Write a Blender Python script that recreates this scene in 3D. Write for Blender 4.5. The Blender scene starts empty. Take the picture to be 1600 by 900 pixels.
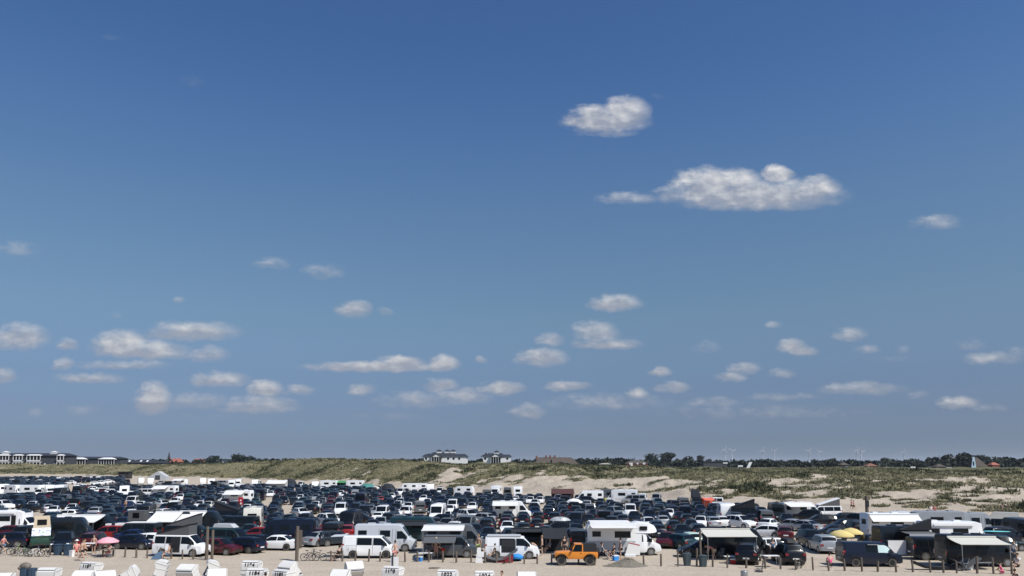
import bpy, math, random
import numpy as np
from mathutils import Vector, Matrix
random.seed(7); rng = np.random.default_rng(7)
D = bpy.data; SC = bpy.context.scene; COL = SC.collection
R = math.radians

# ------------------------------------------------------------------ camera
PW, PH, F, HC = 1600.0, 900.0, 1200.0, 8.7
PPX, PPY, HOR = 800.0, 600.0, 722.0
PITCH = math.atan((HOR - PPY) / F)
cam = D.cameras.new('camera'); cam_o = D.objects.new('camera', cam); COL.objects.link(cam_o)
cam.sensor_width = 36.0; cam.lens = 36.0 * F / PW
cam.shift_y = (PPY - PH / 2) / PW
cam.clip_start = 0.5; cam.clip_end = 60000
cam_o.location = (0, 0, HC); cam_o.rotation_euler = (R(90) + PITCH, 0, 0)
SC.camera = cam_o

def ray(px, py):
    cx, cy = (px - PPX) / F, (PPY - py) / F
    c, s = math.cos(PITCH), math.sin(PITCH)
    return Vector((cx, c - cy * s, s + cy * c))
def at(px, py, z=0.0):
    d = ray(px, py); t = (z - HC) / d.z
    return Vector((d.x * t, d.y * t, z))
def atD(px, Y, py=None):
    d = ray(px, HOR if py is None else py)
    t = Y / d.y
    return Vector((d.x * t, Y, HC + d.z * t if py is not None else 0.0))
def proj(x, y, z):
    c, s = math.cos(PITCH), math.sin(PITCH); z = z - HC
    f = y * c + z * s; u = -y * s + z * c
    return PPX + F * x / f, PPY - F * u / f

# ------------------------------------------------------------------ light
SUN_EL, SUN_AZ = 52.0, 128.0     # azimuth from +Y (view direction) clockwise to +X
sun = D.lights.new('sun', 'SUN'); sun.energy = 5.0; sun.angle = R(0.5); sun.color = (1.0, 0.955, 0.89)
sun_o = D.objects.new('sun', sun); COL.objects.link(sun_o)
sd = Vector((math.sin(R(SUN_AZ)) * math.cos(R(SUN_EL)), math.cos(R(SUN_AZ)) * math.cos(R(SUN_EL)), math.sin(R(SUN_EL))))
sun_o.rotation_euler = sd.to_track_quat('Z', 'Y').to_euler()
SC.view_settings.view_transform = 'Standard'; SC.view_settings.look = 'None'
SC.view_settings.exposure = 0.0; SC.view_settings.gamma = 1.0; SC.view_settings.use_curve_mapping = False
SC.cycles.max_bounces = 6; SC.cycles.diffuse_bounces = 2; SC.cycles.glossy_bounces = 2
SC.cycles.transparent_max_bounces = 8; SC.cycles.use_denoising = True

world = D.worlds.new('World'); SC.world = world; world.use_nodes = True
wt = world.node_tree; wt.nodes.clear()
def N(t, kind, **kw):
    n = t.nodes.new(kind)
    for k, v in kw.items(): setattr(n, k, v)
    return n
def L(t, a, b): t.links.new(a, b)
def mth(t, op, a, b=None, c=None, clamp=False):
    n = t.nodes.new('ShaderNodeMath'); n.operation = op; n.use_clamp = clamp
    for i, v in enumerate((a, b, c)):
        if v is None: continue
        if isinstance(v, (int, float)): n.inputs[i].default_value = v
        else: t.links.new(v, n.inputs[i])
    return n.outputs[0]
sky = N(wt, 'ShaderNodeTexSky', sky_type='NISHITA', sun_disc=False)
sky.sun_elevation = R(SUN_EL); sky.sun_rotation = R(SUN_AZ)
sky.altitude = 0; sky.air_density = 1.0; sky.dust_density = 1.0; sky.ozone_density = 2.0
geo = N(wt, 'ShaderNodeTexCoord')
sep = N(wt, 'ShaderNodeSeparateXYZ'); L(wt, geo.outputs['Generated'], sep.inputs[0])
ysafe = mth(wt, 'MAXIMUM', sep.outputs[1], 0.05)
uu = mth(wt, 'DIVIDE', sep.outputs[0], ysafe); vv = mth(wt, 'DIVIDE', sep.outputs[2], ysafe)
SKYV = wt  # clouds: little ellipses in the sky dome's own directions, broken up by noise
CL = [(946,184,62,20,1),(976,170,38,22,1),(930,176,40,14,.9),(950,204,44,9,.45),
 (1175,300,128,24,1),(1105,282,50,22,1),(1150,278,40,16,1),(1214,271,24,13,1.2),(1278,291,34,17,1),(985,308,48,10,.55),(1050,300,30,10,.6),
 (1465,346,36,11,.5),(22,388,40,13,.35),(425,411,28,9,.4),(505,422,32,12,.4),(554,481,27,12,.75),(605,486,12,6,.35),
 (282,467,8,6,.35),(300,126,22,8,.14),(962,472,38,12,.85),(930,518,34,17,.75),(950,536,48,8,.8),(860,530,20,10,.6),
 (848,557,36,13,.85),(30,524,42,19,.85),(5,586,20,10,.55),(105,536,17,9,.7),(190,536,42,20,1),(235,546,56,13,.9),
 (300,516,68,14,.8),(322,552,34,12,.65),(100,568,16,9,.55),(190,569,66,7,.5),(140,590,50,8,.55),(240,620,25,22,.85),
 (345,592,42,11,.6),(415,606,24,12,.8),(300,625,55,12,.4),(405,631,55,13,.6),(465,608,25,8,.55),(590,572,100,8,.8),
 (625,565,34,10,.9),(692,566,24,11,.8),(565,607,20,8,.5),(690,600,25,10,.6),(783,605,33,10,.75),(650,624,60,12,.4),
 (722,618,44,12,.5),(825,642,26,10,.5),(885,602,36,7,.6),(950,626,90,12,.32),(995,614,18,9,.6),(1050,604,26,8,.6),
 (1030,579,17,7,.65),(752,563,10,6,.35),(1236,539,22,11,.8),(1254,547,22,8,.8),(1208,507,12,6,.4),(1330,521,24,10,.6),
 (1355,545,20,7,.5),(1410,545,12,6,.35),(1105,540,22,9,.28),(1162,574,24,8,.6),(1142,588,24,7,.55),(1222,582,20,7,.4),
 (1350,606,60,9,.5),(1305,605,14,7,.5),(1120,628,40,7,.4),(1222,619,50,6,.35),(1435,615,15,6,.35),(1498,628,28,9,.7),
 (1550,636,24,6,.3),(1520,538,22,9,.35),(1550,559,44,9,.6),(1590,548,20,8,.35),(1180,641,170,12,.2),(120,640,34,8,.25),
 (55,643,14,7,.25),(175,58,24,5,.1),(1030,150,12,6,.12),(180,491,15,5,.18),(610,650,60,6,.15),(1400,560,60,6,.15),(350,650,90,6,.12)]
comb = N(wt, 'ShaderNodeCombineXYZ'); L(wt, uu, comb.inputs[0]); L(wt, vv, comb.inputs[1])
n1 = N(wt, 'ShaderNodeTexNoise'); n1.inputs['Scale'].default_value = 42; n1.inputs['Detail'].default_value = 6; n1.inputs['Roughness'].default_value = .62
n2 = N(wt, 'ShaderNodeTexNoise'); n2.inputs['Scale'].default_value = 16; n2.inputs['Detail'].default_value = 2
stretch = N(wt, 'ShaderNodeVectorMath', operation='MULTIPLY'); L(wt, comb.outputs[0], stretch.inputs[0]); stretch.inputs[1].default_value = (1, 1.7, 1)
L(wt, stretch.outputs[0], n1.inputs['Vector']); L(wt, stretch.outputs[0], n2.inputs['Vector'])
warp = N(wt, 'ShaderNodeVectorMath', operation='MULTIPLY_ADD'); L(wt, n1.outputs['Color'], warp.inputs[0])
warp.inputs[1].default_value = (.030, .012, 0); L(wt, comb.outputs[0], warp.inputs[2])
wofs = N(wt, 'ShaderNodeVectorMath', operation='SUBTRACT'); L(wt, warp.outputs[0], wofs.inputs[0]); wofs.inputs[1].default_value = (.015, .006, 0)
psep = N(wt, 'ShaderNodeSeparateXYZ'); L(wt, wofs.outputs[0], psep.inputs[0])
prev = sw = st_ = None
for (cx, cy, rx, ry, am) in CL:
    if cy > 560: am = min(1, am * 1.25)      # each puff waits for the one before it, so that the shader stack stays small
    dd = ray(cx, cy + ry * .35); u0, v0 = dd.x / dd.y, dd.z / dd.y
    cm = N(wt, 'ShaderNodeCombineXYZ'); L(wt, psep.outputs[0], cm.inputs[0]); L(wt, psep.outputs[1], cm.inputs[1])
    if prev is not None: L(wt, prev, cm.inputs[2])
    g1 = N(wt, 'ShaderNodeVectorMath', operation='SUBTRACT'); L(wt, cm.outputs[0], g1.inputs[0]); g1.inputs[1].default_value = (u0, v0, 0)
    g2 = N(wt, 'ShaderNodeVectorMath', operation='MULTIPLY'); L(wt, g1.outputs[0], g2.inputs[0]); g2.inputs[1].default_value = (F * .86 / rx, F * .86 / (ry * 1.25), 1)
    gs = N(wt, 'ShaderNodeSeparateXYZ'); L(wt, g2.outputs[0], gs.inputs[0])
    vy = mth(wt, 'MAXIMUM', gs.outputs[1], mth(wt, 'MULTIPLY', gs.outputs[1], -1.5))
    r2 = mth(wt, 'MULTIPLY_ADD', vy, vy, mth(wt, 'MULTIPLY', gs.outputs[0], gs.outputs[0]))
    di = mth(wt, 'MULTIPLY_ADD', r2, -am, 1.35 * am); wi = mth(wt, 'MAXIMUM', di, 0.0)
    sw = mth(wt, 'ADD', wi, .0001 if sw is None else sw); st_ = mth(wt, 'MULTIPLY_ADD', wi, gs.outputs[1], 0.0 if st_ is None else st_)
    prev = mth(wt, 'MAXIMUM', di, gs.outputs[2])
hpos = mth(wt, 'DIVIDE', st_, sw)
nn = mth(wt, 'MULTIPLY_ADD', n1.outputs[0], 1.5, -0.75)           # noise around zero
raw = mth(wt, 'ADD', prev, mth(wt, 'MULTIPLY', nn, mth(wt, 'MINIMUM', mth(wt, 'MULTIPLY', prev, 3.0), 1.0)))
mask = mth(wt, 'MULTIPLY', mth(wt, 'SMOOTH_MAX', mth(wt, 'SUBTRACT', raw, .10), 0.0, .16), .95)
mask = mth(wt, 'MINIMUM', mask, 1.0)
mask = mth(wt, 'POWER', mask, 1.1)
front = mth(wt, 'GREATER_THAN', sep.outputs[1], 0.06)
mask = mth(wt, 'MULTIPLY', mth(wt, 'MULTIPLY', mask, front), .86, clamp=True)
n3 = N(wt, 'ShaderNodeTexNoise'); n4 = N(wt, 'ShaderNodeTexNoise')
for q_ in (n3, n4): q_.inputs['Scale'].default_value = 34; q_.inputs['Detail'].default_value = 2.5; q_.inputs['Roughness'].default_value = .5
L(wt, stretch.outputs[0], n4.inputs['Vector'])
off = N(wt, 'ShaderNodeVectorMath', operation='ADD'); L(wt, stretch.outputs[0], off.inputs[0]); off.inputs[1].default_value = (.005, .013, 0); L(wt, off.outputs[0], n3.inputs['Vector'])
# sky grade by elevation (sin of elevation), keeps the Nishita look but the deeper blue of the picture
ramp = N(wt, 'ShaderNodeValToRGB'); L(wt, sep.outputs[2], ramp.inputs[0])
GRADE = [(0.005, (0.548, 0.735, 1.238)), (0.0265, (0.443, 0.587, 0.986)), (0.0596, (0.463, 0.549, 0.839)), (0.1011, (0.527, 0.612, 0.82)), (0.1425, (0.645, 0.726, 0.863)), (0.1834, (0.724, 0.83, 0.895)), (0.2476, (0.76, 0.901, 0.977)), (0.308, (0.758, 0.941, 1.055)), (0.3898, (0.672, 0.92, 1.161)), (0.4634, (0.571, 0.863, 1.168)), (0.5326, (0.553, 0.823, 1.174))]
STR = 0.09
cr = ramp.color_ramp
while len(cr.elements) > len(GRADE): cr.elements.remove(cr.elements[-1])
while len(cr.elements) < len(GRADE): cr.elements.new(.5)
for e, (p, c) in zip(cr.elements, GRADE): e.position = p; e.color = (c[0], c[1], c[2], 1)
mul = N(wt, 'ShaderNodeMix', data_type='RGBA', blend_type='MULTIPLY'); mul.inputs[0].default_value = 1
L(wt, sky.outputs[0], mul.inputs[6]); L(wt, ramp.outputs[0], mul.inputs[7])
# cloud colour: grey body, white billows; lower clouds greyer with distance
bill = mth(wt, 'MULTIPLY_ADD', mth(wt, 'SUBTRACT', n4.outputs[0], n3.outputs[0]), 1.7, mth(wt, 'MULTIPLY_ADD', hpos, .85, mth(wt, 'MULTIPLY_ADD', n1.outputs[0], .9, -.28)), clamp=True)
thick = mth(wt, 'MULTIPLY_ADD', prev, .7, .35, clamp=True)
bright = mth(wt, 'MULTIPLY', bill, thick)
high = mth(wt, 'MULTIPLY', vv, 3.2, clamp=True)
cb = N(wt, 'ShaderNodeMix', data_type='RGBA'); L(wt, bright, cb.inputs[0])
cb.inputs[6].default_value = (.36/STR, .39/STR, .46/STR, 1); cb.inputs[7].default_value = (.84/STR, .83/STR, .82/STR, 1)
cf = N(wt, 'ShaderNodeMix', data_type='RGBA'); L(wt, high, cf.inputs[0])
cf.inputs[6].default_value = (.34/STR, .345/STR, .39/STR, 1); L(wt, cb.outputs[2], cf.inputs[7])
cf2 = N(wt, 'ShaderNodeMix', data_type='RGBA'); cf2.inputs[0].default_value = .55
L(wt, cf.outputs[2], cf2.inputs[6]); L(wt, cb.outputs[2], cf2.inputs[7])
mixc = N(wt, 'ShaderNodeMix', data_type='RGBA'); L(wt, mask, mixc.inputs[0]); L(wt, mul.outputs[2], mixc.inputs[6]); L(wt, cf2.outputs[2], mixc.inputs[7])
bg = N(wt, 'ShaderNodeBackground'); L(wt, mixc.outputs[2], bg.inputs[0]); bg.inputs[1].default_value = STR
wo = N(wt, 'ShaderNodeOutputWorld'); L(wt, bg.outputs[0], wo.inputs[0])
world.cycles.sampling_method = 'MANUAL'; world.cycles.sample_map_resolution = 512
# ------------------------------------------------------------------ helpers
class MB:
    def __init__(s): s.v = []; s.f = []; s.m = []
    def add(s, vs, fs, m=0):
        o = len(s.v); s.v += [tuple(v) for v in vs]
        for f in fs: s.f.append(tuple(i + o for i in f)); s.m.append(m)
        return s
    def box(s, x0, x1, y0, y1, z0, z1, m=0):
        vs = [(x, y, z) for z in (z0, z1) for y in (y0, y1) for x in (x0, x1)]
        return s.add(vs, [(0, 2, 3, 1), (4, 5, 7, 6), (0, 1, 5, 4), (2, 6, 7, 3), (0, 4, 6, 2), (1, 3, 7, 5)], m)
    def hexa(s, b, t, m=0):      # b, t: four corners each, same winding (counter-clockwise from above)
        vs = list(b) + list(t)
        return s.add(vs, [(3, 2, 1, 0), (4, 5, 6, 7), (0, 1, 5, 4), (1, 2, 6, 5), (2, 3, 7, 6), (3, 0, 4, 7)], m)
    def tube(s, p0, p1, r0, r1=None, n=8, m=0, cap=True):
        r1 = r0 if r1 is None else r1; p0 = Vector(p0); p1 = Vector(p1); d = (p1 - p0)
        if d.length < 1e-6: return s
        d.normalize(); a = d.orthogonal().normalized(); b = d.cross(a); vs = []
        for p, r in ((p0, r0), (p1, r1)):
            for i in range(n):
                t = 2 * math.pi * i / n; vs.append(p + a * (r * math.cos(t)) + b * (r * math.sin(t)))
        fs = [(i, (i + 1) % n, n + (i + 1) % n, n + i) for i in range(n)]
        if cap: fs += [tuple(range(n - 1, -1, -1)), tuple(range(n, 2 * n))]
        return s.add(vs, fs, m)
    def torus(s, c, ax, Rr, r, n=20, k=6, m=0):
        ax = Vector(ax).normalized(); a = ax.orthogonal().normalized(); b = ax.cross(a); c = Vector(c); vs = []
        for i in range(n):
            t = 2 * math.pi * i / n; e = a * math.cos(t) + b * math.sin(t)
            for j in range(k):
                q = 2 * math.pi * j / k; vs.append(c + e * (Rr + r * math.cos(q)) + ax * (r * math.sin(q)))
        fs = [(i * k + j, ((i + 1) % n) * k + j, ((i + 1) % n) * k + (j + 1) % k, i * k + (j + 1) % k) for i in range(n) for j in range(k)]
        return s.add(vs, fs, m)
    def ball(s, c, rx, ry=None, rz=None, n=10, k=7, m=0):
        ry = ry or rx; rz = rz or rx; vs = [(c[0], c[1], c[2] + rz)]
        for j in range(1, k):
            ph = math.pi * j / k
            for i in range(n):
                t = 2 * math.pi * i / n; vs.append((c[0] + rx * math.sin(ph) * math.cos(t), c[1] + ry * math.sin(ph) * math.sin(t), c[2] + rz * math.cos(ph)))
        vs.append((c[0], c[1], c[2] - rz)); L_ = len(vs) - 1
        fs = [(0, 1 + i, 1 + (i + 1) % n) for i in range(n)]
        for j in range(k - 2):
            fs += [(1 + j * n + i, 1 + (j + 1) * n + i, 1 + (j + 1) * n + (i + 1) % n, 1 + j * n + (i + 1) % n) for i in range(n)]
        fs += [(L_, 1 + (k - 2) * n + (i + 1) % n, 1 + (k - 2) * n + i) for i in range(n)]
        return s.add(vs, fs, m)
    def sheet(s, rows, th=.02, m=0):   # rows of points, given a thickness downwards
        nr, nc = len(rows), len(rows[0]); top = [p for r in rows for p in r]; bot = [(p[0], p[1], p[2] - th) for p in top]
        o = nr * nc; fs = []
        for i in range(nr - 1):
            for j in range(nc - 1):
                a, b, c, d = i * nc + j, i * nc + j + 1, (i + 1) * nc + j + 1, (i + 1) * nc + j
                fs += [(a, b, c, d), (o + d, o + c, o + b, o + a)]
        for i in range(nr - 1):
            a, d = i * nc, (i + 1) * nc; fs.append((a, d, o + d, o + a)); a += nc - 1; d += nc - 1; fs.append((d, a, o + a, o + d))
        for j in range(nc - 1):
            fs.append((j + 1, j, o + j, o + j + 1)); a = (nr - 1) * nc + j; fs.append((a, a + 1, o + a + 1, o + a))
        return s.add(top + bot, fs, m)
    def mesh(s, name, smooth=True, ang=38):
        me = D.meshes.new(name); me.from_pydata(s.v, [], s.f)
        me.polygons.foreach_set('material_index', s.m)
        me.polygons.foreach_set('use_smooth', [smooth] * len(s.f))
        me.update()
        if smooth: me.set_sharp_from_angle(angle=R(ang))
        return me

def mesh_np(name, V, Fq, mi=None, smooth=False):
    me = D.meshes.new(name); nv = len(V); nf, k = Fq.shape
    me.vertices.add(nv); me.vertices.foreach_set('co', V.astype(np.float32).ravel())
    me.loops.add(nf * k); me.loops.foreach_set('vertex_index', Fq.astype(np.int32).ravel())
    me.polygons.add(nf); me.polygons.foreach_set('loop_start', np.arange(0, nf * k, k, dtype=np.int32))
    if mi is not None: me.polygons.foreach_set('material_index', mi.astype(np.int32))
    me.polygons.foreach_set('use_smooth', np.full(nf, smooth)); me.update(calc_edges=True)
    return me

def put(name, me, mats, parent=None, loc=(0, 0, 0), rz=0.0):
    o = D.objects.new(name, me); COL.objects.link(o)
    if not isinstance(mats, (list, tuple)): mats = [mats]
    while len(me.materials) < len(mats): me.materials.append(None)
    for i, m in enumerate(mats):
        if me.materials[i] is None: me.materials[i] = m
        elif me.materials[i] is not m: o.material_slots[i].link = 'OBJECT'; o.material_slots[i].material = m
    o.location = loc; o.rotation_euler = (0, 0, rz); o.parent = parent
    return o
def thing(name, label, cat, loc=(0, 0, 0), rz=0.0, group=None):
    o = D.objects.new(name, None); COL.objects.link(o); o.location = loc; o.rotation_euler = (0, 0, rz)
    o.empty_display_size = .3
    return tag(o, label, cat, group)
def tag(o, label, cat, group=None, kind=None):
    if label: o['label'] = label
    if cat: o['category'] = cat
    if group: o['group'] = group
    if kind: o['kind'] = kind
    return o
def structure(o, label, cat=None):
    o['kind'] = 'structure'; o['label'] = label; o['category'] = cat or o.name.replace('_', ' '); return o

# ------------------------------------------------------------------ materials
def mat(name, col, rough=.6, metal=0.0, coat=0.0, noise=0.0, nscale=3.0, dust=0.0, bump=0.0, bscale=30.0, spec=.5, trans=0.0):
    m = D.materials.new(name); m.use_nodes = True; t = m.node_tree; b = t.nodes['Principled BSDF']
    b.inputs['Base Color'].default_value = (*col, 1); b.inputs['Roughness'].default_value = rough
    b.inputs['Metallic'].default_value = metal; b.inputs['Specular IOR Level'].default_value = spec
    if coat: b.inputs['Coat Weight'].default_value = coat; b.inputs['Coat Roughness'].default_value = .04
    tc = N(t, 'ShaderNodeTexCoord'); nz = N(t, 'ShaderNodeTexNoise'); nz.inputs['Scale'].default_value = nscale; nz.inputs['Detail'].default_value = 4
    L(t, tc.outputs['Object'], nz.inputs['Vector']); cur = None
    if noise:
        mx = N(t, 'ShaderNodeMix', data_type='RGBA'); L(t, nz.outputs[0], mx.inputs[0])
        mx.inputs[6].default_value = (*[c * (1 - noise) for c in col], 1); mx.inputs[7].default_value = (*[min(1, c * (1 + noise)) for c in col], 1)
        L(t, mx.outputs[2], b.inputs['Base Color']); cur = mx.outputs[2]
    if dust:   # beach dust that has settled on the lower panels
        sp = N(t, 'ShaderNodeSeparateXYZ'); L(t, tc.outputs['Object'], sp.inputs[0])
        k = mth(t, 'MULTIPLY', mth(t, 'MULTIPLY_ADD', sp.outputs[2], -1.1, .9, clamp=True), mth(t, 'MULTIPLY', nz.outputs[0], dust))
        mx = N(t, 'ShaderNodeMix', data_type='RGBA'); L(t, k, mx.inputs[0])
        if cur is not None: L(t, cur, mx.inputs[6])
        else: mx.inputs[6].default_value = (*col, 1)
        mx.inputs[7].default_value = (.30, .27, .22, 1); L(t, mx.outputs[2], b.inputs['Base Color'])
    if bump:
        n2_ = N(t, 'ShaderNodeTexNoise'); n2_.inputs['Scale'].default_value = bscale; L(t, tc.outputs['Object'], n2_.inputs['Vector'])
        bp = N(t, 'ShaderNodeBump'); bp.inputs['Strength'].default_value = bump; L(t, n2_.outputs[0], bp.inputs['Height']); L(t, bp.outputs[0], b.inputs['Normal'])
    return m
PAINT = {}
for nm, c in dict(black=(.004, .006, .010), graphite=(.008, .013, .021), navy=(.004, .008, .022), blue=(.008, .02, .07), slate=(.022, .032, .044),
                  silver=(.33, .35, .37), grey=(.13, .14, .15), white=(.78, .79, .79), cream=(.62, .60, .53), red=(.22, .012, .012), maroon=(.06, .006, .010),
                  green=(.012, .045, .025), teal=(.01, .035, .045), orange=(.72, .25, .03), purple=(.03, .012, .05), beige=(.36, .31, .23), mint=(.52, .66, .58)).items():
    PAINT[nm] = mat('paint_' + nm, c, rough=.34, coat=.22 if nm not in ('white', 'cream') else .5, noise=.06, nscale=1.5, dust=.16, spec=.35, metal=.25 if nm in ('silver', 'grey', 'slate') else 0)
GLASS = mat('window_glass', (.006, .008, .010), rough=.16, spec=.32)
TRIM = mat('black_trim', (.012, .012, .013), rough=.55, dust=.3)
TYRE = mat('tyre_rubber', (.016, .016, .017), rough=.8, dust=.5)
RIM = mat('alloy_rim', (.34, .35, .36), rough=.35, metal=.8)
RIMD = mat('dark_rim', (.03, .03, .032), rough=.4, metal=.4)
LAMP = mat('lamp_lens', (.75, .78, .80), rough=.12, coat=1)
TAIL = mat('tail_lens', (.26, .008, .01), rough=.2, coat=1)
PLATE = mat('licence_plate', (.72, .72, .70), rough=.4)
WHITEP = mat('white_plastic', (.80, .80, .79), rough=.4, noise=.05, nscale=6)
FABW = mat('white_canvas', (.66, .66, .65), rough=.85, noise=.06, nscale=2)
FABG = mat('grey_canvas', (.09, .095, .10), rough=.9, noise=.1, nscale=3)
FABGL = mat('light_grey_canvas', (.42, .44, .46), rough=.9, noise=.08, nscale=2)
FABD = mat('dark_canvas', (.014, .017, .022), rough=.9, noise=.15, nscale=3)
FABB = mat('beige_canvas', (.60, .50, .36), rough=.9, noise=.06, nscale=3)
FABC = mat('cream_canvas', (.54, .53, .47), rough=.85, noise=.05, nscale=3)
METAL = mat('aluminium_tube', (.5, .51, .52), rough=.4, metal=.8)
WOOD = mat('weathered_wood', (.13, .105, .085), rough=.9, noise=.35, nscale=9, bump=.4, bscale=14)
WICKER = mat('white_wicker', (.66, .65, .62), rough=.7, noise=.07, nscale=18, bump=.5, bscale=60)
INK = mat('black_lettering', (.012, .012, .014), rough=.6)
NAVYF = mat('navy_striped_cushion', (.02, .035, .075), rough=.9, noise=.35, nscale=14)
SKIN = mat('skin', (.50, .31, .22), rough=.55, noise=.08, nscale=8)
def cloth(nm, c): return mat(nm, c, rough=.9, noise=.12, nscale=9)
C_RED, C_PINK, C_BLUE, C_BLACK, C_WHITE, C_JEAN, C_YEL, C_CYAN = (cloth('red_cloth', (.45, .03, .03)), cloth('pink_cloth', (.75, .10, .25)),
    cloth('blue_plastic', (.03, .25, .68)), cloth('black_cloth', (.012, .012, .015)), cloth('white_cloth', (.78, .78, .77)), cloth('denim_cloth', (.10, .17, .26)),
    cloth('yellow_cloth', (.62, .50, .20)), cloth('cyan_cloth', (.16, .60, .62)))
C_SALM = cloth('salmon_cloth', (.66, .25, .24)); C_GREEN = cloth('green_cloth', (.05, .22, .09)); C_OLIVE = cloth('lime_cloth', (.36, .46, .18)); C_NEON = cloth('neon_yellow_cloth', (.62, .72, .12))
HAIR = cloth('dark_hair', (.03, .018, .012)); HAIRB = cloth('blond_hair', (.30, .20, .09))
BIN = mat('bin_plastic', (.05, .075, .085), rough=.6, noise=.15, nscale=5); BINN = mat('navy_bin_plastic', (.03, .06, .10), rough=.5, noise=.15, nscale=5)
STEEL = mat('galvanised_steel', (.35, .37, .38), rough=.4, metal=.7, noise=.1)
SIGNR = mat('red_sign_paint', (.45, .02, .03), rough=.4); 

# ------------------------------------------------------------------ vehicles: bodies lofted through stations
# station: x, z_belt, half width at belt, z_roof, half width at roof
class Shell:
    def __init__(s, st, wheels, rad, zb=.22):
        s.st = st; s.wh = wheels; s.r = rad; s.zb = zb
    def sec(s, x):
        st = s.st
        if x <= st[0][0]: return st[0][1:]
        for a, b in zip(st, st[1:]):
            if x <= b[0]:
                t = (x - a[0]) / (b[0] - a[0]); return tuple(a[i] + (b[i] - a[i]) * t for i in range(1, 5))
        return st[-1][1:]
    def low(s, x):
        z = s.zb; e = min(x - s.st[0][0], s.st[-1][0] - x)
        if e < .25: z += (.25 - e) * .35
        for w in s.wh:
            d = abs(x - w); ra = s.r + .055
            if d < ra: z = max(z, s.r + math.sqrt(ra * ra - d * d))
        return z
    def body(s, mb=None, detail=1):
        mb = mb or MB(); xs = {round(a[0], 4) for a in s.st}; ra = s.r + .055
        for w in s.wh:
            fr = (-1.001, -.999, -.85, -.55, 0, .55, .85, .999, 1.001) if detail else (-1.001, -.99, -.6, .6, .99, 1.001)
            xs |= {round(w + ra * k, 4) for k in fr}
        xs |= {round(s.st[0][0] + .25, 4), round(s.st[-1][0] - .25, 4)}
        xs = sorted(x for x in xs if s.st[0][0] <= x <= s.st[-1][0]); rings = []
        for x in xs:
            zbelt, wb, zr, wr = s.sec(x); zl = s.low(x); wl = wb + .01
            zm = max(zl + .01, min(zl + .12, zbelt - .03)); zl2 = min(zl, zbelt - .06); zm = min(max(zm, zl2 + .02), zbelt - .02)
            half = [(0, zl2), (wl - .12, zl2), (wl - .01, zl2 + .01), (wl + .015, zm), (wl + .012, (zm + zbelt) / 2 + .04 if zbelt - zm > .1 else (zm + zbelt) / 2),
                    (wb, zbelt), (wr, max(zr - .05, zbelt + .004)), (max(wr - .10, .1), max(zr, zbelt + .008)), (0, max(zr, zbelt) + .025)]
            rings.append([(x, y, z) for y, z in half] + [(x, -y, z) for y, z in half[-2:0:-1]])
        n = len(rings[0]); o = []; fs = []; ms = []
        vs = [p for r in rings for p in r]
        for i in range(len(rings) - 1):
            for j in range(n):
                a, b = i * n + j, i * n + (j + 1) % n
                fs.append((a, b, b + n, a + n)); ms.append(1 if j in (0, 1, n - 1, n - 2) else 0)
        fs.append(tuple(range(n - 1, -1, -1))); ms.append(0); fs.append(tuple((len(rings) - 1) * n + k for k in range(n))); ms.append(0)
        k = len(mb.v); mb.v += vs; mb.f += [tuple(q + k for q in f) for f in fs]; mb.m += ms
        return mb
    def side_y(s, x, z):
        zbelt, wb, zr, wr = s.sec(x); zt = zr - .05
        if z <= zbelt or zt - zbelt < .02: return wb + .012
        return wb + (wr - wb) * min(1, (z - zbelt) / (zt - zbelt))
    def win(s, a, b, side, t0=.10, t1=.90, n=4, mb=None, off=.012, m=0):      # greenhouse side glass between belt and roof
        mb = mb or MB(); rows = []
        for i in range(n + 1):
            x = a + (b - a) * i / n; zbelt, wb, zr, wr = s.sec(x); zt = zr - .05; c = []
            for t in (t0, t1):
                z = zbelt + (zt - zbelt) * t; c.append((x, (wb + (wr - wb) * t + off) * side, z))
            rows.append(c)
        vs = [p for r in rows for p in r]; fs = [(2 * i, 2 * i + 2, 2 * i + 3, 2 * i + 1)[::side] for i in range(n)]
        return mb.add(vs, fs, m)
    def panel(s, a, b, z0, z1, side, mb=None, off=.014, m=0, n=1):            # rectangle lying on the side
        mb = mb or MB(); vs = []; xm = (a + b) / 2; zbm = s.sec(xm)[0]; zs = [z0] + ([zbm - .04, zbm] if z0 < zbm - .08 and z1 > zbm + .05 else []) + [z1]; K = len(zs)
        for i in range(n + 1):
            x = a + (b - a) * i / n; vs += [(x, (s.side_y(x, z) + off) * side, z) for z in zs]
        return mb.add(vs, [(K * i + j, K * (i + 1) + j, K * (i + 1) + j + 1, K * i + j + 1)[::side] for i in range(n) for j in range(K - 1)], m)
    def screen(s, a, b, inset=.07, n=3, mb=None, m=0, lift=.016, full=False):   # windscreen / rear screen on the slope a..b
        mb = mb or MB(); vs = []; ks = (-1, -.9, 0, .9, 1)
        for i in range(n + 1):
            x = a + (b - a) * i / n; zbelt, wb, zr, wr = s.sec(x); w = max(wr - inset, .1)
            for k in ks: vs.append((x + (.02 if b > 0 else -.02) * 0, w * k, max(zr, zbelt) + lift + .02 * (1 - abs(k)) - (.012 if abs(k) == 1 else 0)))
        K = len(ks); fs = [(i * K + j, (i + 1) * K + j, (i + 1) * K + j + 1, i * K + j + 1) for i in range(n) for j in range(K - 1)]
        if True: fs = fs
        return mb.add(vs, fs, m)

def wheel_mb(r, w=.2):
    t = MB(); t.tube((0, -w / 2, 0), (0, w / 2, 0), r, n=20)
    t.torus((0, 0, 0), (0, 1, 0), r - .045, .05, 20, 5)
    m = MB()
    for s_ in (-1, 1):
        m.tube((0, s_ * w * .40, 0), (0, s_ * (w / 2 + .012), 0), r * .64, r * .60, n=16)
    return t, m

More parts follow.
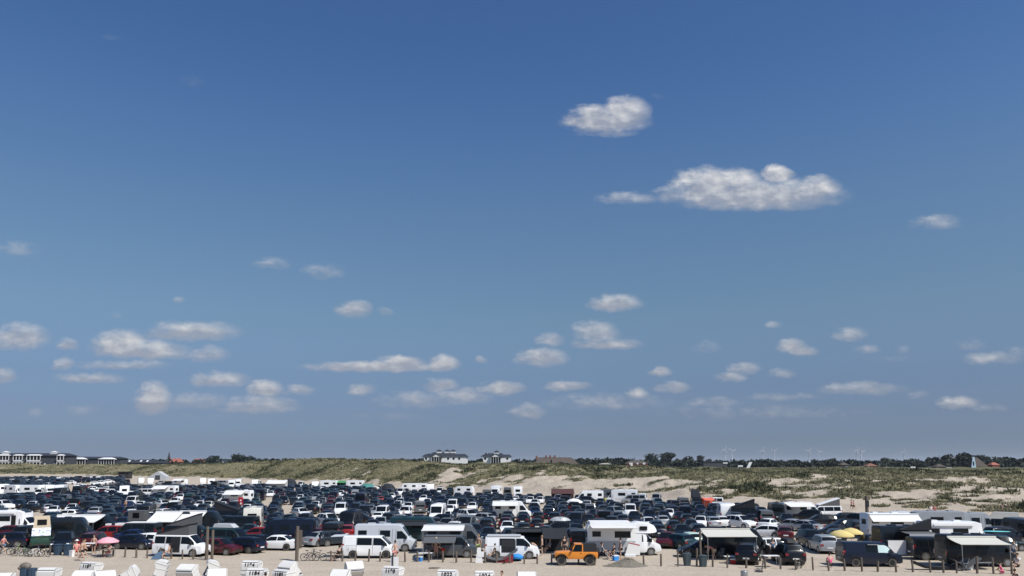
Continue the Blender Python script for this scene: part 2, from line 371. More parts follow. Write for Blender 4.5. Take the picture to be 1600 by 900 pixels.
SPEC = {}
def spec(name, st, wheels, rad, sides, wsc, rsc, **kw):
    d = dict(sh=Shell(st, wheels, rad, kw.get('zb', .22)), wheels=wheels, rad=rad, sides=sides, wsc=wsc, rsc=rsc, track=kw.get('track', st[len(st) // 2][2] - .1))
    d.update(kw); SPEC[name] = d
spec('hatchback', [(-2.05, .58, .66, .60, .6), (-2.0, .88, .78, .90, .66), (-1.92, .97, .80, 1.05, .64), (-1.50, .96, .85, 1.42, .58), (-.7, .94, .89, 1.49, .60), (.25, .92, .89, 1.46, .60), (1.10, .90, .87, .96, .74), (1.8, .76, .82, .80, .7), (2.02, .55, .70, .57, .6)],
     (-1.28, 1.28), .32, [(-1.55, -.62), (-.55, .98)], (.28, 1.06), (-1.90, -1.54))
spec('estate', [(-2.35, .58, .68, .60, .62), (-2.30, .90, .80, .93, .68), (-2.22, .97, .82, 1.05, .68), (-1.85, .96, .86, 1.42, .60), (-.8, .94, .90, 1.49, .61), (.35, .92, .90, 1.46, .61), (1.25, .90, .88, .95, .76), (2.0, .75, .83, .79, .72), (2.3, .54, .70, .56, .6)],
     (-1.42, 1.42), .33, [(-2.0, -1.15), (-1.08, -.22), (-.15, 1.12)], (.38, 1.2), (-2.2, -1.88))
spec('saloon', [(-2.35, .60, .68, .62, .62), (-2.28, .93, .80, .96, .72), (-1.70, .97, .85, 1.02, .74), (-.95, .95, .89, 1.40, .58), (-.4, .94, .90, 1.45, .60), (.35, .92, .90, 1.43, .60), (1.20, .90, .88, .94, .76), (2.0, .74, .83, .78, .72), (2.32, .54, .70, .56, .6)],
     (-1.40, 1.42), .33, [(-1.30, -.42), (-.35, 1.05)], (.38, 1.15), (-1.66, -1.0))
spec('off_roader', [(-2.25, .72, .76, .74, .7), (-2.2, 1.05, .85, 1.08, .74), (-2.12, 1.12, .87, 1.25, .72), (-1.80, 1.10, .91, 1.66, .66), (-.8, 1.08, .94, 1.74, .67), (.35, 1.06, .94, 1.70, .67), (1.15, 1.04, .92, 1.10, .80), (1.95, .92, .88, .97, .78), (2.25, .68, .76, .70, .66)],
     (-1.36, 1.38), .37, [(-1.95, -1.1), (-1.03, -.2), (-.13, 1.03)], (.38, 1.12), (-2.10, -1.83), zb=.30)
spec('people_carrier', [(-2.2, .62, .74, .64, .68), (-2.16, .95, .84, .98, .72), (-2.1, 1.05, .86, 1.2, .72), (-1.86, 1.02, .89, 1.62, .66), (-.8, 1.0, .91, 1.68, .67), (.5, .98, .91, 1.62, .66), (1.45, .96, .89, 1.02, .76), (2.0, .80, .84, .84, .7), (2.25, .58, .72, .60, .62)],
     (-1.38, 1.42), .33, [(-1.95, -1.15), (-1.05, -.15), (-.08, 1.3)], (.54, 1.42), (-2.08, -1.9))
spec('mpv_van', [(-2.45, .60, .86, .62, .8), (-2.42, 1.05, .93, 1.1, .86), (-2.40, 1.15, .95, 1.9, .80), (-2.3, 1.15, .96, 1.98, .80), (.95, 1.12, .96, 1.96, .80), (1.1, 1.1, .96, 1.92, .79), (1.85, 1.08, .93, 1.16, .78), (2.35, .95, .86, .98, .76), (2.48, .62, .76, .64, .7)],
     (-1.45, 1.55), .35, [(-2.2, -1.2), (-1.1, .25), (.38, 1.68)], (1.12, 1.82), None, zb=.26)
spec('panel_van', [(-2.98, .60, .95, .62, .9), (-2.96, 1.2, 1.0, 1.3, .95), (-2.94, 1.25, 1.01, 2.5, .86), (-2.85, 1.25, 1.02, 2.60, .87), (1.35, 1.22, 1.02, 2.60, .87), (1.6, 1.2, 1.02, 2.48, .86), (2.35, 1.18, .98, 1.45, .82), (2.45, 1.16, .97, 1.24, .8), (2.92, .95, .86, 1.0, .8), (3.0, .60, .8, .62, .74)],
     (-1.75, 2.0), .36, [], (1.72, 2.36), None, zb=.28)
spec('motorhome', [(-3.55, .7, 1.02, .72, 1.0), (-3.53, 1.4, 1.10, 2.70, 1.04), (-3.42, 1.4, 1.13, 2.86, 1.08), (1.35, 1.4, 1.13, 2.88, 1.07), (1.9, 1.3, 1.08, 2.72, 1.02), (2.05, 1.25, 1.0, 2.05, .82), (2.65, 1.2, .98, 1.38, .82), (2.75, 1.15, .97, 1.2, .82), (3.3, .92, .86, .96, .8), (3.4, .62, .78, .64, .74)],
     (-1.9, 2.4), .35, [], (2.07, 2.66), None, zb=.34)
spec('caravan', [(-2.6, .9, .9, .95, .85), (-2.5, 1.3, 1.08, 2.1, 1.0), (-2.2, 1.35, 1.12, 2.52, 1.05), (1.6, 1.35, 1.12, 2.55, 1.05), (2.1, 1.3, 1.1, 2.2, 1.02), (2.45, 1.1, 1.02, 1.35, .95), (2.55, .7, .95, .75, .9)],
     (-.2,), .33, [], None, None, zb=.36)

MESHC = {}
def cached(key, fn):
    if key not in MESHC: MESHC[key] = fn()
    return MESHC[key]
def end_quad(sh, x, y0, y1, z0, z1, out, m=0, mb=None, lean=0.0):
    mb = mb or MB(); X = x + out; X2 = X + lean
    vs = [(X, y0, z0), (X, y1, z0), (X2, y1, z1), (X2, y0, z1)]
    return mb.add(vs, [(0, 1, 2, 3) if out > 0 else (3, 2, 1, 0)], m)
def box_part(x0, x1, y0, y1, z0, z1): return MB().box(min(x0, x1), max(x0, x1), min(y0, y1), max(y0, y1), min(z0, z1), max(z0, z1))

def extra_body(kind, mb):
    d = SPEC[kind]; sh = d['sh']
    if kind == 'caravan':
        mb.tube((2.5, .35, .45), (3.5, 0, .45), .04, m=1); mb.tube((2.5, -.35, .45), (3.5, 0, .45), .04, m=1); mb.tube((3.4, 0, .0), (3.4, 0, .6), .035, m=1)
    if kind in ('estate', 'off_roader'):
        for s_ in (-1, 1):
            z = sh.sec(-.6)[2] + .045; mb.tube((-1.6, s_ * .55, z), (.2, s_ * .55, z - .01), .018, n=5, m=1)
    # door shut lines as narrow dark grooves standing proud by a hair
    if kind in ('mpv_van', 'panel_van'):
        for s_ in (-1, 1):
            for x in ((-1.15, .32) if kind == 'mpv_van' else (-.55, .75, 1.1)):
                sh.panel(x, x + .02, .45, 1.85 if kind == 'mpv_van' else 2.2, s_, mb=mb, off=.016, m=1)
    if kind == 'panel_van':
        mb.box(-1.8, -1.1, -.3, .3, 2.6, 2.72, 0); mb.box(-.2, .4, -.28, .28, 2.6, 2.70, 0)
    if kind == 'motorhome':
        mb.box(-2.6, -2.0, -.3, .3, 2.87, 3.0, 0); mb.box(-.4, .3, -.3, .3, 2.87, 2.99, 0)
        for s_ in (-1, 1): sh.panel(-3.3, 1.2, .95, 1.0, s_, mb=mb, off=.016, m=1)

def side_windows(kind):
    d = SPEC[kind]; sh = d['sh']; out = []
    for s_ in (-1, 1):
        if kind == 'panel_van':
            out.append(sh.panel(-2.6, -1.75, 1.45, 2.05, s_)); out.append(sh.panel(-.45, .55, 1.45, 2.05, s_))
            mb = MB(); vs = []
            for x, z0, z1 in ((1.2, 1.25, 1.98), (1.68, 1.25, 1.98), (2.2, 1.25, 1.45)):
                vs += [(x, (sh.side_y(x, z0) + .014) * s_, z0), (x, (sh.side_y(x, z1) + .014) * s_, z1)]
            out.append(mb.add(vs, [(2 * i, 2 * i + 2, 2 * i + 3, 2 * i + 1)[::s_] for i in range(2)]))
        elif kind == 'motorhome':
            out.append(sh.panel(-3.1, -2.3, 1.75, 2.25, s_)); out.append(sh.panel(-1.0, .5, 1.65, 2.25, s_))
            mb = MB(); vs = []
            for x, z0, z1 in ((1.55, 1.28, 1.95), (2.05, 1.27, 1.9), (2.5, 1.24, 1.42)):
                vs += [(x, (sh.side_y(x, z0) + .014) * s_, z0), (x, (sh.side_y(x, z1) + .014) * s_, z1)]
            out.append(mb.add(vs, [(2 * i, 2 * i + 2, 2 * i + 3, 2 * i + 1)[::s_] for i in range(2)]))
        elif kind == 'caravan':
            out.append(sh.panel(-1.9, -.9, 1.5, 2.05, s_)); out.append(sh.panel(.7, 1.5, 1.5, 2.05, s_))
        else:
            for a, b in d['sides']: out.append(sh.win(a, b, s_))
    return out

def parts_of(kind):
    """list of (name, builder->MB, material key, location)"""
    d = SPEC[kind]; sh = d['sh']; st = sh.st; P_ = []
    xr, xf = st[0][0], st[-1][0]
    if d['wsc']: P_.append(('windshield', lambda: sh.screen(*d['wsc']), 'glass'))
    if d['rsc']: P_.append(('rear_window', lambda: sh.screen(*d['rsc'], inset=.04), 'glass'))
    elif kind == 'mpv_van': P_.append(('rear_window', lambda: end_quad(sh, -2.405, -.72, .72, 1.22, 1.80, -.02, lean=.03), 'glass'))
    elif kind == 'panel_van': P_.append(('rear_window', lambda: end_quad(sh, -2.95, -.75, .75, 1.45, 2.05, -.02), 'glass'))
    elif kind == 'motorhome': P_.append(('rear_window', lambda: end_quad(sh, -3.535, -.55, .55, 1.6, 2.2, -.02), 'glass'))
    elif kind == 'caravan':
        P_.append(('rear_window', lambda: end_quad(sh, -2.52, -.8, .8, 1.4, 1.95, -.04, lean=.06), 'glass'))
        P_.append(('front_window', lambda: end_quad(sh, 2.28, -.85, .85, 1.5, 2.0, .12, lean=-.16), 'glass'))
    for i, w in enumerate(side_windows(kind)): P_.append(('side_window', (lambda w=w: w), 'glass'))
    if kind != 'caravan':
        big = kind in ('mpv_van', 'panel_van', 'motorhome'); zf = st[-2][1] - (.06 if not big else .1)
        for s_ in (-1, 1):
            wf = st[-2][2]
            P_.append(('headlight', (lambda s_=s_, zf=zf, wf=wf: MB().hexa([(xf - .34, s_ * (wf + .035), zf - .16), (xf - .05, s_ * (wf - .10), zf - .16), (xf - .05, s_ * (wf - .34), zf - .16), (xf - .34, s_ * (wf - .34), zf - .16)][::s_],
                                                                            [(xf - .40, s_ * (wf + .03), zf + .02), (xf - .16, s_ * (wf - .10), zf + .0), (xf - .16, s_ * (wf - .34), zf + .0), (xf - .40, s_ * (wf - .34), zf + .02)][::s_])), 'lamp'))
    tall = kind in ('mpv_van', 'panel_van', 'motorhome', 'caravan')
    zt = {'mpv_van': .95, 'panel_van': .9, 'motorhome': .75, 'caravan': .75}.get(kind, st[1][1] - .20)
    for s_ in (-1, 1):
        wt_ = st[1][2]
        P_.append(('tail_light', (lambda s_=s_, wt_=wt_: box_part(xr - .01, xr + .20, s_ * (wt_ - (.13 if tall else .26)), s_ * (wt_ + .02), zt, zt + (.38 if tall else .17))), 'tail'))
    P_.append(('licence_plate', lambda: box_part(xr - .03, xr + .05, -.26, .26, .52 if not tall else .62, .64 if not tall else .74), 'plate'))
    if kind != 'caravan':
        P_.append(('grille', lambda: box_part(xf - .08, xf + .015, -.45, .45, .34, .52), 'trim'))
        xm = d['wsc'][1] - .42 if kind not in ('panel_van', 'motorhome') else d['wsc'][1] - .25
        for s_ in (-1, 1):
            wy = sh.side_y(xm, sh.sec(xm)[0]); hm = .16 if not tall else .32; zm = sh.sec(xm)[0] + .04
            P_.append(('wing_mirror', (lambda s_=s_, wy=wy, xm=xm, hm=hm, zm=zm: box_part(xm - .06, xm + .07, s_ * (wy - .02), s_ * (wy + .2), zm, zm + hm)), 'trim'))
    return P_

def make_vehicle(kind, name, x, y, head, paint, label, cat, group=None, lod=0, trim=None, rim=None, cols=None):
    """head: degrees, 0 = nose to the right of the picture, 90 = nose away, 270 = nose to the camera"""
    d = SPEC[kind]; pm = PAINT[paint]; mats = dict(glass=GLASS, lamp=LAMP, tail=TAIL, plate=PLATE, trim=TRIM)
    if lod >= 2:
        def bake():
            mb = MB(); d['sh'].body(mb, detail=0)
            if kind in ('caravan',): extra_body(kind, mb)
            for nm, fn, mk in parts_of(kind):
                if nm in ('wing_mirror', 'grille'): continue
                p = fn(); mb.add(p.v, p.f, {'glass': 2, 'lamp': 3, 'tail': 4, 'plate': 3, 'trim': 1}[mk])
            for xw in d['wheels']:
                for s_ in (-1, 1): mb.tube((xw, s_ * (d['track'] - .1), d['rad']), (xw, s_ * (d['track'] + .1), d['rad']), d['rad'], n=10, m=1)
            return mb.mesh(kind)
        o = put(name, cached((kind, 'low'), bake), [pm, TRIM, GLASS, LAMP, TAIL], None, (x, y, 0), R(head))
        return tag(o, label, cat, group)
    root = thing(name, label, cat, (x, y, 0), R(head), group)
    def bb():
        mb = MB(); d['sh'].body(mb); extra_body(kind, mb); return mb.mesh('body')
    put('body', cached((kind, 'body'), bb), [pm, TRIM], root)
    seen = {}
    for i, (nm, fn, mk) in enumerate(parts_of(kind)):
        if lod == 1 and nm in ('wing_mirror', 'grille'): continue
        put(nm, cached((kind, nm, i), lambda: fn().mesh(nm)), mats[mk], root)
    def wm(): return wheel_mb(d['rad'])[0].mesh('wheel')
    def rm(): return wheel_mb(d['rad'])[1].mesh('rim')
    for xw in d['wheels']:
        for s_ in (-1, 1):
            w = put('wheel', cached((d['rad'], 'w'), wm), TYRE, root, (xw, s_ * d['track'], d['rad']))
            if lod == 0: put('rim', cached((d['rad'], 'r'), rm), rim or RIM, w)
    return root
def add_part(root, name, mb, m, loc=(0, 0, 0), label=None, smooth=True):
    o = put(name, mb.mesh(name, smooth), m, root, loc)
    if label: o['label'] = label
    return o
def awning(root, x0, x1, ztop, side=-1, wy=1.05, out=2.4, drop=.55, m=None, poles=True, name='awning'):
    """roll-out awning on one side of a vehicle, its canopy bellied between two poles"""
    m = m or FABW; rows = []
    for i in range(7):
        t = i / 6; y = side * (wy + .02 + out * t); z = ztop - drop * t - .05 * math.sin(math.pi * t)
        rows.append([(x0 + (x1 - x0) * j / 6, y, z - .03 * math.sin(math.pi * j / 6) * t) for j in range(7)][::(1 if side < 0 else -1)])
    mb = MB().sheet(rows[::-1] , .03); mb.tube((x0, side * (wy + .06), ztop + .03), (x1, side * (wy + .06), ztop + .03), .075, n=8)
    ye = side * (wy + .02 + out); mb.tube((x0, ye, ztop - drop - .03), (x1, ye, ztop - drop - .03), .04, n=6)
    a = add_part(root, name, mb, m)
    if poles:
        for x in (x0 + .1, x1 - .1):
            p = MB().tube((x, ye, 0), (x, ye, ztop - drop - .05), .025, n=6); o = put('pole', p.mesh('pole'), METAL, a)
    return a
def poptop(root, x0, x1, z, w=.72, rise=.95, hinge='rear', cloth_m=None, lid=None, name='raised_roof'):
    """camper pop-top: a stiff lid hinged at one end over wedge shaped canvas"""
    za, zb_ = (z + .06, z + rise) if hinge == 'rear' else (z + rise, z + .06)
    mb = MB().hexa([(x0, -w, z), (x1, -w, z), (x1, w, z), (x0, w, z)], [(x0, -w, za), (x1, -w, zb_), (x1, w, zb_), (x0, w, za)])
    c = add_part(root, name, mb, cloth_m or FABG, smooth=False)
    lb = MB().hexa([(x0 - .05, -w - .04, za), (x1 + .05, -w - .04, zb_), (x1 + .05, w + .04, zb_), (x0 - .05, w + .04, za)],
                   [(x0 - .05, -w - .04, za + .1), (x1 + .05, -w - .04, zb_ + .1), (x1 + .05, w + .04, zb_ + .1), (x0 - .05, w + .04, za + .1)])
    put('lid', lb.mesh('lid', False), lid or TRIM, c)
    return c
# ------------------------------------------------------------------ people
def skin_mesh(name, joints, edges, root=0, sub=1):
    me = D.meshes.new('tmp_skin'); me.from_pydata([j[0] for j in joints], edges, []); me.update()
    o = D.objects.new('tmp_skin', me); COL.objects.link(o)
    md = o.modifiers.new('s', 'SKIN'); md.use_smooth_shade = True
    if not me.skin_vertices: 
        bpy.context.view_layer.objects.active = o; bpy.ops.mesh.customdata_skin_add()
    for i, j in enumerate(joints):
        sv = me.skin_vertices[0].data[i]; r = j[1] if isinstance(j[1], tuple) else (j[1], j[1]); sv.radius = r; sv.use_root = (i == root)
    ms = o.modifiers.new('u', 'SUBSURF'); ms.levels = sub; ms.render_levels = sub
    dg = bpy.context.evaluated_depsgraph_get(); out = D.meshes.new_from_object(o.evaluated_get(dg)); out.name = name
    D.objects.remove(o); D.meshes.remove(me)
    out.polygons.foreach_set('use_smooth', [True] * len(out.polygons)); return out

# joints: pelvis, spine, chest, neck, head, crown, then per side: shoulder, elbow, wrist, hand; hip, knee, ankle, toe
def pose(pel, chest, head, el, wr, kn, an, pz=None):
    """all points given facing +x; el/wr/kn/an are (right, left) pairs"""
    J = []; E = []
    pel = Vector(pel); chest = Vector(chest); head = Vector(head); up = (chest - pel).normalized(); hu = (head - chest).normalized()
    J += [(pel, (.155, .115)), (pel.lerp(chest, .5), (.125, .095)), (chest, (.16, .11)), (chest + hu * .17, .055), (chest + hu * .27, (.07, .08)), (chest + hu * .37, (.085, .10)), (chest + hu * .46, (.06, .07))]
    E += [(0, 1), (1, 2), (2, 3), (3, 4), (4, 5), (5, 6)]
    face = Vector((1, 0, 0)); J.append((chest + hu * .345 + face * .115, .018)); E.append((5, 7))       # nose
    for k, s in ((0, -1), (1, 1)):
        b = len(J); sh = chest + up * .07 + Vector((0, s * .19, 0)); e = Vector(el[k]); w = Vector(wr[k]); hd = w + (w - e).normalized() * .10
        J += [(sh, .06), (e, .042), (w, .028), (w + (w - e).normalized() * .06, (.038, .02)), (hd, (.03, .014))]
        E += [(2, b), (b, b + 1), (b + 1, b + 2), (b + 2, b + 3), (b + 3, b + 4)]
        t = len(J); J.append((w + (w - e).normalized() * .05 + Vector((.035, 0, 0)), .012)); E.append((b + 3, t))
        h = len(J); hp = pel + Vector((0, s * .10, -.05)); kk = Vector(kn[k]); a = Vector(an[k])
        J += [(hp, .095), (hp.lerp(kk, .55), .08), (kk, .055), (kk.lerp(a, .35), .056), (a, .035), (a + Vector((.05, 0, -.05)), .035), (a + Vector((.17, 0, -.06)), (.038, .02))]
        E += [(0, h), (h, h + 1), (h + 1, h + 2), (h + 2, h + 3), (h + 3, h + 4), (h + 4, h + 5), (h + 5, h + 6)]
    return J, E
POSES = dict(
    stand=pose((0, 0, .92), (0.01, 0, 1.36), (.02, 0, 1.6), [(.02, -.27, 1.14), (.02, .27, 1.14)], [(.12, -.26, .90), (.10, .26, .90)], [(.02, -.11, .50), (.03, .11, .50)], [(-.02, -.12, .08), (.0, .12, .08)]),
    walk=pose((0, 0, .90), (.03, 0, 1.34), (.05, 0, 1.58), [(-.10, -.26, 1.12), (.14, .26, 1.13)], [(-.02, -.27, .90), (.33, .22, 1.0)], [(.20, -.10, .52), (-.08, .10, .50)], [(.30, -.10, .09), (-.38, .10, .17)]),
    arms=pose((0, 0, .92), (0.01, 0, 1.36), (.02, 0, 1.6), [(.05, -.40, 1.28), (.02, .40, 1.22)], [(.14, -.22, 1.05), (.10, .26, .98)], [(.02, -.13, .50), (.03, .13, .50)], [(-.02, -.17, .08), (.0, .17, .08)]),
    bend=pose((-.12, 0, .88), (.26, 0, 1.10), (.52, 0, 1.12), [(.40, -.22, .86), (.40, .22, .86)], [(.50, -.16, .62), (.50, .16, .62)], [(.0, -.11, .47), (-.06, .13, .48)], [(-.05, -.13, .08), (-.22, .13, .08)]),
    sit=pose((0, 0, .48), (-.10, 0, .92), (-.12, 0, 1.16), [(.05, -.27, .72), (.05, .27, .72)], [(.28, -.20, .66), (.28, .20, .66)], [(.42, -.12, .50), (.42, .12, .50)], [(.45, -.12, .08), (.45, .14, .08)]),
    squat=pose((0, 0, .28), (.10, 0, .68), (.16, 0, .90), [(.28, -.24, .52), (.28, .24, .52)], [(.48, -.16, .36), (.48, .16, .36)], [(.36, -.18, .46), (.36, .18, .46)], [(.10, -.16, .08), (.10, .16, .08)]),
)
def person(px, py, p, head, label, top=None, bottom=C_BLACK, hair=HAIR, scale=1.0, hat=None, y_off=0.0, z=0.0, loc=None):
    J, E = POSES[p]; q = loc or at(px, py, 0); root = thing('person', label, 'person', (q.x, q.y + y_off, z), R(head), 'people around the vehicles'); root.scale = (scale,) * 3
    me = cached(('pp', p), lambda: skin_mesh('figure', J, E)); put('figure', me, SKIN, root)
    h = J[5][0]; hm = MB().ball((h.x - .025, h.y, h.z + .035), .108, .098, .115, 12, 8); put('hair', hm.mesh('hair'), hair, root)
    if bottom:
        def bt():
            n = len(J); hs = [(i, i + 1) for i in range(n) if isinstance(J[i][1], float) and abs(J[i][1] - .095) < 1e-6]
            js = [(J[0][0], (.172, .135))]; es = []
            for a, b in hs: k = len(js); js += [(J[a][0], .115), (J[b][0], .098)]; es += [(0, k), (k, k + 1)]
            return skin_mesh('shorts', js, es)
        put('shorts', cached(('pb', p), bt), bottom, root)
    if top:
        def tp():
            js = [(J[0][0] + Vector((0, 0, .02)), (.165, .13)), (J[1][0], (.145, .115)), (J[2][0], (.178, .13))]; es = [(0, 1), (1, 2)]
            for i, j in enumerate(J):
                if isinstance(j[1], float) and abs(j[1] - .06) < 1e-6:
                    k = len(js); js += [(j[0], .078), (j[0].lerp(J[i + 1][0], .55), .06)]; es += [(2, k), (k, k + 1)]
            return skin_mesh('shirt', js, es)
        put('shirt', cached(('pt', p), tp), top, root)
    if hat:
        put('hat', MB().tube((h.x, h.y, h.z + .07), (h.x, h.y, h.z + .085), .2, n=16).tube((h.x, h.y, h.z + .08), (h.x, h.y, h.z + .19), .105, .09, n=14).mesh('hat'), hat, root)
    return root

# ------------------------------------------------------------------ bicycles
def bicycle(px, py, head, frame_m, label, lean=6, x=None, kid=False):
    q = at(px, py); root = thing('bicycle', label, 'bicycle', (q.x, q.y, 0), R(head), 'bicycles parked at the fence'); root.rotation_euler = (R(lean), 0, R(head))
    if kid: root.scale = (.75,) * 3
    r = .34; fr = MB(); P = lambda a, b: (a, 0, b)
    hub_r, hub_f, bb_, seat, head_t = P(-.52, r), P(.54, r), P(-.08, .29), P(-.22, .84), P(.36, .86)
    for a, b in ((hub_r, bb_), (bb_, P(-.20, .72)), (P(-.20, .70), P(.35, .80)), (bb_, P(.39, .66)), (hub_r, P(-.19, .68)), (P(.40, .62), P(.33, .96))): fr.tube(a, b, .028, n=6)
    for s in (-1, 1): fr.tube((.40, s * .05, .64), (.54, s * .05, r), .013, n=5)
    put('frame', cached('bike_f', lambda: fr.mesh('frame')), frame_m, root)
    for xx in (-.52, .54):
        def w():
            m = MB().torus((0, 0, 0), (0, 1, 0), r - .03, .033, 24, 6)
            for k in range(10):
                t = math.pi * k / 10; m.tube((math.cos(t) * (r - .03), .01, math.sin(t) * (r - .03)), (-math.cos(t) * (r - .03), -.01, -math.sin(t) * (r - .03)), .004, n=3, m=1)
            return m.mesh('wheel')
        put('wheel', cached('bike_w', w), [TYRE, RIMD], root, (xx, 0, r))
    put('handlebar', cached('bike_h', lambda: MB().tube((.33, -.29, 1.03), (.33, .29, 1.03), .013, n=6).tube((.33, 0, .95), (.33, 0, 1.04), .015, n=6).tube((.33, -.29, 1.03), (.22, -.31, 1.02), .017, n=6).tube((.33, .29, 1.03), (.22, .31, 1.02), .017, n=6).mesh('handlebar')), TRIM, root)
    put('saddle', cached('bike_s', lambda: MB().hexa([(-.36, -.07, .90), (-.08, -.02, .91), (-.08, .02, .91), (-.36, .07, .90)], [(-.36, -.08, .95), (-.08, -.015, .94), (-.08, .015, .94), (-.36, .08, .95)]).tube((-.2, 0, .7), (-.22, 0, .92), .014, n=6).mesh('saddle')), TRIM, root)
    put('crank', cached('bike_c', lambda: MB().tube((-.08, -.05, .29), (-.08, .05, .29), .09, n=14).tube((-.08, .06, .29), (.05, .07, .18), .012, n=5).tube((-.08, -.06, .29), (-.21, -.07, .40), .012, n=5).mesh('crank')), METAL, root)
    return root

# ------------------------------------------------------------------ beach basket chairs
def text_mesh(s, size):
    c = D.curves.new('number', 'FONT'); c.body = s; c.size = size; c.align_x = 'CENTER'; c.align_y = 'CENTER'; c.extrude = .004; c.offset = .012; c.space_character = 1.15
    o = D.objects.new('tmp_text', c); COL.objects.link(o); dg = bpy.context.evaluated_depsgraph_get()
    me = D.meshes.new_from_object(o.evaluated_get(dg)); D.objects.remove(o); D.curves.remove(c); me.name = 'number'; return me
HP = [(-.36, -.02), (-.44, .45), (-.42, .78), (-.30, .98), (-.05, 1.03), (.30, .99), (.44, .90), (.48, .70)]
def chair(px, top, head, rec, num, label, front=False, kind=0, lock=False):
    """px, top: where the top of the hood shows; head: the way the seat looks"""
    q = None
    B = HOR + (top - HOR) * HC / (HC - (1.62 - .25 * math.sin(R(rec))))
    q = at(px, B); root = thing('beach_basket_chair', label, 'beach chair', (q.x, q.y, 0), R(head), 'white wicker beach chairs')
    def base():
        m = MB(); m.box(-.38, .40, -.60, .60, .12, .52); m.box(-.42, .44, -.63, .63, .50, .56)
        for a in (-.34, .36):
            for b in (-.56, .56): m.box(a - .04, a + .04, b - .04, b + .04, 0, .13)
        return m.mesh('base', ang=20)
    put('base', cached('sk_base', base), WICKER, root)
    def hood():
        m = MB(); n = len(HP); vs = []; 
        for x, z in HP: vs += [(x, -.62, z), (x, .62, z)]
        k = .93
        for x, z in HP: vs += [(x * k, -.60, z * k + .02), (x * k, .60, z * k + .02)]
        fs = [(2 * i, 2 * i + 1, 2 * i + 3, 2 * i + 2) for i in range(n - 1)] + [(2 * n + 2 * i + 2, 2 * n + 2 * i + 3, 2 * n + 2 * i + 1, 2 * n + 2 * i) for i in range(n - 1)]
        fs += [(2 * n - 2, 2 * n - 1, 4 * n - 1, 4 * n - 2), (0, 2 * n, 2 * n + 1, 1)]
        m.add(vs, fs)
        prof = HP + [(.30, .50), (.34, .22), (.36, -.02)]
        for s in (-1, 1):
            a = [(x, s * .62, z) for x, z in prof]; b = [(x, s * .585, z) for x, z in prof]; L_ = len(prof)
            f1 = tuple(range(L_)); f2 = tuple(range(2 * L_ - 1, L_ - 1, -1)); side = [(i, L_ + i, L_ + (i + 1) % L_, (i + 1) % L_) for i in range(L_)]
            fs = [f1, f2] + side
            if s < 0: fs = [f[::-1] for f in fs]
            m.add(a + b, fs)
        # trim laths on back, frame rails on the sides
        for z in (.12, .36): m.box(-.455, -.42, -.60, .60, z, z + .025)
        for s in (-1, 1):
            m.tube((-.40, s * .63, .02), (-.42, s * .63, .78), .022, n=6); m.tube((-.42, s * .63, .78), (.44, s * .63, .88), .022, n=6); m.tube((.30, s * .63, .48), (.44, s * .63, .86), .022, n=6)
            m.tube((-.42, s * .63, .45), (.30, s * .63, .47), .018, n=5)
        return m.mesh('hood', ang=25)
    h = put('hood', cached('sk_hood', hood), WICKER, root, (0, 0, .57)); h.rotation_euler = (0, R(-rec), 0)
    put('backrest', cached('sk_cush', lambda: MB().hexa([(-.32, -.57, .0), (-.22, -.57, .0), (-.22, .57, .0), (-.32, .57, .0)], [(-.38, -.57, .9), (-.30, -.57, .9), (-.30, .57, .9), (-.38, .57, .9)]).mesh('backrest')), NAVYF, h)
    put('seat_cushion', cached('sk_seat', lambda: MB().box(-.26, .38, -.57, .57, .57, .67).mesh('seat_cushion')), NAVYF, root)
    put('footrest', cached('sk_foot', lambda: MB().box(.42, .60, -.50, -.04, .16, .30).box(.42, .60, .04, .50, .16, .30).mesh('footrest')), WICKER, root)
    if lock: put('front_grille', cached('sk_gr', lambda: MB().box(.38, .41, -.58, .58, .58, 1.1).mesh('front_grille')), WHITEP, root)
    if num:
        t = put('number', text_mesh(num, .34), INK, h); t['label'] = 'black stencilled number ' + num
        t.matrix_local = Matrix(((0, .06, -.998, -.448), (-1, 0, 0, 0), (0, .998, .06, .70), (0, 0, 0, 1)))
    return root

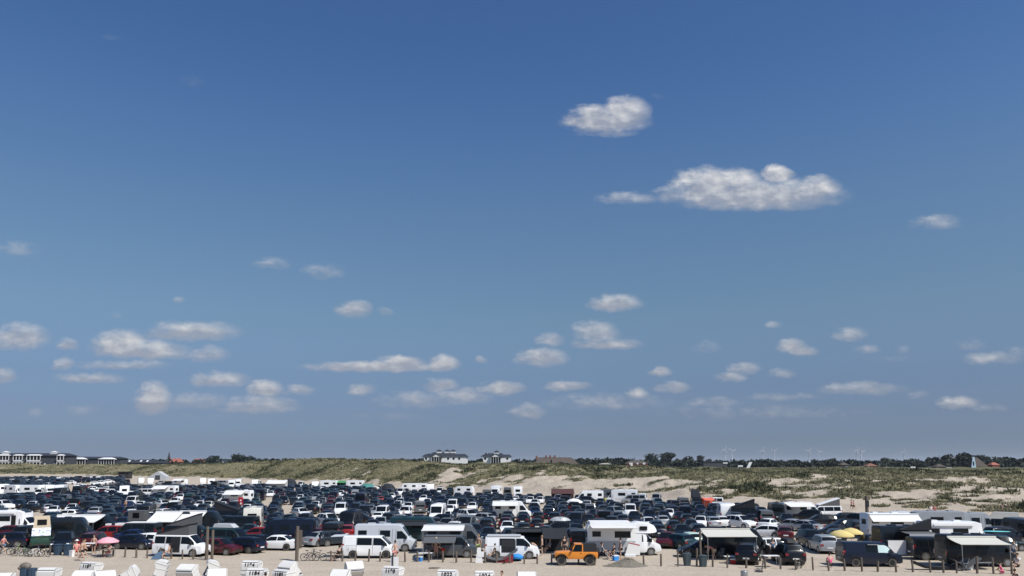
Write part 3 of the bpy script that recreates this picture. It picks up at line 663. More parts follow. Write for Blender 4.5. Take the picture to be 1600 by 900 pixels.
# ------------------------------------------------------------------ small things
def post(px, py, h, r, label, name='wooden_post', cap=None, tilt=0, group='wooden posts of the beach fence'):
    q = at(px, py)
    m = MB(); n = 9; m.tube((0, 0, -.1), (tilt * .5, 0, h * .55), r * 1.03, r, n=n).tube((tilt * .5, 0, h * .55), (tilt, 0, h), r, r * .9, n=n)
    if cap is None:
        o = put(name, m.mesh(name), WOOD, None, (q.x, q.y, 0)); return tag(o, label, 'post', group)
    root = thing(name, label, 'post', (q.x, q.y, 0), 0, None); put('shaft', m.mesh('shaft'), WOOD, root)
    cap(root); return root
def bin_(px, py, w, h, m_, label, taper=.82, lid=True, squarish=True):
    q = at(px, py); root = thing('waste_bin', label, 'bin', (q.x, q.y + w / 2, 0), 0, 'waste bins on the sand')
    a, b = w / 2, w / 2 * taper; mb = MB()
    def ring(r, z, n=16): return [(r * math.copysign(abs(math.cos(t)) ** .5, math.cos(t)), r * math.copysign(abs(math.sin(t)) ** .5, math.sin(t)), z) for t in [2 * math.pi * (i + .5) / n for i in range(n)]]
    v = ring(b, .0) + ring(a, h) ; n = 16
    mb.add(v, [(i, (i + 1) % n, n + (i + 1) % n, n + i) for i in range(n)] + [tuple(range(n - 1, -1, -1)), tuple(range(n, 2 * n))])
    for t in range(0, 16, 2):
        p0, p1 = ring(b + .01, .06)[t], ring(a + .01, h - .08)[t]; mb.tube(p0, p1, .015, n=4)
    put('body', mb.mesh('body'), m_, root)
    if lid:
        l = MB(); v = ring(a + .04, h) + ring(a + .04, h + .05) + ring(a * .6, h + .09)
        l.add(v, [(i, (i + 1) % n, n + (i + 1) % n, n + i) for i in range(n)] + [(n + i, n + (i + 1) % n, 2 * n + (i + 1) % n, 2 * n + i) for i in range(n)] + [tuple(range(n - 1, -1, -1)), tuple(range(2 * n, 3 * n))])
        put('lid', l.mesh('lid'), m_, root)
    return root
def umbrella(px, py, h, r, m_, label, closed=False, tilt=0.0, loc=None):
    q = loc or at(px, py); root = thing('parasol', label, 'parasol', (q.x, q.y, 0)); root.rotation_euler = (R(tilt), 0, 0)
    put('pole', MB().tube((0, 0, 0), (0, 0, h), .02, n=6).mesh('pole'), METAL, root); n = 8; mb = MB(); vs = [(0, 0, h + .03)]
    for rr, z in ((.5, h - .1 * r), (1.0, h - .38 * r)):
        for i in range(2 * n):
            t = math.pi * i / n; k = r * rr * (1 if i % 2 == 0 else .95); vs.append((k * math.cos(t), k * math.sin(t), z))
    N2 = 2 * n; fs = [(0, 1 + i, 1 + (i + 1) % N2) for i in range(N2)] + [(1 + i, 1 + N2 + i, 1 + N2 + (i + 1) % N2, 1 + (i + 1) % N2) for i in range(N2)]
    for i in range(N2): vs.append((vs[1 + N2 + i][0], vs[1 + N2 + i][1], vs[1 + N2 + i][2] - r * .1))
    fs += [(1 + N2 + i, 1 + 2 * N2 + i, 1 + 2 * N2 + (i + 1) % N2, 1 + N2 + (i + 1) % N2) for i in range(N2)]
    mb.add(vs, fs); put('canopy', mb.mesh('canopy', ang=60), m_, root)
    for i in range(n):
        t = 2 * math.pi * i / n; put('rib', MB().tube((0, 0, h - .02), (r * math.cos(t) * .98, r * math.sin(t) * .98, h - .40 * r), .008, n=4).mesh('rib'), METAL, root)
    return root
def camp_chair(x, y, head, m_, label):
    root = thing('camping_chair', label, 'camping chair', (x, y, 0), R(head), 'folding chairs by the campers')
    put('seat', cached('cc_s', lambda: MB().sheet([[(-.22, -.25, .42), (-.22, .25, .42)], [(.0, -.25, .38), (.0, .25, .38)], [(.24, -.25, .44), (.24, .25, .44)]], .02).mesh('seat')), m_, root)
    put('backrest', cached('cc_b', lambda: MB().hexa([(-.26, -.25, .45), (-.23, -.25, .45), (-.23, .25, .45), (-.26, .25, .45)], [(-.42, -.25, .98), (-.39, -.25, .98), (-.39, .25, .98), (-.42, .25, .98)]).mesh('backrest')), m_, root)
    f = MB()
    for s in (-1, 1):
        f.tube((-.28, s * .28, 0), (.26, s * .28, .62), .014, n=5); f.tube((.26, s * .28, 0), (-.42, s * .28, .98), .014, n=5); f.tube((-.30, s * .28, .62), (.28, s * .28, .62), .02, n=5)
    put('frame', cached('cc_f', lambda: f.mesh('frame')), METAL, root); return root
def camp_table(x, y, w, d, h, m_, label, head=0):
    root = thing('camping_table', label, 'table', (x, y, 0), R(head)); put('table_top', MB().box(-w / 2, w / 2, -d / 2, d / 2, h - .03, h).mesh('table_top'), m_, root)
    for a in (-1, 1):
        for b in (-1, 1): put('leg', MB().tube((a * (w / 2 - .06), b * (d / 2 - .05), 0), (a * (w / 2 - .1), b * (d / 2 - .08), h - .03), .014, n=5).mesh('leg'), METAL, root)
    return root
def tent_dome(x, y, r, h, m_, label, ry=None, name='dome_tent', z=0):
    ry = ry or r; root = thing(name, label, 'tent', (x, y, z)); mb = MB(); n, k = 16, 6; vs = []
    for j in range(k):
        ph = math.pi / 2 * j / k; rr = math.cos(ph) ** .8
        for i in range(n): t = 2 * math.pi * i / n; c = 1 + .06 * math.cos(4 * t); vs.append((r * rr * c * math.cos(t), ry * rr * c * math.sin(t), h * math.sin(ph)))
    vs.append((0, 0, h)); T = len(vs) - 1
    fs = [(j * n + i, j * n + (i + 1) % n, (j + 1) * n + (i + 1) % n, (j + 1) * n + i) for j in range(k - 1) for i in range(n)] + [((k - 1) * n + i, (k - 1) * n + (i + 1) % n, T) for i in range(n)]
    put('flysheet', mb.add(vs, fs).mesh('flysheet', ang=60), m_, root)
    p = MB()
    for a in (math.pi / 4, 3 * math.pi / 4):
        pts = [(r * 1.05 * math.cos(b) ** 1 * math.cos(a), ry * 1.05 * math.cos(b) * math.sin(a), h * 1.02 * math.sin(b)) for b in [math.pi * i / 12 for i in range(13)]]
        for u, v in zip(pts, pts[1:]): p.tube(u, v, .02, n=4)
    put('tent_pole', p.mesh('tent_pole'), METAL, root); return root
def wall_tent(x, y, w, d, h0, h1, m_, label, head=0, front=None, name='awning_tent', cat='awning'):
    """a shade tent: sloped roof on four poles with a rear wall"""
    root = thing(name, label, cat, (x, y, 0), R(head))
    rows = [[(-w / 2 + w * j / 6, -d / 2 + d * i / 4, h0 + (h1 - h0) * i / 4 - .06 * math.sin(math.pi * j / 6)) for j in range(7)] for i in range(5)]
    put('roof', MB().sheet(rows, .03).mesh('roof'), m_, root)
    put('wall', MB().hexa([(-w / 2, d / 2 - .02, 0), (w / 2, d / 2 - .02, 0), (w / 2, d / 2 + .01, 0), (-w / 2, d / 2 + .01, 0)], [(-w / 2, d / 2 - .02, h1 - .08), (w / 2, d / 2 - .02, h1 - .08), (w / 2, d / 2 + .01, h1 - .08), (-w / 2, d / 2 + .01, h1 - .08)]).mesh('wall'), m_, root)
    for a in (-1, 1): put('pole', MB().tube((a * w / 2, -d / 2, 0), (a * w / 2, -d / 2, h0), .025, n=6).mesh('pole'), METAL, root)
    return root
# ------------------------------------------------------------------ terrain
def vnoise(x, y, seed=0):
    xi = np.floor(x).astype(np.int64); yi = np.floor(y).astype(np.int64); xf = x - xi; yf = y - yi
    def h(a, b):
        n = (a * 374761393 + b * 668265263 + seed * 974634777) & 0x7fffffff; n = ((n ^ (n >> 13)) * 1274126177) & 0x7fffffff
        return ((n ^ (n >> 16)) & 0xffff) / 65535.0
    u = xf * xf * (3 - 2 * xf); v = yf * yf * (3 - 2 * yf)
    return (h(xi, yi) * (1 - u) + h(xi + 1, yi) * u) * (1 - v) + (h(xi, yi + 1) * (1 - u) + h(xi + 1, yi + 1) * u) * v
def fbm(x, y, o=4, seed=0, g=.5):
    s = 0; a = 1; t = 0
    for i in range(o): s = s + a * vnoise(x * 2 ** i, y * 2 ** i, seed + i * 17); t += a; a *= g
    return s / t * 2 - 1
def sstep(a, b, x): t = np.clip((x - a) / (b - a), 0, 1); return t * t * (3 - 2 * t)
# foot of the dunes (picture row on flat sand) and skyline row against picture column
FX = np.array([-300, 0, 100, 200, 300, 400, 500, 600, 700, 800, 900, 1000, 1100, 1200, 1300, 1400, 1500, 1600, 1900.])
FY = np.array([741, 741, 741, 744, 746, 749, 753.5, 758, 763, 768, 773, 778, 785, 789, 793, 797, 801, 804, 806.])
H1 = np.array([5.6, 5.7, 5.7, 5.6, 5.8, 7.6, 9.3, 8.4, 7.3, 7.2, 6.6, 5.2, 5.0, 5.0, 5.1, 5.0, 4.9, 4.9, 4.9])     # crest height
def colrow(x, y):
    px = PPX + F * x / (y * math.cos(PITCH) - HC * math.sin(PITCH) * 0 + 1e-6) ; return px
def foot(px): return F * HC / (np.interp(px, FX, FY) - HOR)
def terrain(x, y):
    x = np.asarray(x, float); y = np.asarray(y, float); ys = np.maximum(y, 30)
    px = PPX + F * x / ys; D0 = foot(px) + 9 * fbm(x / 38, y / 38, 3, 5); t = y - D0
    h = np.interp(px, FX, H1); wid = np.interp(px, [0, 500, 900, 1150, 1600], [60, 60, 55, 75, 90])
    big = fbm(x / 55, y / 40, 3, 1); mid = fbm(x / 17, y / 13, 3, 2); sm = fbm(x / 4.5, y / 4.0, 3, 3)
    ramp = sstep(0, 1, t / wid)
    z = ramp * (h + big * 1.5 * sstep(200, 60, t * 0 + 100) + mid * 1.9) + np.clip(t / 14, 0, 1) * (sm * .85 + .3 * mid)
    emb = np.exp(-((t - 9) / 6.0) ** 2) * (.9 + 1.0 * fbm(x / 11, y / 11, 2, 9)); z = z + np.clip(emb, 0, 3)
    # keep the ground behind the crest below the line of sight of the crest
    z = np.where(t > 110, z - (t - 110) * .004 - np.abs(mid) * .3, z)
    fall = sstep(320, 620, t); z = z * (1 - fall) + 2.0 * fall
    return np.where(t > 0, np.maximum(z, 0), 0), t, px
def gz(x, y): return float(terrain(np.array([x]), np.array([y]))[0][0])

def grass_mask(x, y, z, t, px):
    n = fbm(x / 14, y / 9, 4, 31); n2_ = fbm(x / 3.2, y / 3.2, 2, 37)
    need = np.interp(px, [0, 380, 640, 700, 900, 1150, 1300, 1600], [3, 5, 7, 24, 38, 42, 38, 46])        # depth of the bare strip at the foot
    g = .25 + (t - need * (1 + .7 * fbm(x / 30, y / 22, 3, 41))) / (need * .55)
    g = np.clip(g, -.95, 1.6) + n * 1.45 + n2_ * .75
    blow = fbm(x / 22, y / 13, 3, 51); g = g - 4.5 * np.clip(blow - np.interp(px, [0, 380, 420, 560, 600, 1000, 1100, 1600], [.3, .3, .08, .08, .28, .26, .45, .45]), 0, 1) * sstep(110, 45, t)
    hum = fbm(x / 5, y / 3.0, 3, 61); g = np.where((t > 2) & (hum > .16) & (fbm(x / 30, y / 9, 2, 67) > -.1), np.maximum(g, (hum - .16) * 6), g)
    return np.clip(g * 1.3 + .25, 0, 1)

def polar_sheet():
    pxs = np.linspace(-260, 1860, 1150); ks = np.concatenate([np.linspace(-6, 130, 170), np.linspace(132, 330, 70), np.linspace(340, 660, 26)])
    A, K = np.meshgrid(pxs, ks); Y = foot(A) + K; X = (A - PPX) / F * Y
    z, t, px = terrain(X, Y); z = np.where(K < -3, -.25, z - .03 * (t <= .5)); g = grass_mask(X, Y, z, t, px)
    return X, Y, z, g, t
X_, Y_, Z_, G_, T_ = polar_sheet(); nr, nc = X_.shape
V = np.stack([X_, Y_, Z_], -1).reshape(-1, 3); ii = np.arange(nr * nc).reshape(nr, nc)
FQ = np.stack([ii[:-1, :-1], ii[:-1, 1:], ii[1:, 1:], ii[1:, :-1]], -1).reshape(-1, 4)
me = mesh_np('dunes', V, FQ, smooth=True); ca = me.color_attributes.new('cover', 'FLOAT_COLOR', 'POINT')
heath = np.clip(fbm(X_ / 40, Y_ / 28, 3, 71) * 1.6 + sstep(50, 180, T_) * 1.1 - .1, 0, 1)
cc = np.stack([G_, heath, G_ * 0, G_ * 0 + 1], -1).reshape(-1); ca.data.foreach_set('color', cc.astype(np.float32))

def sand_nodes(t, vec):
    a = N(t, 'ShaderNodeTexNoise'); a.inputs['Scale'].default_value = .35; a.inputs['Detail'].default_value = 8; a.inputs['Roughness'].default_value = .65; L(t, vec, a.inputs['Vector'])
    b = N(t, 'ShaderNodeTexNoise'); b.inputs['Scale'].default_value = 4.5; b.inputs['Detail'].default_value = 6; L(t, vec, b.inputs['Vector'])
    m1 = N(t, 'ShaderNodeMix', data_type='RGBA'); L(t, mth(t, 'MULTIPLY_ADD', a.outputs[0], 2.2, -.6, clamp=True), m1.inputs[0]); m1.inputs[6].default_value = (*SAND_A, 1); m1.inputs[7].default_value = (*SAND_B, 1)
    m2 = N(t, 'ShaderNodeMix', data_type='RGBA', blend_type='MULTIPLY'); m2.inputs[0].default_value = 1; L(t, m1.outputs[2], m2.inputs[6])
    g = N(t, 'ShaderNodeMapRange'); L(t, b.outputs[0], g.inputs[0]); g.inputs[1].default_value = .25; g.inputs[2].default_value = .75; g.inputs[3].default_value = .82; g.inputs[4].default_value = 1.14
    cb = N(t, 'ShaderNodeCombineColor'); [L(t, g.outputs[0], cb.inputs[i]) for i in range(3)]; L(t, cb.outputs[0], m2.inputs[7])
    return m2.outputs[2], a, b
SAND_A, SAND_B = (.385, .330, .262), (.475, .408, .328)
dm = D.materials.new('dune_surface'); dm.use_nodes = True; t = dm.node_tree; bs = t.nodes['Principled BSDF']; bs.inputs['Roughness'].default_value = .95; bs.inputs['Specular IOR Level'].default_value = .1
tc = N(t, 'ShaderNodeTexCoord'); at_ = N(t, 'ShaderNodeAttribute', attribute_name='cover'); sc_, na, nb = sand_nodes(t, tc.outputs['Object'])
sp = N(t, 'ShaderNodeSeparateColor'); L(t, at_.outputs['Color'], sp.inputs[0])
fn = N(t, 'ShaderNodeTexNoise'); fn.inputs['Scale'].default_value = .9; fn.inputs['Detail'].default_value = 7; fn.inputs['Roughness'].default_value = .7; L(t, tc.outputs['Object'], fn.inputs['Vector'])
gm = N(t, 'ShaderNodeMix', data_type='RGBA'); L(t, mth(t, 'MULTIPLY_ADD', fn.outputs[0], 3.0, -1.0, clamp=True), gm.inputs[0]); gm.inputs[6].default_value = (.105, .10, .055, 1); gm.inputs[7].default_value = (.26, .235, .15, 1)
gh = N(t, 'ShaderNodeMix', data_type='RGBA'); L(t, mth(t, 'MULTIPLY', sp.outputs[1], fn.outputs[0]), gh.inputs[0]); L(t, gm.outputs[2], gh.inputs[6]); gh.inputs[7].default_value = (.045, .058, .026, 1)
fin = N(t, 'ShaderNodeMix', data_type='RGBA'); k = mth(t, 'MULTIPLY_ADD', fn.outputs[0], 1.2, -.6); k = mth(t, 'ADD', k, sp.outputs[0]); k = mth(t, 'MULTIPLY_ADD', k, 3.0, -.9, clamp=True)
L(t, k, fin.inputs[0]); L(t, sc_, fin.inputs[6]); L(t, gh.outputs[2], fin.inputs[7]); L(t, fin.outputs[2], bs.inputs['Base Color'])
bp = N(t, 'ShaderNodeBump'); bp.inputs['Strength'].default_value = .7; bp.inputs['Distance'].default_value = .6; L(t, fn.outputs[0], bp.inputs['Height']); L(t, bp.outputs[0], bs.inputs['Normal'])
structure(put('dunes', me, dm), 'grassy sand dunes running behind the car park')

# flat beach and parking ground, one sheet out to the horizon
gmat = D.materials.new('beach_sand'); gmat.use_nodes = True; t = gmat.node_tree; bs = t.nodes['Principled BSDF']; bs.inputs['Roughness'].default_value = .95; bs.inputs['Specular IOR Level'].default_value = .1
tc = N(t, 'ShaderNodeTexCoord'); sc_, na, nb = sand_nodes(t, tc.outputs['Object'])
mp = N(t, 'ShaderNodeMapping'); L(t, tc.outputs['Object'], mp.inputs[0]); mp.inputs['Scale'].default_value = (.06, .9, 1); mp.inputs['Rotation'].default_value = (0, 0, R(-4))
tr = N(t, 'ShaderNodeTexNoise'); tr.inputs['Scale'].default_value = 1.2; tr.inputs['Detail'].default_value = 5; tr.inputs['Distortion'].default_value = .6; L(t, mp.outputs[0], tr.inputs['Vector'])
tk = N(t, 'ShaderNodeMix', data_type='RGBA'); L(t, mth(t, 'MULTIPLY_ADD', tr.outputs[0], 4, -2.3, clamp=True), tk.inputs[0]); L(t, sc_, tk.inputs[6]); tk.inputs[7].default_value = (.33, .28, .222, 1)
L(t, tk.outputs[2], bs.inputs['Base Color'])
fp = N(t, 'ShaderNodeTexVoronoi'); fp.inputs['Scale'].default_value = 2.3; L(t, tc.outputs['Object'], fp.inputs['Vector'])
hh = mth(t, 'ADD', mth(t, 'MULTIPLY', nb.outputs[0], .5), mth(t, 'MULTIPLY', fp.outputs['Distance'], .35))
bp = N(t, 'ShaderNodeBump'); bp.inputs['Strength'].default_value = .8; bp.inputs['Distance'].default_value = .12; L(t, hh, bp.inputs['Height']); L(t, bp.outputs[0], bs.inputs['Normal'])
gx = np.concatenate([[-30000, -6000, -1500], np.linspace(-700, 700, 60), [1500, 6000, 30000]]); gy = np.concatenate([[-400, -40, 10, 30], np.linspace(40, 90, 110), np.linspace(92, 600, 60), [900, 1500, 4000, 12000, 40000]])
GX, GY = np.meshgrid(gx, gy); GZ = np.where((GY < 92) & (GY > 30) & (abs(GX) < 690), .03 * fbm(GX / 3, GY / 1.5, 2, 81), 0) - .01
ii = np.arange(GX.size).reshape(GX.shape); FQ = np.stack([ii[:-1, :-1], ii[:-1, 1:], ii[1:, 1:], ii[1:, :-1]], -1).reshape(-1, 4)
structure(put('beach', mesh_np('beach', np.stack([GX, GY, GZ], -1).reshape(-1, 3), FQ, smooth=True), gmat), 'pale dry sand of the beach and car park', 'sand')
# farmland beyond the dunes, a sheet of its own above the sand
fm = mat('farmland', (.022, .030, .016), rough=.95, noise=.5, nscale=.01)
structure(put('fields', mesh_np('fields', np.array([(-9000, 900, 2.0), (9000, 900, 2.0), (30000, 40000, 2.0), (-30000, 40000, 2.0)]), np.array([[0, 1, 2, 3]])), fm), 'dark green farmland behind the dunes', 'fields')

# marram grass: tufts of a few blades, far too many to count
def tufts(n, name, mats, cond, hgt, wid, label, blades=5, kmax=150.0, cat='grass'):
    px = rng.uniform(-60, 1660, n); k = rng.uniform(0, 1, n) ** 1.35 * kmax; y = foot(px) + k; x = (px - PPX) / F * y
    z, t, pp = terrain(x, y); g = grass_mask(x, y, z, t, pp); ok = cond(x, y, t, g, pp) & (t > 1.0)
    x, y, z, g = x[ok], y[ok], z[ok], g[ok]; m = len(x); vs = []; fs = []; ms = []
    h = hgt * rng.uniform(.6, 1.4, m); w = wid * rng.uniform(.7, 1.4, m) * (1 + y / 600); tone = (np.clip(fbm(x / 30, y / 20, 3, 91) * 1.6 + .5 + rng.normal(0, .10, m), 0, .999) * len(mats)).astype(int)
    for b in range(blades):
        a = rng.uniform(0, 2 * np.pi, m); o = w * rng.uniform(0, .6, m); bx = x + np.cos(a) * o; by = y + np.sin(a) * o; a2 = a + rng.uniform(-.8, .8, m); ln = h * rng.uniform(.2, .8, m)
        hw = w * .15; p = rng.uniform(0, np.pi, m)
        v = np.stack([np.stack([bx - np.cos(p) * hw, by - np.sin(p) * hw, z - .1], -1), np.stack([bx + np.cos(p) * hw, by + np.sin(p) * hw, z - .1], -1),
                      np.stack([bx + np.cos(a2) * ln, by + np.sin(a2) * ln, z + h * rng.uniform(.6, 1.1, m)], -1)], 1)
        vs.append(v.reshape(-1, 3)); fs.append(np.arange(3 * m).reshape(-1, 3) + 3 * m * b); ms.append(tone)
    o = put(name, mesh_np(name, np.concatenate(vs), np.concatenate(fs), np.concatenate(ms)), mats); tag(o, label, cat, None, 'stuff'); return o
GRS = [mat('marram_%d' % i, c, rough=.8, noise=.2, nscale=.3) for i, c in enumerate([(.115, .112, .060), (.155, .148, .080), (.21, .19, .105), (.28, .25, .15)])]
SHR = [mat('shrub_%d' % i, c, rough=.85, noise=.3, nscale=.7) for i, c in enumerate([(.035, .048, .022), (.055, .066, .03), (.08, .085, .042)])]
tufts(190000, 'marram_grass', GRS, lambda x, y, t, g, p: rng.uniform(0, 1, len(x)) < np.clip(g * 1.1 - .2, 0, .5), .48, .6, 'tufts of green and straw coloured marram grass on the dunes')
tufts(60000, 'dune_shrubs', SHR, lambda x, y, t, g, p: (fbm(x / 16, y / 11, 3, 101) > .26) & (g > .5) & (t > 5), .8, 1.1, 'patches of low dark shrub growing on the dunes', 6, 240.0, 'shrubs')
# ------------------------------------------------------------------ trees and woods beyond the dunes
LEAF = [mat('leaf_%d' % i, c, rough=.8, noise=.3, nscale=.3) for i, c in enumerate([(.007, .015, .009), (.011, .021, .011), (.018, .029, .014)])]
BARK = mat('bark', (.06, .045, .035), rough=.95)
def leaf_cloud(blobs, n, size, seed):
    r = np.random.default_rng(seed); tot = sum(b[3] * b[5] for b in blobs); vs = []; ms = []
    for (cx, cy, cz, rx, ry, rz) in blobs:
        m = max(12, int(n * rx * rz / tot)); d = r.normal(size=(m, 3)); d /= np.linalg.norm(d, axis=1)[:, None]; rad = r.uniform(.55, 1.05, m) ** .6
        lump = 1 + .22 * np.sin(d[:, 0] * 5 + seed) * np.cos(d[:, 2] * 6 + seed); c = np.stack([cx + d[:, 0] * rx * rad * lump, cy + d[:, 1] * ry * rad * lump, cz + d[:, 2] * rz * rad * lump], -1)
        a = r.normal(size=(m, 3)); a /= np.linalg.norm(a, axis=1)[:, None]; b = np.cross(a, r.normal(size=(m, 3))); b /= np.linalg.norm(b, axis=1)[:, None]; s = size * r.uniform(.5, 1.3, m)[:, None]
        vs.append(np.stack([c - a * s, c - b * s * .8, c + a * s, c + b * s * .8], 1).reshape(-1, 3)); ms.append(r.integers(0, 3, m))
    V = np.concatenate(vs); return V, np.arange(len(V)).reshape(-1, 4), np.concatenate(ms)
def blobs_for(xc, yc, z0, ztop, w, k, seed):
    r = random.Random(seed); h = ztop - z0; out = [(xc, yc, z0 + h * .62, w * .36, w * .36, h * .36)]
    for i in range(k):
        a = r.uniform(0, 2 * math.pi); q = r.uniform(.2, .36); out.append((xc + math.cos(a) * w * q, yc + math.sin(a) * w * q, z0 + h * r.uniform(.35, .8), w * r.uniform(.16, .26), w * .22, h * r.uniform(.14, .22)))
    return out
def tree(px, pyt, Y, wpx, label, seed, group='separate trees beyond the dunes'):
    xc = (px - PPX) / F * Y; zt = HC + (HOR - pyt) / F * Y; w = wpx / F * Y; z0 = 2.0
    root = thing('broadleaf_tree', label, 'tree', (xc, Y, z0), 0, group); h = zt - z0
    m = MB().tube((0, 0, 0), (0, 0, h * .45), w * .035, w * .025, n=8); r = random.Random(seed)
    for i in range(5):
        a = r.uniform(0, 6.28); m.tube((0, 0, h * r.uniform(.3, .45)), (math.cos(a) * w * .25, math.sin(a) * w * .25, h * r.uniform(.55, .75)), w * .018, w * .006, n=5)
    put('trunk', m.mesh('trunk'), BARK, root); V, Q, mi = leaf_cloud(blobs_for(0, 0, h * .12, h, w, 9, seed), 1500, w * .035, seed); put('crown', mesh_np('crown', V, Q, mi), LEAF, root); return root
for i, (px, pyt, Y, w, lb) in enumerate([(334, 711, 1300, 21, 'round dark tree standing alone right of the red roofed houses'), (375, 709, 1300, 26, 'broad dark tree left of centre, behind the small white gable'),
    (392, 712, 1300, 24, 'lower dark tree at the right end of the clump by the white gables'), (428, 716, 1350, 14, 'small round tree just left of the high grassy dune'),
    (1017, 708, 1250, 22, 'leftmost of the two big round trees standing above the woods'), (1041, 707, 1250, 27, 'largest round tree, right of the two big ones above the woods'),
    (1074, 712, 1250, 18, 'uneven bushy tree between the big round tree and the square one'), (1093, 711, 1250, 15, 'compact round tree at the right end of the tall trees'),
    (628, 716, 1200, 14, 'small round tree left of the three-turret pavilion'), (645, 717, 1200, 14, 'small tree right beside the three-turret pavilion'), (990, 715, 1300, 5, 'thin pointed dark tree left of the big round trees'),
    (1380, 715, 1400, 16, 'domed tree rising from the woods in the right part'), (1538, 713, 1400, 16, 'small dome of a tree right of the blue gable house')]):
    tree(px, pyt, Y, w, lb, 100 + i)
# the long wood that reads as one mass
WX = [-80, 0, 100, 200, 300, 400, 440, 520, 600, 640, 700, 760, 800, 860, 900, 960, 1020, 1080, 1120, 1150, 1185, 1210, 1260, 1310, 1350, 1400, 1440, 1480, 1500, 1520, 1560, 1600, 1680]
WY = [722, 722, 721, 720, 719, 718, 719, 718, 719, 718, 719, 719, 719, 719, 717, 717, 719, 719, 721, 721, 718, 720, 720, 718, 721, 719, 718, 712, 710, 711, 716, 717, 718]
bl = []; rw = random.Random(3)
for i in range(620):
    px = rw.uniform(-80, 1680); Y = rw.uniform(1000, 1600); w = rw.uniform(9, 18); zt = HC + (HOR - (np.interp(px, WX, WY) + rw.uniform(-.5, 3.2))) / F * Y; xc = (px - PPX) / F * Y
    bl.append((xc, Y, max(zt - w * .3, 3), w * .62, w * .5, w * .42)); bl.append((xc + rw.uniform(-8, 8), Y - 10, max(zt - w * .75, 2), w * .7, w * .5, w * .4)); bl.append((xc + rw.uniform(-8, 8), Y - 15, 3, w * .9, w * .5, w * .4))
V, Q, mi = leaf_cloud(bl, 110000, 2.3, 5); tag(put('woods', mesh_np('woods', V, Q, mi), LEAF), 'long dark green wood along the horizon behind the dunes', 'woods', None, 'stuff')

# ------------------------------------------------------------------ buildings
ROOFD = mat('dark_slate_roof', (.028, .032, .04), rough=.6, noise=.25, nscale=1.2); ROOFR = mat('red_tile_roof', (.34, .11, .07), rough=.8, noise=.2, nscale=1.2); THATCH = mat('thatch', (.085, .07, .06), rough=.95, noise=.25, nscale=.8)
WALLW = mat('white_render', (.72, .72, .71), rough=.8, noise=.06); WALLG = mat('grey_boarding', (.055, .06, .07), rough=.8, noise=.1); BRICK = mat('red_brick', (.20, .09, .065), rough=.85, noise=.2, nscale=2); BLUEW = mat('pale_blue_boards', (.42, .56, .66), rough=.7)
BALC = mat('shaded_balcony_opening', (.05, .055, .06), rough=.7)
def XZ(px, py, Y): return (px - PPX) / F * Y, HC + (HOR - py) / F * Y
def bldg(name, label, px, Y, cat='building', group=None): x, _ = XZ(px, HOR, Y); return thing(name, label, cat, (x, Y, 0), 0, group), x
def hip(x0, x1, y0, y1, z0, z1, ins, ov=.6):
    c = (y0 + y1) / 2; m = MB(); v = [(x0 - ov, y0 - ov, z0), (x1 + ov, y0 - ov, z0), (x1 + ov, y1 + ov, z0), (x0 - ov, y1 + ov, z0), (x0 + ins, c, z1), (x1 - ins, c, z1)]
    return m.add(v, [(0, 1, 5, 4), (1, 2, 5), (2, 3, 4, 5), (3, 0, 4), (3, 2, 1, 0)])
def gable_front(xc, w, y0, y1, z0, z1, m=None):    # ridge runs away from the camera
    m = m or MB(); v = [(xc - w / 2, y0, z0), (xc + w / 2, y0, z0), (xc, y0, z1), (xc - w / 2, y1, z0), (xc + w / 2, y1, z0), (xc, y1, z1)]
    return m.add(v, [(0, 1, 2), (5, 4, 3), (0, 2, 5, 3), (2, 1, 4, 5), (0, 3, 4, 1)])
def win_(root, x, y, z, w, h, m=None, name='window'):
    o = put(name, MB().box(x - w / 2, x + w / 2, y - .12, y - .02, z, z + h).mesh(name), m or GLASS, root)
    put('frame', MB().box(x - w / 2 - .08, x + w / 2 + .08, y - .06, y - .015, z - .12, z - .01).mesh('frame'), WALLW, o); return o
# hotel with balconies, far left
Y = 640; root, xo = bldg('hotel', 'long dark roofed hotel with white balcony bays at far left', 50, Y)
def lx(px, Yy=None, xo_=None): return (px - PPX) / F * (Yy or Y) - xo
zb = 3; zr0 = XZ(0, 712, Y)[1]; zr1 = XZ(0, 708, Y)[1]
put('wall', MB().box(lx(-40), lx(106), 1, 16, zb, zr0).mesh('wall'), WALLG, root)
put('roof', hip(lx(-40), lx(106), 1, 16, zr0, zr1, 3, 1).mesh('roof'), ROOFD, root)
for a, b in ((-18, -4), (0, 19), (26, 40), (47, 68), (94, 104)):
    m = MB()
    for fl in range(2):
        z = zb + .8 + fl * (zr0 - zb) * .5; hh = (zr0 - zb) * .5
        m.box(lx(a), lx(b), -1.6, 1.1, z + hh - .75, z + hh - .35); m.box(lx(a), lx(b), -1.7, -1.5, z, z + 1.0)
        nP = max(2, round((b - a) / 5))
        for k in range(nP + 1): xx = lx(a) + (lx(b) - lx(a)) * k / nP; m.box(xx - .2, xx + .2, -1.65, -1.3, z + 1.0, z + hh - .75)
    bay = put('balcony_bay', m.mesh('balcony_bay'), WALLW, root)
    put('bay_roof', hip(lx(a), lx(b), -1.8, 1.5, zr0 + .1, zr0 + 1.0, 1.2, .3).mesh('bay_roof'), WALLW, bay)
    put('opening', MB().box(lx(a) + .3, lx(b) - .3, .7, .95, zb + 1, zr0 - .6).mesh('opening'), BALC, root)
for p in (3, 79):
    h_ = hip(lx(p) - 2.4, lx(p) + 2.4, 6, 10, zr1 + .72, zr1 + 1.7, 2.2, .3); put('roof_turret', MB().box(lx(p) - 2.4, lx(p) + 2.4, 6, 10, zr1 - .8, zr1 + .7).add(h_.v, h_.f).mesh('roof_turret'), WALLW, root)
for p in (73, 84, 88): win_(root, lx(p), .95, zb + 3 if p != 84 else zb + 1, 1.4, 1.6, WALLW)
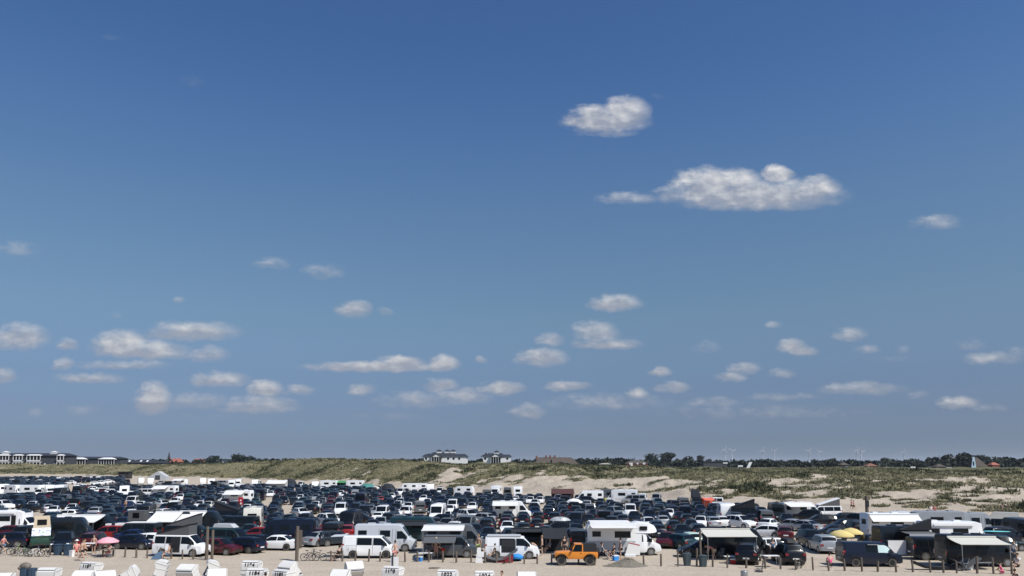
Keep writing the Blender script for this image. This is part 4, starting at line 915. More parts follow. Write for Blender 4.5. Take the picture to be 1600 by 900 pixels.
# lower annexe
Y = 660; root, xo = bldg('hotel_annexe', 'low grey annexe with two white hip roofed porches, right of the hotel', 147, Y)
zr0 = XZ(0, 716.5, Y)[1]; zr1 = XZ(0, 713.5, Y)[1]
put('wall', MB().box(lx(106), lx(190), 1, 14, zb, zr0).mesh('wall'), WALLG, root); put('roof', hip(lx(106), lx(190), 1, 14, zr0, zr1, 3, .8).mesh('roof'), ROOFD, root)
for a, b in ((115, 139), (160, 184)):
    m = MB().box(lx(a), lx(b), -3, -2.8, zb, zb + 1.6).box(lx(a) - .5, lx(b) + .5, -3.2, 1, zr0 - .9, zr0 - .5)
    for k in range(7): xx = lx(a) + (lx(b) - lx(a)) * k / 6; m.box(xx - .15, xx + .15, -3, -2.7, zb + 1.6, zr0 - .9)
    p_ = put('porch', m.mesh('porch'), WALLW, root); put('porch_roof', hip(lx(a), lx(b), -3.3, 2, zr0 - .45, zr0 + .9, 3, .6).mesh('porch_roof'), WALLW, p_)
    put('opening', MB().box(lx(a) + .3, lx(b) - .3, .7, .95, zb, zr0 - .9).mesh('opening'), BALC, root)
# dark solar roofed houses
for a, b, lb, ch in ((181, 209, 'dark house with a solar panelled roof, left one beside the annexe', (188, 203)), (211, 243, 'widest dark house with solar panels and two pale skylights', (221, 231)), (244, 259, 'smallest dark roofed house left of the church spire', ())):
    Y = 690; root, xo = bldg('terraced_house', lb, (a + b) / 2, Y, 'house', 'dark roofed houses by the hotel'); z0, z1 = XZ(0, 723.5, Y)[1], XZ(0, 718.0 if b < 250 else 720, Y)[1]
    put('wall', MB().box(lx(a), lx(b), 0, 12, 2, z0).mesh('wall'), WALLG, root)
    m = MB().add([(lx(a) - .5, -.8, z0), (lx(b) + .5, -.8, z0), (lx(b) - 1, 6, z1), (lx(a) + 1, 6, z1), (lx(b) + .5, 12.8, z0), (lx(a) - .5, 12.8, z0)], [(0, 1, 2, 3), (3, 2, 4, 5), (1, 4, 2), (0, 3, 5), (5, 4, 1, 0)])
    put('roof', m.mesh('roof'), ROOFD, root)
    for c in ch: put('skylight', MB().hexa([(lx(c) - .8, 1.5, z0 + (z1 - z0) * .35), (lx(c) + .8, 1.5, z0 + (z1 - z0) * .35), (lx(c) + .8, 4, z0 + (z1 - z0) * .72), (lx(c) - .8, 4, z0 + (z1 - z0) * .72)],
                                          [(lx(c) - .8, 1.4, z0 + (z1 - z0) * .35 + .2), (lx(c) + .8, 1.4, z0 + (z1 - z0) * .35 + .2), (lx(c) + .8, 3.9, z0 + (z1 - z0) * .72 + .2), (lx(c) - .8, 3.9, z0 + (z1 - z0) * .72 + .2)]).mesh('skylight'), WALLW, root)
# church spire and red roofs
Y = 1500; root, xo = bldg('church', 'slender dark church spire with a brick tower on the horizon', 266.5, Y, 'church'); zt = XZ(0, 705.5, Y)[1]; zm = XZ(0, 716, Y)[1]
put('tower', MB().box(-2.2, 2.2, -2.2, 2.2, 2, zm).mesh('tower'), BRICK, root); put('spire', MB().tube((0, 0, zm), (0, 0, zt), 3.0, .15, n=8).mesh('spire'), ROOFD, root)
for a, b, yt, lb in ((268, 285, 716.5, 'red tiled house right beside the church spire'), (303, 321, 717, 'red tiled house left of the lone round tree'), (764, 772, 719, 'tiny red roof between the dune and the woods'), (588, 597, 719.5, 'small pink red roof peeping over the dune'), (1240, 1262, 723.5, 'low rust red roofs among the right hand woods')):
    Y = 1150; root, xo = bldg('village_house', lb, (a + b) / 2, Y, 'house', 'red roofed village houses'); z1 = XZ(0, yt, Y)[1]; z0 = z1 - 5
    put('wall', MB().box(lx(a) + .5, lx(b) - .5, 0, 10, 0, z0).mesh('wall'), BRICK, root); put('roof', hip(lx(a), lx(b), 0, 10, z0, z1, 2.5, .5).mesh('roof'), ROOFR, root)
for px, lb in ((350, 'small white gabled house between the lone tree and the tree clump'), (397, 'tiny grey white gable at the right edge of the tree clump')):
    Y = 1100; root, xo = bldg('gabled_house', lb, px, Y, 'house'); z1 = XZ(0, 718 if px == 350 else 718.5, Y)[1]; w = 8 if px == 350 else 7
    put('wall', gable_front(0, w, 0, 10, z1 - 4.4, z1 - .5, MB().box(-w / 2, w / 2, 0, 10, 0, z1 - 4.4)).mesh('wall', False), WALLW, root)
    m = MB()
    for s in (-1, 1): m.hexa([(0, -.5, z1 - .45), (s * (w / 2 + .6), -.5, z1 - 5), (s * (w / 2 + .6), 10.4, z1 - 5), (0, 10.4, z1 - .45)], [(0, -.5, z1), (s * (w / 2 + .8), -.5, z1 - 4.6), (s * (w / 2 + .8), 10.4, z1 - 4.6), (0, 10.4, z1)])
    put('roof', m.mesh('roof', False), ROOFD, root); win_(root, 0, 0, z1 - 3, 1, 1.2)
# the turreted pavilions behind the dune crest
def pavilion(a, b, turrets, gab, yr, yt, lb, chim):
    global Y, xo
    Y = 560; root, xo = bldg('pavilion_building', lb, (a + b) / 2, Y, 'building', 'white pavilions with dark hipped roofs'); zr0, zr1 = XZ(0, 713.5, Y)[1], XZ(0, yr, Y)[1]
    put('wall', MB().box(lx(a) + 1.5, lx(b) - .5, 0, 18, 2, zr0).mesh('wall'), WALLW, root); L_ = lx(b) - lx(a)
    m = hip(lx(a), lx(b), 0, 18, zr0, zr0 + (zr1 - zr0) * .62, L_ * .06, .6); h2 = hip(lx(a) + L_ * .10, lx(b) - L_ * .20, 1, 17, zr0, zr1, L_ * .12, .1); m.add(h2.v, h2.f); put('roof', m.mesh('roof', False), ROOFD, root)
    for p in turrets:
        tb = MB().box(lx(p) - 1.9, lx(p) + 1.9, 7, 11, zr1 - .6, zr1 + .9); t_ = put('turret', tb.mesh('turret'), WALLW, root); put('turret_roof', hip(lx(p) - 1.9, lx(p) + 1.9, 7, 11, zr1 + .92, zr1 + 2.1, 1.85, .35).mesh('turret_roof'), ROOFD, t_)
    gx_, gw = lx(gab), 7.6; zg = zr0 + .8
    g_ = put('gable', gable_front(gx_, gw, -2.5, 4, zr0 - .2, zr0 + 2.0).mesh('gable', False), WALLW, root)
    m = MB()
    for s in (-1, 1): m.hexa([(gx_, -2.9, zr0 + 2.02), (gx_ + s * (gw / 2 + .7), -2.9, zr0 - .55), (gx_ + s * (gw / 2 + .7), 4, zr0 - .55), (gx_, 4, zr0 + 2.02)], [(gx_, -2.9, zr0 + 2.4), (gx_ + s * (gw / 2 + .9), -2.9, zr0 - .2), (gx_ + s * (gw / 2 + .9), 4, zr0 - .2), (gx_, 4, zr0 + 2.4)])
    put('gable_roof', m.mesh('gable_roof', False), ROOFD, g_); cl = MB()
    for k in range(5): xx = gx_ - gw / 2 + .3 + (gw - .6) * k / 4; cl.box(xx - .12, xx + .12, -2.4, -2.15, 2, zr0 - .22)
    put('columns', cl.mesh('columns'), WALLW, g_); put('porch_opening', MB().box(gx_ - gw / 2 + .2, gx_ + gw / 2 - .2, -.10, -.02, 2, zr0 - .3).mesh('porch_opening'), BALC, root)
    for k in range(int(L_ / 4)):
        xx = lx(a) + 3 + k * 4
        if abs(xx - gx_) > gw / 2 + 1 and xx < lx(b) - 2: win_(root, xx, 0, zr0 - 2.2, 1.3, 1.6)
    for p in chim: put('chimney', MB().box(lx(p) - .6, lx(p) + .6, 5, 6.5, zr0 + .5, zr1 + .2 if p > 700 else zr0 + 2.2).mesh('chimney'), ROOFD, root)
pavilion(660, 730, (685, 697.5, 707), 683, 706.5, 703, 'white pavilion with a dark roof and three little turrets on its ridge', (670,))
pavilion(752, 799, (775.5,), 775, 708, 703, 'smaller white pavilion with a dark roof and a single turret', (759,))
# thatched farmhouse and low houses
Y = 620; root, xo = bldg('thatched_house', 'big brown thatched roof with four chimneys behind the dune', 870, Y, 'house'); z0, z1 = XZ(0, 727, Y)[1], XZ(0, 714.5, Y)[1]
put('wall', MB().box(lx(842), lx(902), 0, 12, 2, z0).mesh('wall'), BRICK, root)
put('roof', MB().add([(lx(837), -1, z0), (lx(906), -1, z0), (lx(893), 6, z1), (lx(839), 6, z1), (lx(906), 13, z0), (lx(837), 13, z0)], [(0, 1, 2, 3), (3, 2, 4, 5), (1, 4, 2), (0, 3, 5), (5, 4, 1, 0)]).mesh('roof', False), THATCH, root)
put('lower_roof', MB().hexa([(lx(862), -5, z0 - 1), (lx(882), -5, z0 - 1), (lx(876), 4, z0 - 1), (lx(862), 4, z0 - 1)], [(lx(862), -4.6, z0 - .8), (lx(880), -4.6, z0 - .8), (lx(868), 3, z1 - .6), (lx(862), 3, z1 - .6)]).mesh('lower_roof', False), THATCH, root)
for p in (838.5, 853.5, 860, 867): put('chimney', MB().box(lx(p) - .7, lx(p) + .7, 5, 6.4, z1 - 2, z1 + (1.3 if p < 850 else 1.6)).mesh('chimney'), BRICK, root)
for a, b, yt, m_, lb in ((936, 955, 723.5, mat('pale_straw_roof', (.36, .34, .28), rough=.9), 'pale flat roofed shed showing over the dune left of the brown house'), (978, 1012, 720, THATCH, 'low brown house with small white windows left of the big trees'), (1097, 1129, 720.5, ROOFD, 'long flat dark building right of the tall trees'), (1128, 1135, 722.5, WALLW, 'tiny pale shed at the end of the long dark building'),
                         (1312, 1324, 722.5, THATCH, 'small brown cone roofed house in front of the right woods'), (1352, 1368, 724, BRICK, 'brownish cottages in front of the right woods'), (1460, 1474, 725, THATCH, 'hay coloured hut on the heath at right')):
    Y = 760; root, xo = bldg('low_house', lb, (a + b) / 2, Y, 'house', 'low houses between dunes and woods'); z1 = XZ(0, yt, Y)[1]; z0 = z1 - (1.2 if a in (1097, 1128, 936) else 2.6)
    put('wall', MB().box(lx(a) + .4, lx(b) - .4, 0, 9, 0, z0).mesh('wall'), WALLG if a != 978 else BRICK, root)
    if a in (1097, 1128): put('roof', MB().box(lx(a), lx(b), -.4, 9.4, z0 + .01, z1).mesh('roof'), m_, root)
    else: put('roof', hip(lx(a), lx(b), 0, 9, z0, z1, min(4, (lx(b) - lx(a)) * .4), .6).mesh('roof'), m_, root)
    if a == 978:
        for p, w in ((983, 1.2), (995, 1.6), (1005, 2.4)): put('window', MB().box(lx(p) - w / 2, lx(p) + w / 2, -.75, -.65, z0 - .9, z0 + .6).mesh('window'), WALLW, root)
# gable houses on the right
Y = 760; root, xo = bldg('blue_gable_house', 'steep thatched house with a tall pale blue gable at right', 1518, Y, 'house'); z1 = XZ(0, 713.5, Y)[1]; z0 = XZ(0, 729, Y)[1]
put('gable_wall', MB().hexa([(lx(1513), -.4, z0 - 2), (lx(1521), -.4, z0 - 2), (lx(1521), .1, z0 - 2), (lx(1513), .1, z0 - 2)], [(lx(1516.5), -.4, z1 - .2), (lx(1519), -.4, z1 - .2), (lx(1519), .1, z1 - .2), (lx(1516.5), .1, z1 - .2)]).mesh('gable_wall', False), BLUEW, root)
put('wall', MB().box(lx(1519), lx(1538), .2, 10, 0, z0).mesh('wall'), BRICK, root); put('roof', MB().add([(lx(1519), 0, z0), (lx(1540), 0, z0), (lx(1529), 5, z1 - 1), (lx(1519), 5, z1), (lx(1540), 10, z0), (lx(1519), 10, z0)], [(0, 1, 2, 3), (3, 2, 4, 5), (1, 4, 2), (0, 3, 5), (5, 4, 1, 0)]).mesh('roof', False), THATCH, root)
put('window', MB().box(lx(1516), lx(1518), -.5, -.42, z0 + 1, z0 + 5).mesh('window'), GLASS, root)
for a, b, yt, m_, w_, lb in ((1546, 1558, 722.5, ROOFR, BRICK, 'house with an orange gable roof beside the blue gable house'), (1318, 1323, 725.5, BLUEW, WALLW, 'small white board fronted box in front of the right woods')):
    root, xo = bldg('small_house', lb, (a + b) / 2, Y, 'house'); z1 = XZ(0, yt, Y)[1]; w = lx(b) - lx(a)
    put('wall', MB().box(-w / 2 + .3, w / 2 - .3, 0, 8, 0, z1 - 2.5).mesh('wall'), w_, root); put('roof', hip(-w / 2, w / 2, 0, 8, z1 - 2.5, z1, w * .3, .4).mesh('roof'), m_, root)

# wind turbines on the horizon
TW = mat('turbine_white', (.62, .65, .68), rough=.5)
for px, yt, rot, lb in ((1131, 703, 20, 'leftmost wind turbine above the long dark building'), (1142, 705, 65, 'second wind turbine, close beside the leftmost'), (1190, 704, 10, 'lone wind turbine above the low end of the woods, left of centre right'), (1208, 705, 50, 'wind turbine standing right of the lone one'),
                    (1262, 705, 35, 'wind turbine with a twin, above the rust red roofs'), (1277, 706, 80, 'right hand twin of the turbine above the rust red roofs'), (1336, 704.5, 15, 'left of the closest pair of turbines in mid right'), (1343, 706, 70, 'right of the closest pair of turbines in mid right'), (1410, 706, 5, 'rightmost wind turbine, alone left of the high woods')):
    Y = 4600 + 300 * math.sin(px); x, z = XZ(px, yt, Y); root = thing('wind_turbine', lb, 'wind turbine', (x, Y, 0), 0, 'wind turbines on the horizon')
    put('tower', MB().tube((0, 0, 0), (0, 0, z), 3.2, 1.9, n=10).mesh('tower'), TW, root); hb = put('nacelle', MB().box(-2.2, 2.2, -6, 5, z - 1.8, z + 2.6).mesh('nacelle'), TW, root)
    for k in range(3):
        a = R(rot + 120 * k); e = (math.sin(a) * 27, -7, z + math.cos(a) * 27); m_ = ((math.sin(a) * 9 + math.cos(a) * 1.6, -7, z + math.cos(a) * 9 - math.sin(a) * 1.6))
        mb = MB().tube((0, -7, z), m_, 1.2, 2.0, n=6).tube(m_, e, 2.0, .35, n=6); put('blade', mb.mesh('blade'), TW, root)
# pale leaning boards on the heath
for px, py, w, h, tl, lb in ((1166, 722, 2.6, 5.5, .5, 'white leaning board on the heath below the turbines'), (1155, 727, 4, 1.2, 0, 'low white trailer on the heath beside the leaning board'), (1423, 729, 4, 1.2, 0, 'small white trailer on the right hand heath'), (1479, 730, 4, 1, 0, 'small white trailer near the blue gable house'), (446, 722, 1.6, 3.4, .6, 'white leaning pole sign on the crest of the left dune'), (986, 723, 1.6, 3, 0, 'narrow white board by the low brown house')):
    Y = 640 if px != 446 else 420; x, z = XZ(px, py, Y); m = MB().hexa([(-w / 2, 0, 0), (w / 2, 0, 0), (w / 2, .5, 0), (-w / 2, .5, 0)], [(-w / 2 + tl * h, 0, h), (w / 2 + tl * h, 0, h), (w / 2 + tl * h, .5, h), (-w / 2 + tl * h, .5, h)])
    base = z - h; m.box(-w / 2, -w / 2 + .3, .1, .4, -8, .02)
    tag(put('white_board', m.mesh('white_board', False), WHITEP, None, (x, Y, base)), lb, 'sign')
# timber hut and grey shed at the foot of the left dunes
for px, py, w, d, h, m_, lb in ((192.5, 748, 2.7, 4, 3.4, mat('dark_timber', (.03, .028, .028), rough=.9, noise=.3), 'dark square timber hut at the foot of the left dunes'), (246, 750, 5, 4, 3.6, FABGL, 'pale grey peaked shed behind the caravans at left')):
    q = at(px, py); root = thing('beach_hut', lb, 'hut', (q.x, q.y, 0)); put('wall', MB().box(-w, w, 0, d, 0, h).mesh('wall') if px < 200 else gable_front(0, w * 1.6, 0, d, h * .5, h + .6, MB().box(-w * .8, w * .8, 0, d, 0, h * .5)).mesh('wall', False), m_, root)
    put('door', MB().box(-1.2, 1.2, -.06, -.01, 0, 2.3).mesh('door'), BALC, root)
    if px < 200: put('roof', MB().box(-w - .4, w + .4, -.5, d + .4, h, h + .3).mesh('roof'), ROOFD, root)
# ------------------------------------------------------------------ the vehicles, placed from the beach fence backwards
HALF = dict(hatchback=2.05, estate=2.35, saloon=2.35, off_roader=2.25, people_carrier=2.25, mpv_van=2.48, panel_van=3.0, motorhome=3.5, caravan=2.6)
NAMES = dict(hatchback='hatchback_car', estate='estate_car', saloon='saloon_car', off_roader='suv_car', people_carrier='people_carrier', mpv_van='minivan', panel_van='panel_van', motorhome='motorhome', caravan='caravan')
CATS = dict(hatchback='car', estate='car', saloon='car', off_roader='car', people_carrier='car', mpv_van='van', panel_van='van', motorhome='motorhome', caravan='caravan')
GROUPS = dict(car='cars parked on the beach', van='vans parked on the beach', motorhome='motorhomes parked on the beach', caravan='caravans parked on the beach')
OCC = {}
def occ_pts(kind, x, y, head):
    h = HALF[kind]; c, s = math.cos(R(head)), math.sin(R(head)); n = max(2, int(h * 2 / 1.5)); return [(x + c * (-h + .9 + (2 * h - 1.8) * i / n), y + s * (-h + .9 + (2 * h - 1.8) * i / n)) for i in range(n + 1)]
def free(kind, x, y, head, gap=2.0):
    for (a, b) in occ_pts(kind, x, y, head):
        for i in (-1, 0, 1):
            for j in (-1, 0, 1):
                for (u, v) in OCC.get((int(a // 3) + i, int(b // 3) + j), ()):
                    if (u - a) ** 2 + (v - b) ** 2 < gap * gap: return False
    return True
def occupy(kind, x, y, head):
    for (a, b) in occ_pts(kind, x, y, head): OCC.setdefault((int(a // 3), int(b // 3)), []).append((a, b))
def occ_disc(x, y, r):
    for i in range(-int(r), int(r) + 1, 2):
        for j in range(-int(r), int(r) + 1, 2): OCC.setdefault((int((x + i) // 3), int((y + j) // 3)), []).append((x + i, y + j))
def V(kind, px, py, head, paint, label, lod=0, **kw):
    """px: picture column of the middle, py: picture row where the nearest wheels touch the sand"""
    q = at(px, py); off = abs(math.cos(R(head))) * .95 + abs(math.sin(R(head))) * HALF[kind] * .92; k = 1 + off / q.y
    x, y = q.x * k, q.y + off; occupy(kind, x, y, head)
    if py < 812 and paint in ('white', 'silver', 'cream', 'red'):     # these are seen whole in the photograph: the sand in front of them is clear
        L2 = abs(math.cos(R(head))) * HALF[kind]; n_ = max(1, int(L2 / 1.2)) if L2 > 1.2 else 1
        for i_ in range(-n_, n_ + 1):
            for dy in (1.4, 2.6 if py > 775 else 4.5): occ_disc(x - x / y * dy + i_ * (L2 / n_ if L2 > 1.2 else .5), q.y - dy, .5)
    cat = CATS[kind]
    return make_vehicle(kind, NAMES[kind], x, y, head, paint, label, cat, kw.pop('group', GROUPS[cat]), lod, **kw)
def roof_box(root, z, m=None, x0=-1.2, x1=.7, w=.38, h=.34, name='roof_box'):
    mb = MB().hexa([(x0, -w, z + .06), (x1, -w, z + .06), (x1, w, z + .06), (x0, w, z + .06)], [(x0 + .1, -w * .85, z + h), (x1 - .45, -w * .85, z + h), (x1 - .45, w * .85, z + h), (x0 + .1, w * .85, z + h)])
    return add_part(root, name, mb, m or TRIM)

# front row, left to right
V('estate', 12, 856, 182, 'navy', 'long dark blue estate car behind the bicycles at the left edge')
V('saloon', 14, 842, 178, 'maroon', 'dark red saloon in front of the big white motorhome at left')
v = V('motorhome', 17, 836, 0, 'white', 'big white motorhome with a long roof at the left edge')
add_part(v, 'awning', MB().box(-2.9, 1.0, -1.24, -1.12, 2.55, 2.68), WHITEP); add_part(v, 'door', MB().box(-.05 + .7, 1.2, -1.155, -1.145, .6, 2.35), GLASS)
add_part(v, 'roof_window', MB().hexa([(1.4, -.6, 2.86), (2.0, -.6, 2.7), (2.0, .6, 2.7), (1.4, .6, 2.86)], [(1.4, -.6, 2.93), (2.0, -.6, 2.76), (2.0, .6, 2.76), (1.4, .6, 2.93)]), GLASS)
v = V('mpv_van', 64, 858, 299, 'green', 'green camper van with beige pop-top and mountain print windscreen cover')
c = MB().hexa([(-1.6, -.72, 1.98), (1.0, -.78, 1.98), (1.0, .78, 1.98), (-1.6, .72, 1.98)], [(-1.5, -.66, 2.3), (.95, -.66, 3.2), (.95, .66, 3.2), (-1.5, .66, 2.3)]); p_ = add_part(v, 'raised_roof', c, FABB, smooth=False)
put('tent_window', MB().box(.99, 1.03, -.42, .42, 2.28, 2.82).mesh('tent_window'), GLASS, p_)
cov = D.materials.new('mountain_print'); cov.use_nodes = True; t = cov.node_tree; tc = N(t, 'ShaderNodeTexCoord'); mp = N(t, 'ShaderNodeMapping'); mp.inputs['Scale'].default_value = (1, 1.6, 3.5); L(t, tc.outputs['Object'], mp.inputs[0])
nz = N(t, 'ShaderNodeTexNoise'); nz.inputs['Scale'].default_value = 1.6; nz.inputs['Detail'].default_value = 3; L(t, mp.outputs[0], nz.inputs['Vector']); cr_ = N(t, 'ShaderNodeValToRGB'); L(t, nz.outputs[0], cr_.inputs[0]); e = cr_.color_ramp; e.interpolation = 'CONSTANT'
e.elements[0].color = (.75, .77, .80, 1); e.elements[1].position = .5; e.elements[1].color = (.20, .24, .42, 1); x_ = e.elements.new(.56); x_.color = (.8, .8, .8, 1); x_ = e.elements.new(.66); x_.color = (.25, .42, .30, 1); L(t, cr_.outputs[0], t.nodes['Principled BSDF'].inputs['Base Color'])
put('windscreen_cover', MB().hexa([(1.18, -.82, 1.93), (1.95, -.84, 1.2), (1.95, .84, 1.2), (1.18, .82, 1.93)], [(1.22, -.82, 2.0), (1.99, -.84, 1.26), (1.99, .84, 1.26), (1.22, .82, 2.0)]).mesh('windscreen_cover', False), cov, v)
V('off_roader', 46, 848, 95, 'black', 'black off-roader squeezed behind the green camper van on its left')
v = V('panel_van', 103, 848, 14, 'graphite', 'tall charcoal van with a wide side window right of the green camper'); put('side_window', SPEC['panel_van']['sh'].panel(-2.3, .9, 1.4, 2.15, -1, off=.03).mesh('wide_window'), GLASS, v)
V('off_roader', 98, 864, 292, 'black', 'black off-roader nose to the beach, between the green camper and the red car')
v = V('panel_van', 142, 840, 3, 'graphite', 'dark van under a broad white awning near the left end'); awning(v, -3.4, 2.0, 2.55, out=2.6, drop=.6)
v = V('people_carrier', 171, 846, 182, 'red', 'bright red people carrier with white cases on its roof'); add_part(v, 'roof_case', MB().box(-1.5, -.7, -.4, .4, 1.68, 1.92).box(.0, .4, -.3, .3, 1.68, 1.86), WHITEP)
V('off_roader', 148, 862, 100, 'maroon', 'dark red off-roader behind the pink parasol', 1)
v = V('mpv_van', 214, 846, 180, 'slate', 'grey green van with a white roof behind the navy saloon'); add_part(v, 'roof_panel', MB().box(-2.2, .9, -.8, .8, 1.99, 2.06), WHITEP)
V('saloon', 211, 860, -14, 'navy', 'navy saloon nose right, between the pink parasol and the white van')
V('saloon', 214, 850, -8, 'blue', 'dark blue saloon half hidden behind the navy saloon', 1); V('hatchback', 243, 858, -10, 'white', 'white hatchback peeping out left of the white van with an open door')
v = V('mpv_van', 284, 871, -7, 'white', 'white van with open sliding door and grey pop-top beside the leftmost tall post')
put('doorway_shade_panel', SPEC['mpv_van']['sh'].panel(-.62, .30, .42, 1.84, -1, off=.022).mesh('doorway_shade_panel'), TRIM, v); poptop(v, -2.1, 1.0, 2.0, rise=.9, hinge='rear')  # flat black panel painted for the shade inside the open side door
v = V('mpv_van', 296, 852, 4, 'black', 'black camper with a big dark pop-top behind the white open van'); poptop(v, -2.2, 1.0, 2.0, rise=1.15, cloth_m=FABG)
v = V('mpv_van', 356, 858, -14, 'teal', 'dark green van with a silver roof box beside the leftmost tall post'); roof_box(v, 1.98, FABGL, -1.5, .9, .5, .42)
V('hatchback', 344, 869, -18, 'maroon', 'dark red hatchback nose right beside the leftmost tall post')
V('estate', 378, 866, 160, 'navy', 'navy estate car tail to the right, nearest of the dark pair')
V('estate', 391, 861, 158, 'black', 'black estate car behind the navy one, tail to the right')
V('saloon', 432, 861, 172, 'white', 'white saloon with black wheels, tail towards the thick post', rim=RIMD)
V('saloon', 425, 851, 178, 'white', 'white curved roof car right behind the white saloon'); V('hatchback', 402, 846, 175, 'red', 'red hatchback behind the white saloons, below the beige motorhome', 1)
v = V('panel_van', 447, 851, 186, 'navy', 'deep navy blue van behind the thick post'); V('people_carrier', 466, 846, 190, 'purple', 'dark purple people carrier right of the thick post', 1)
V('saloon', 502, 856, 62, 'silver', 'silver saloon tail to the camera in the clearing left of the white van'); V('estate', 523, 855, 45, 'slate', 'grey green estate car nose away, right of the silver saloon')
V('hatchback', 497, 848, 92, 'maroon', 'dark red hatchback tail to camera behind the silver saloon'); V('mpv_van', 522, 846, 92, 'graphite', 'charcoal van tail to camera with a pale door edge behind the grey estate')
v = V('mpv_van', 579, 873, 0, 'white', 'white double cab van nearest the camera, left of centre', rim=RIMD)
put('side_panel', SPEC['mpv_van']['sh'].win(-2.25, -1.17, -1, .04, .96, off=.024).mesh('side_panel'), PAINT['white'], v)
put('tailgate', MB().hexa([(-3.5, -.8, 1.93), (-2.35, -.8, 1.98), (-2.35, .8, 1.98), (-3.5, .8, 1.93)], [(-3.5, -.8, 1.99), (-2.35, -.8, 2.04), (-2.35, .8, 2.04), (-3.5, .8, 1.99)]).mesh('tailgate'), PAINT['white'], v)
v = V('panel_van', 603, 862, 0, 'silver', 'tall silver white high roof van with square side windows'); 
for o in v.children:
    if o.name.startswith('body'): o.material_slots[0].link = 'OBJECT'; o.material_slots[0].material = mat('van_pale_silver', (.52, .55, .58), rough=.35, coat=.6, dust=.3)
V('hatchback', 544, 842, 96, 'red', 'red hatchback above the roof of the white double cab van', 1)
v = V('mpv_van', 704, 872, 0, 'slate', 'slate grey camper with a small dark awning, two people in front'); awning(v, -2.3, .6, 1.95, out=1.9, drop=.35, m=FABG)
for o in v.children:
    if o.name.startswith('body'): o.material_slots[0].link = 'OBJECT'; o.material_slots[0].material = mat('van_slate', (.055, .062, .07), rough=.35, coat=.6, dust=.3)
v = V('panel_van', 711, 862, 0, 'grey', 'grey high roof van with a white awning and pale cab behind the slate camper'); awning(v, -3.0, 1.0, 2.5, out=2.1, drop=.26)
v = V('panel_van', 652, 846, 0, 'teal', 'dark green van with a dark awning behind the tall silver van'); awning(v, -2.2, 1.2, 2.2, out=2.4, drop=.25, m=FABD)
v = V('mpv_van', 800, 874, 0, 'white', 'white van with grey roof lining and open side, right of centre')
put('side_panel', SPEC['mpv_van']['sh'].win(-2.25, -1.17, -1, .04, .96, off=.024).mesh('side_panel'), PAINT['white'], v); put('doorway_shade_panel', SPEC['mpv_van']['sh'].panel(-.95, .30, .60, 1.75, -1, off=.022).mesh('doorway_shade_panel2'), TRIM, v)  # dark panel in the door area stands in for interior shade
add_part(v, 'roof_cover', MB().box(-2.25, .8, -.8, .8, 1.99, 2.07), FABGL)
v = V('mpv_van', 828, 858, 180, 'black', 'black van behind the white one with a thin dark awning'); awning(v, -1.6, 1.9, 2.05, side=1, out=2.2, drop=.12, m=FABD)
v = V('mpv_van', 903, 862, 90, 'black', 'black van tail to camera, left of the big motorhome')
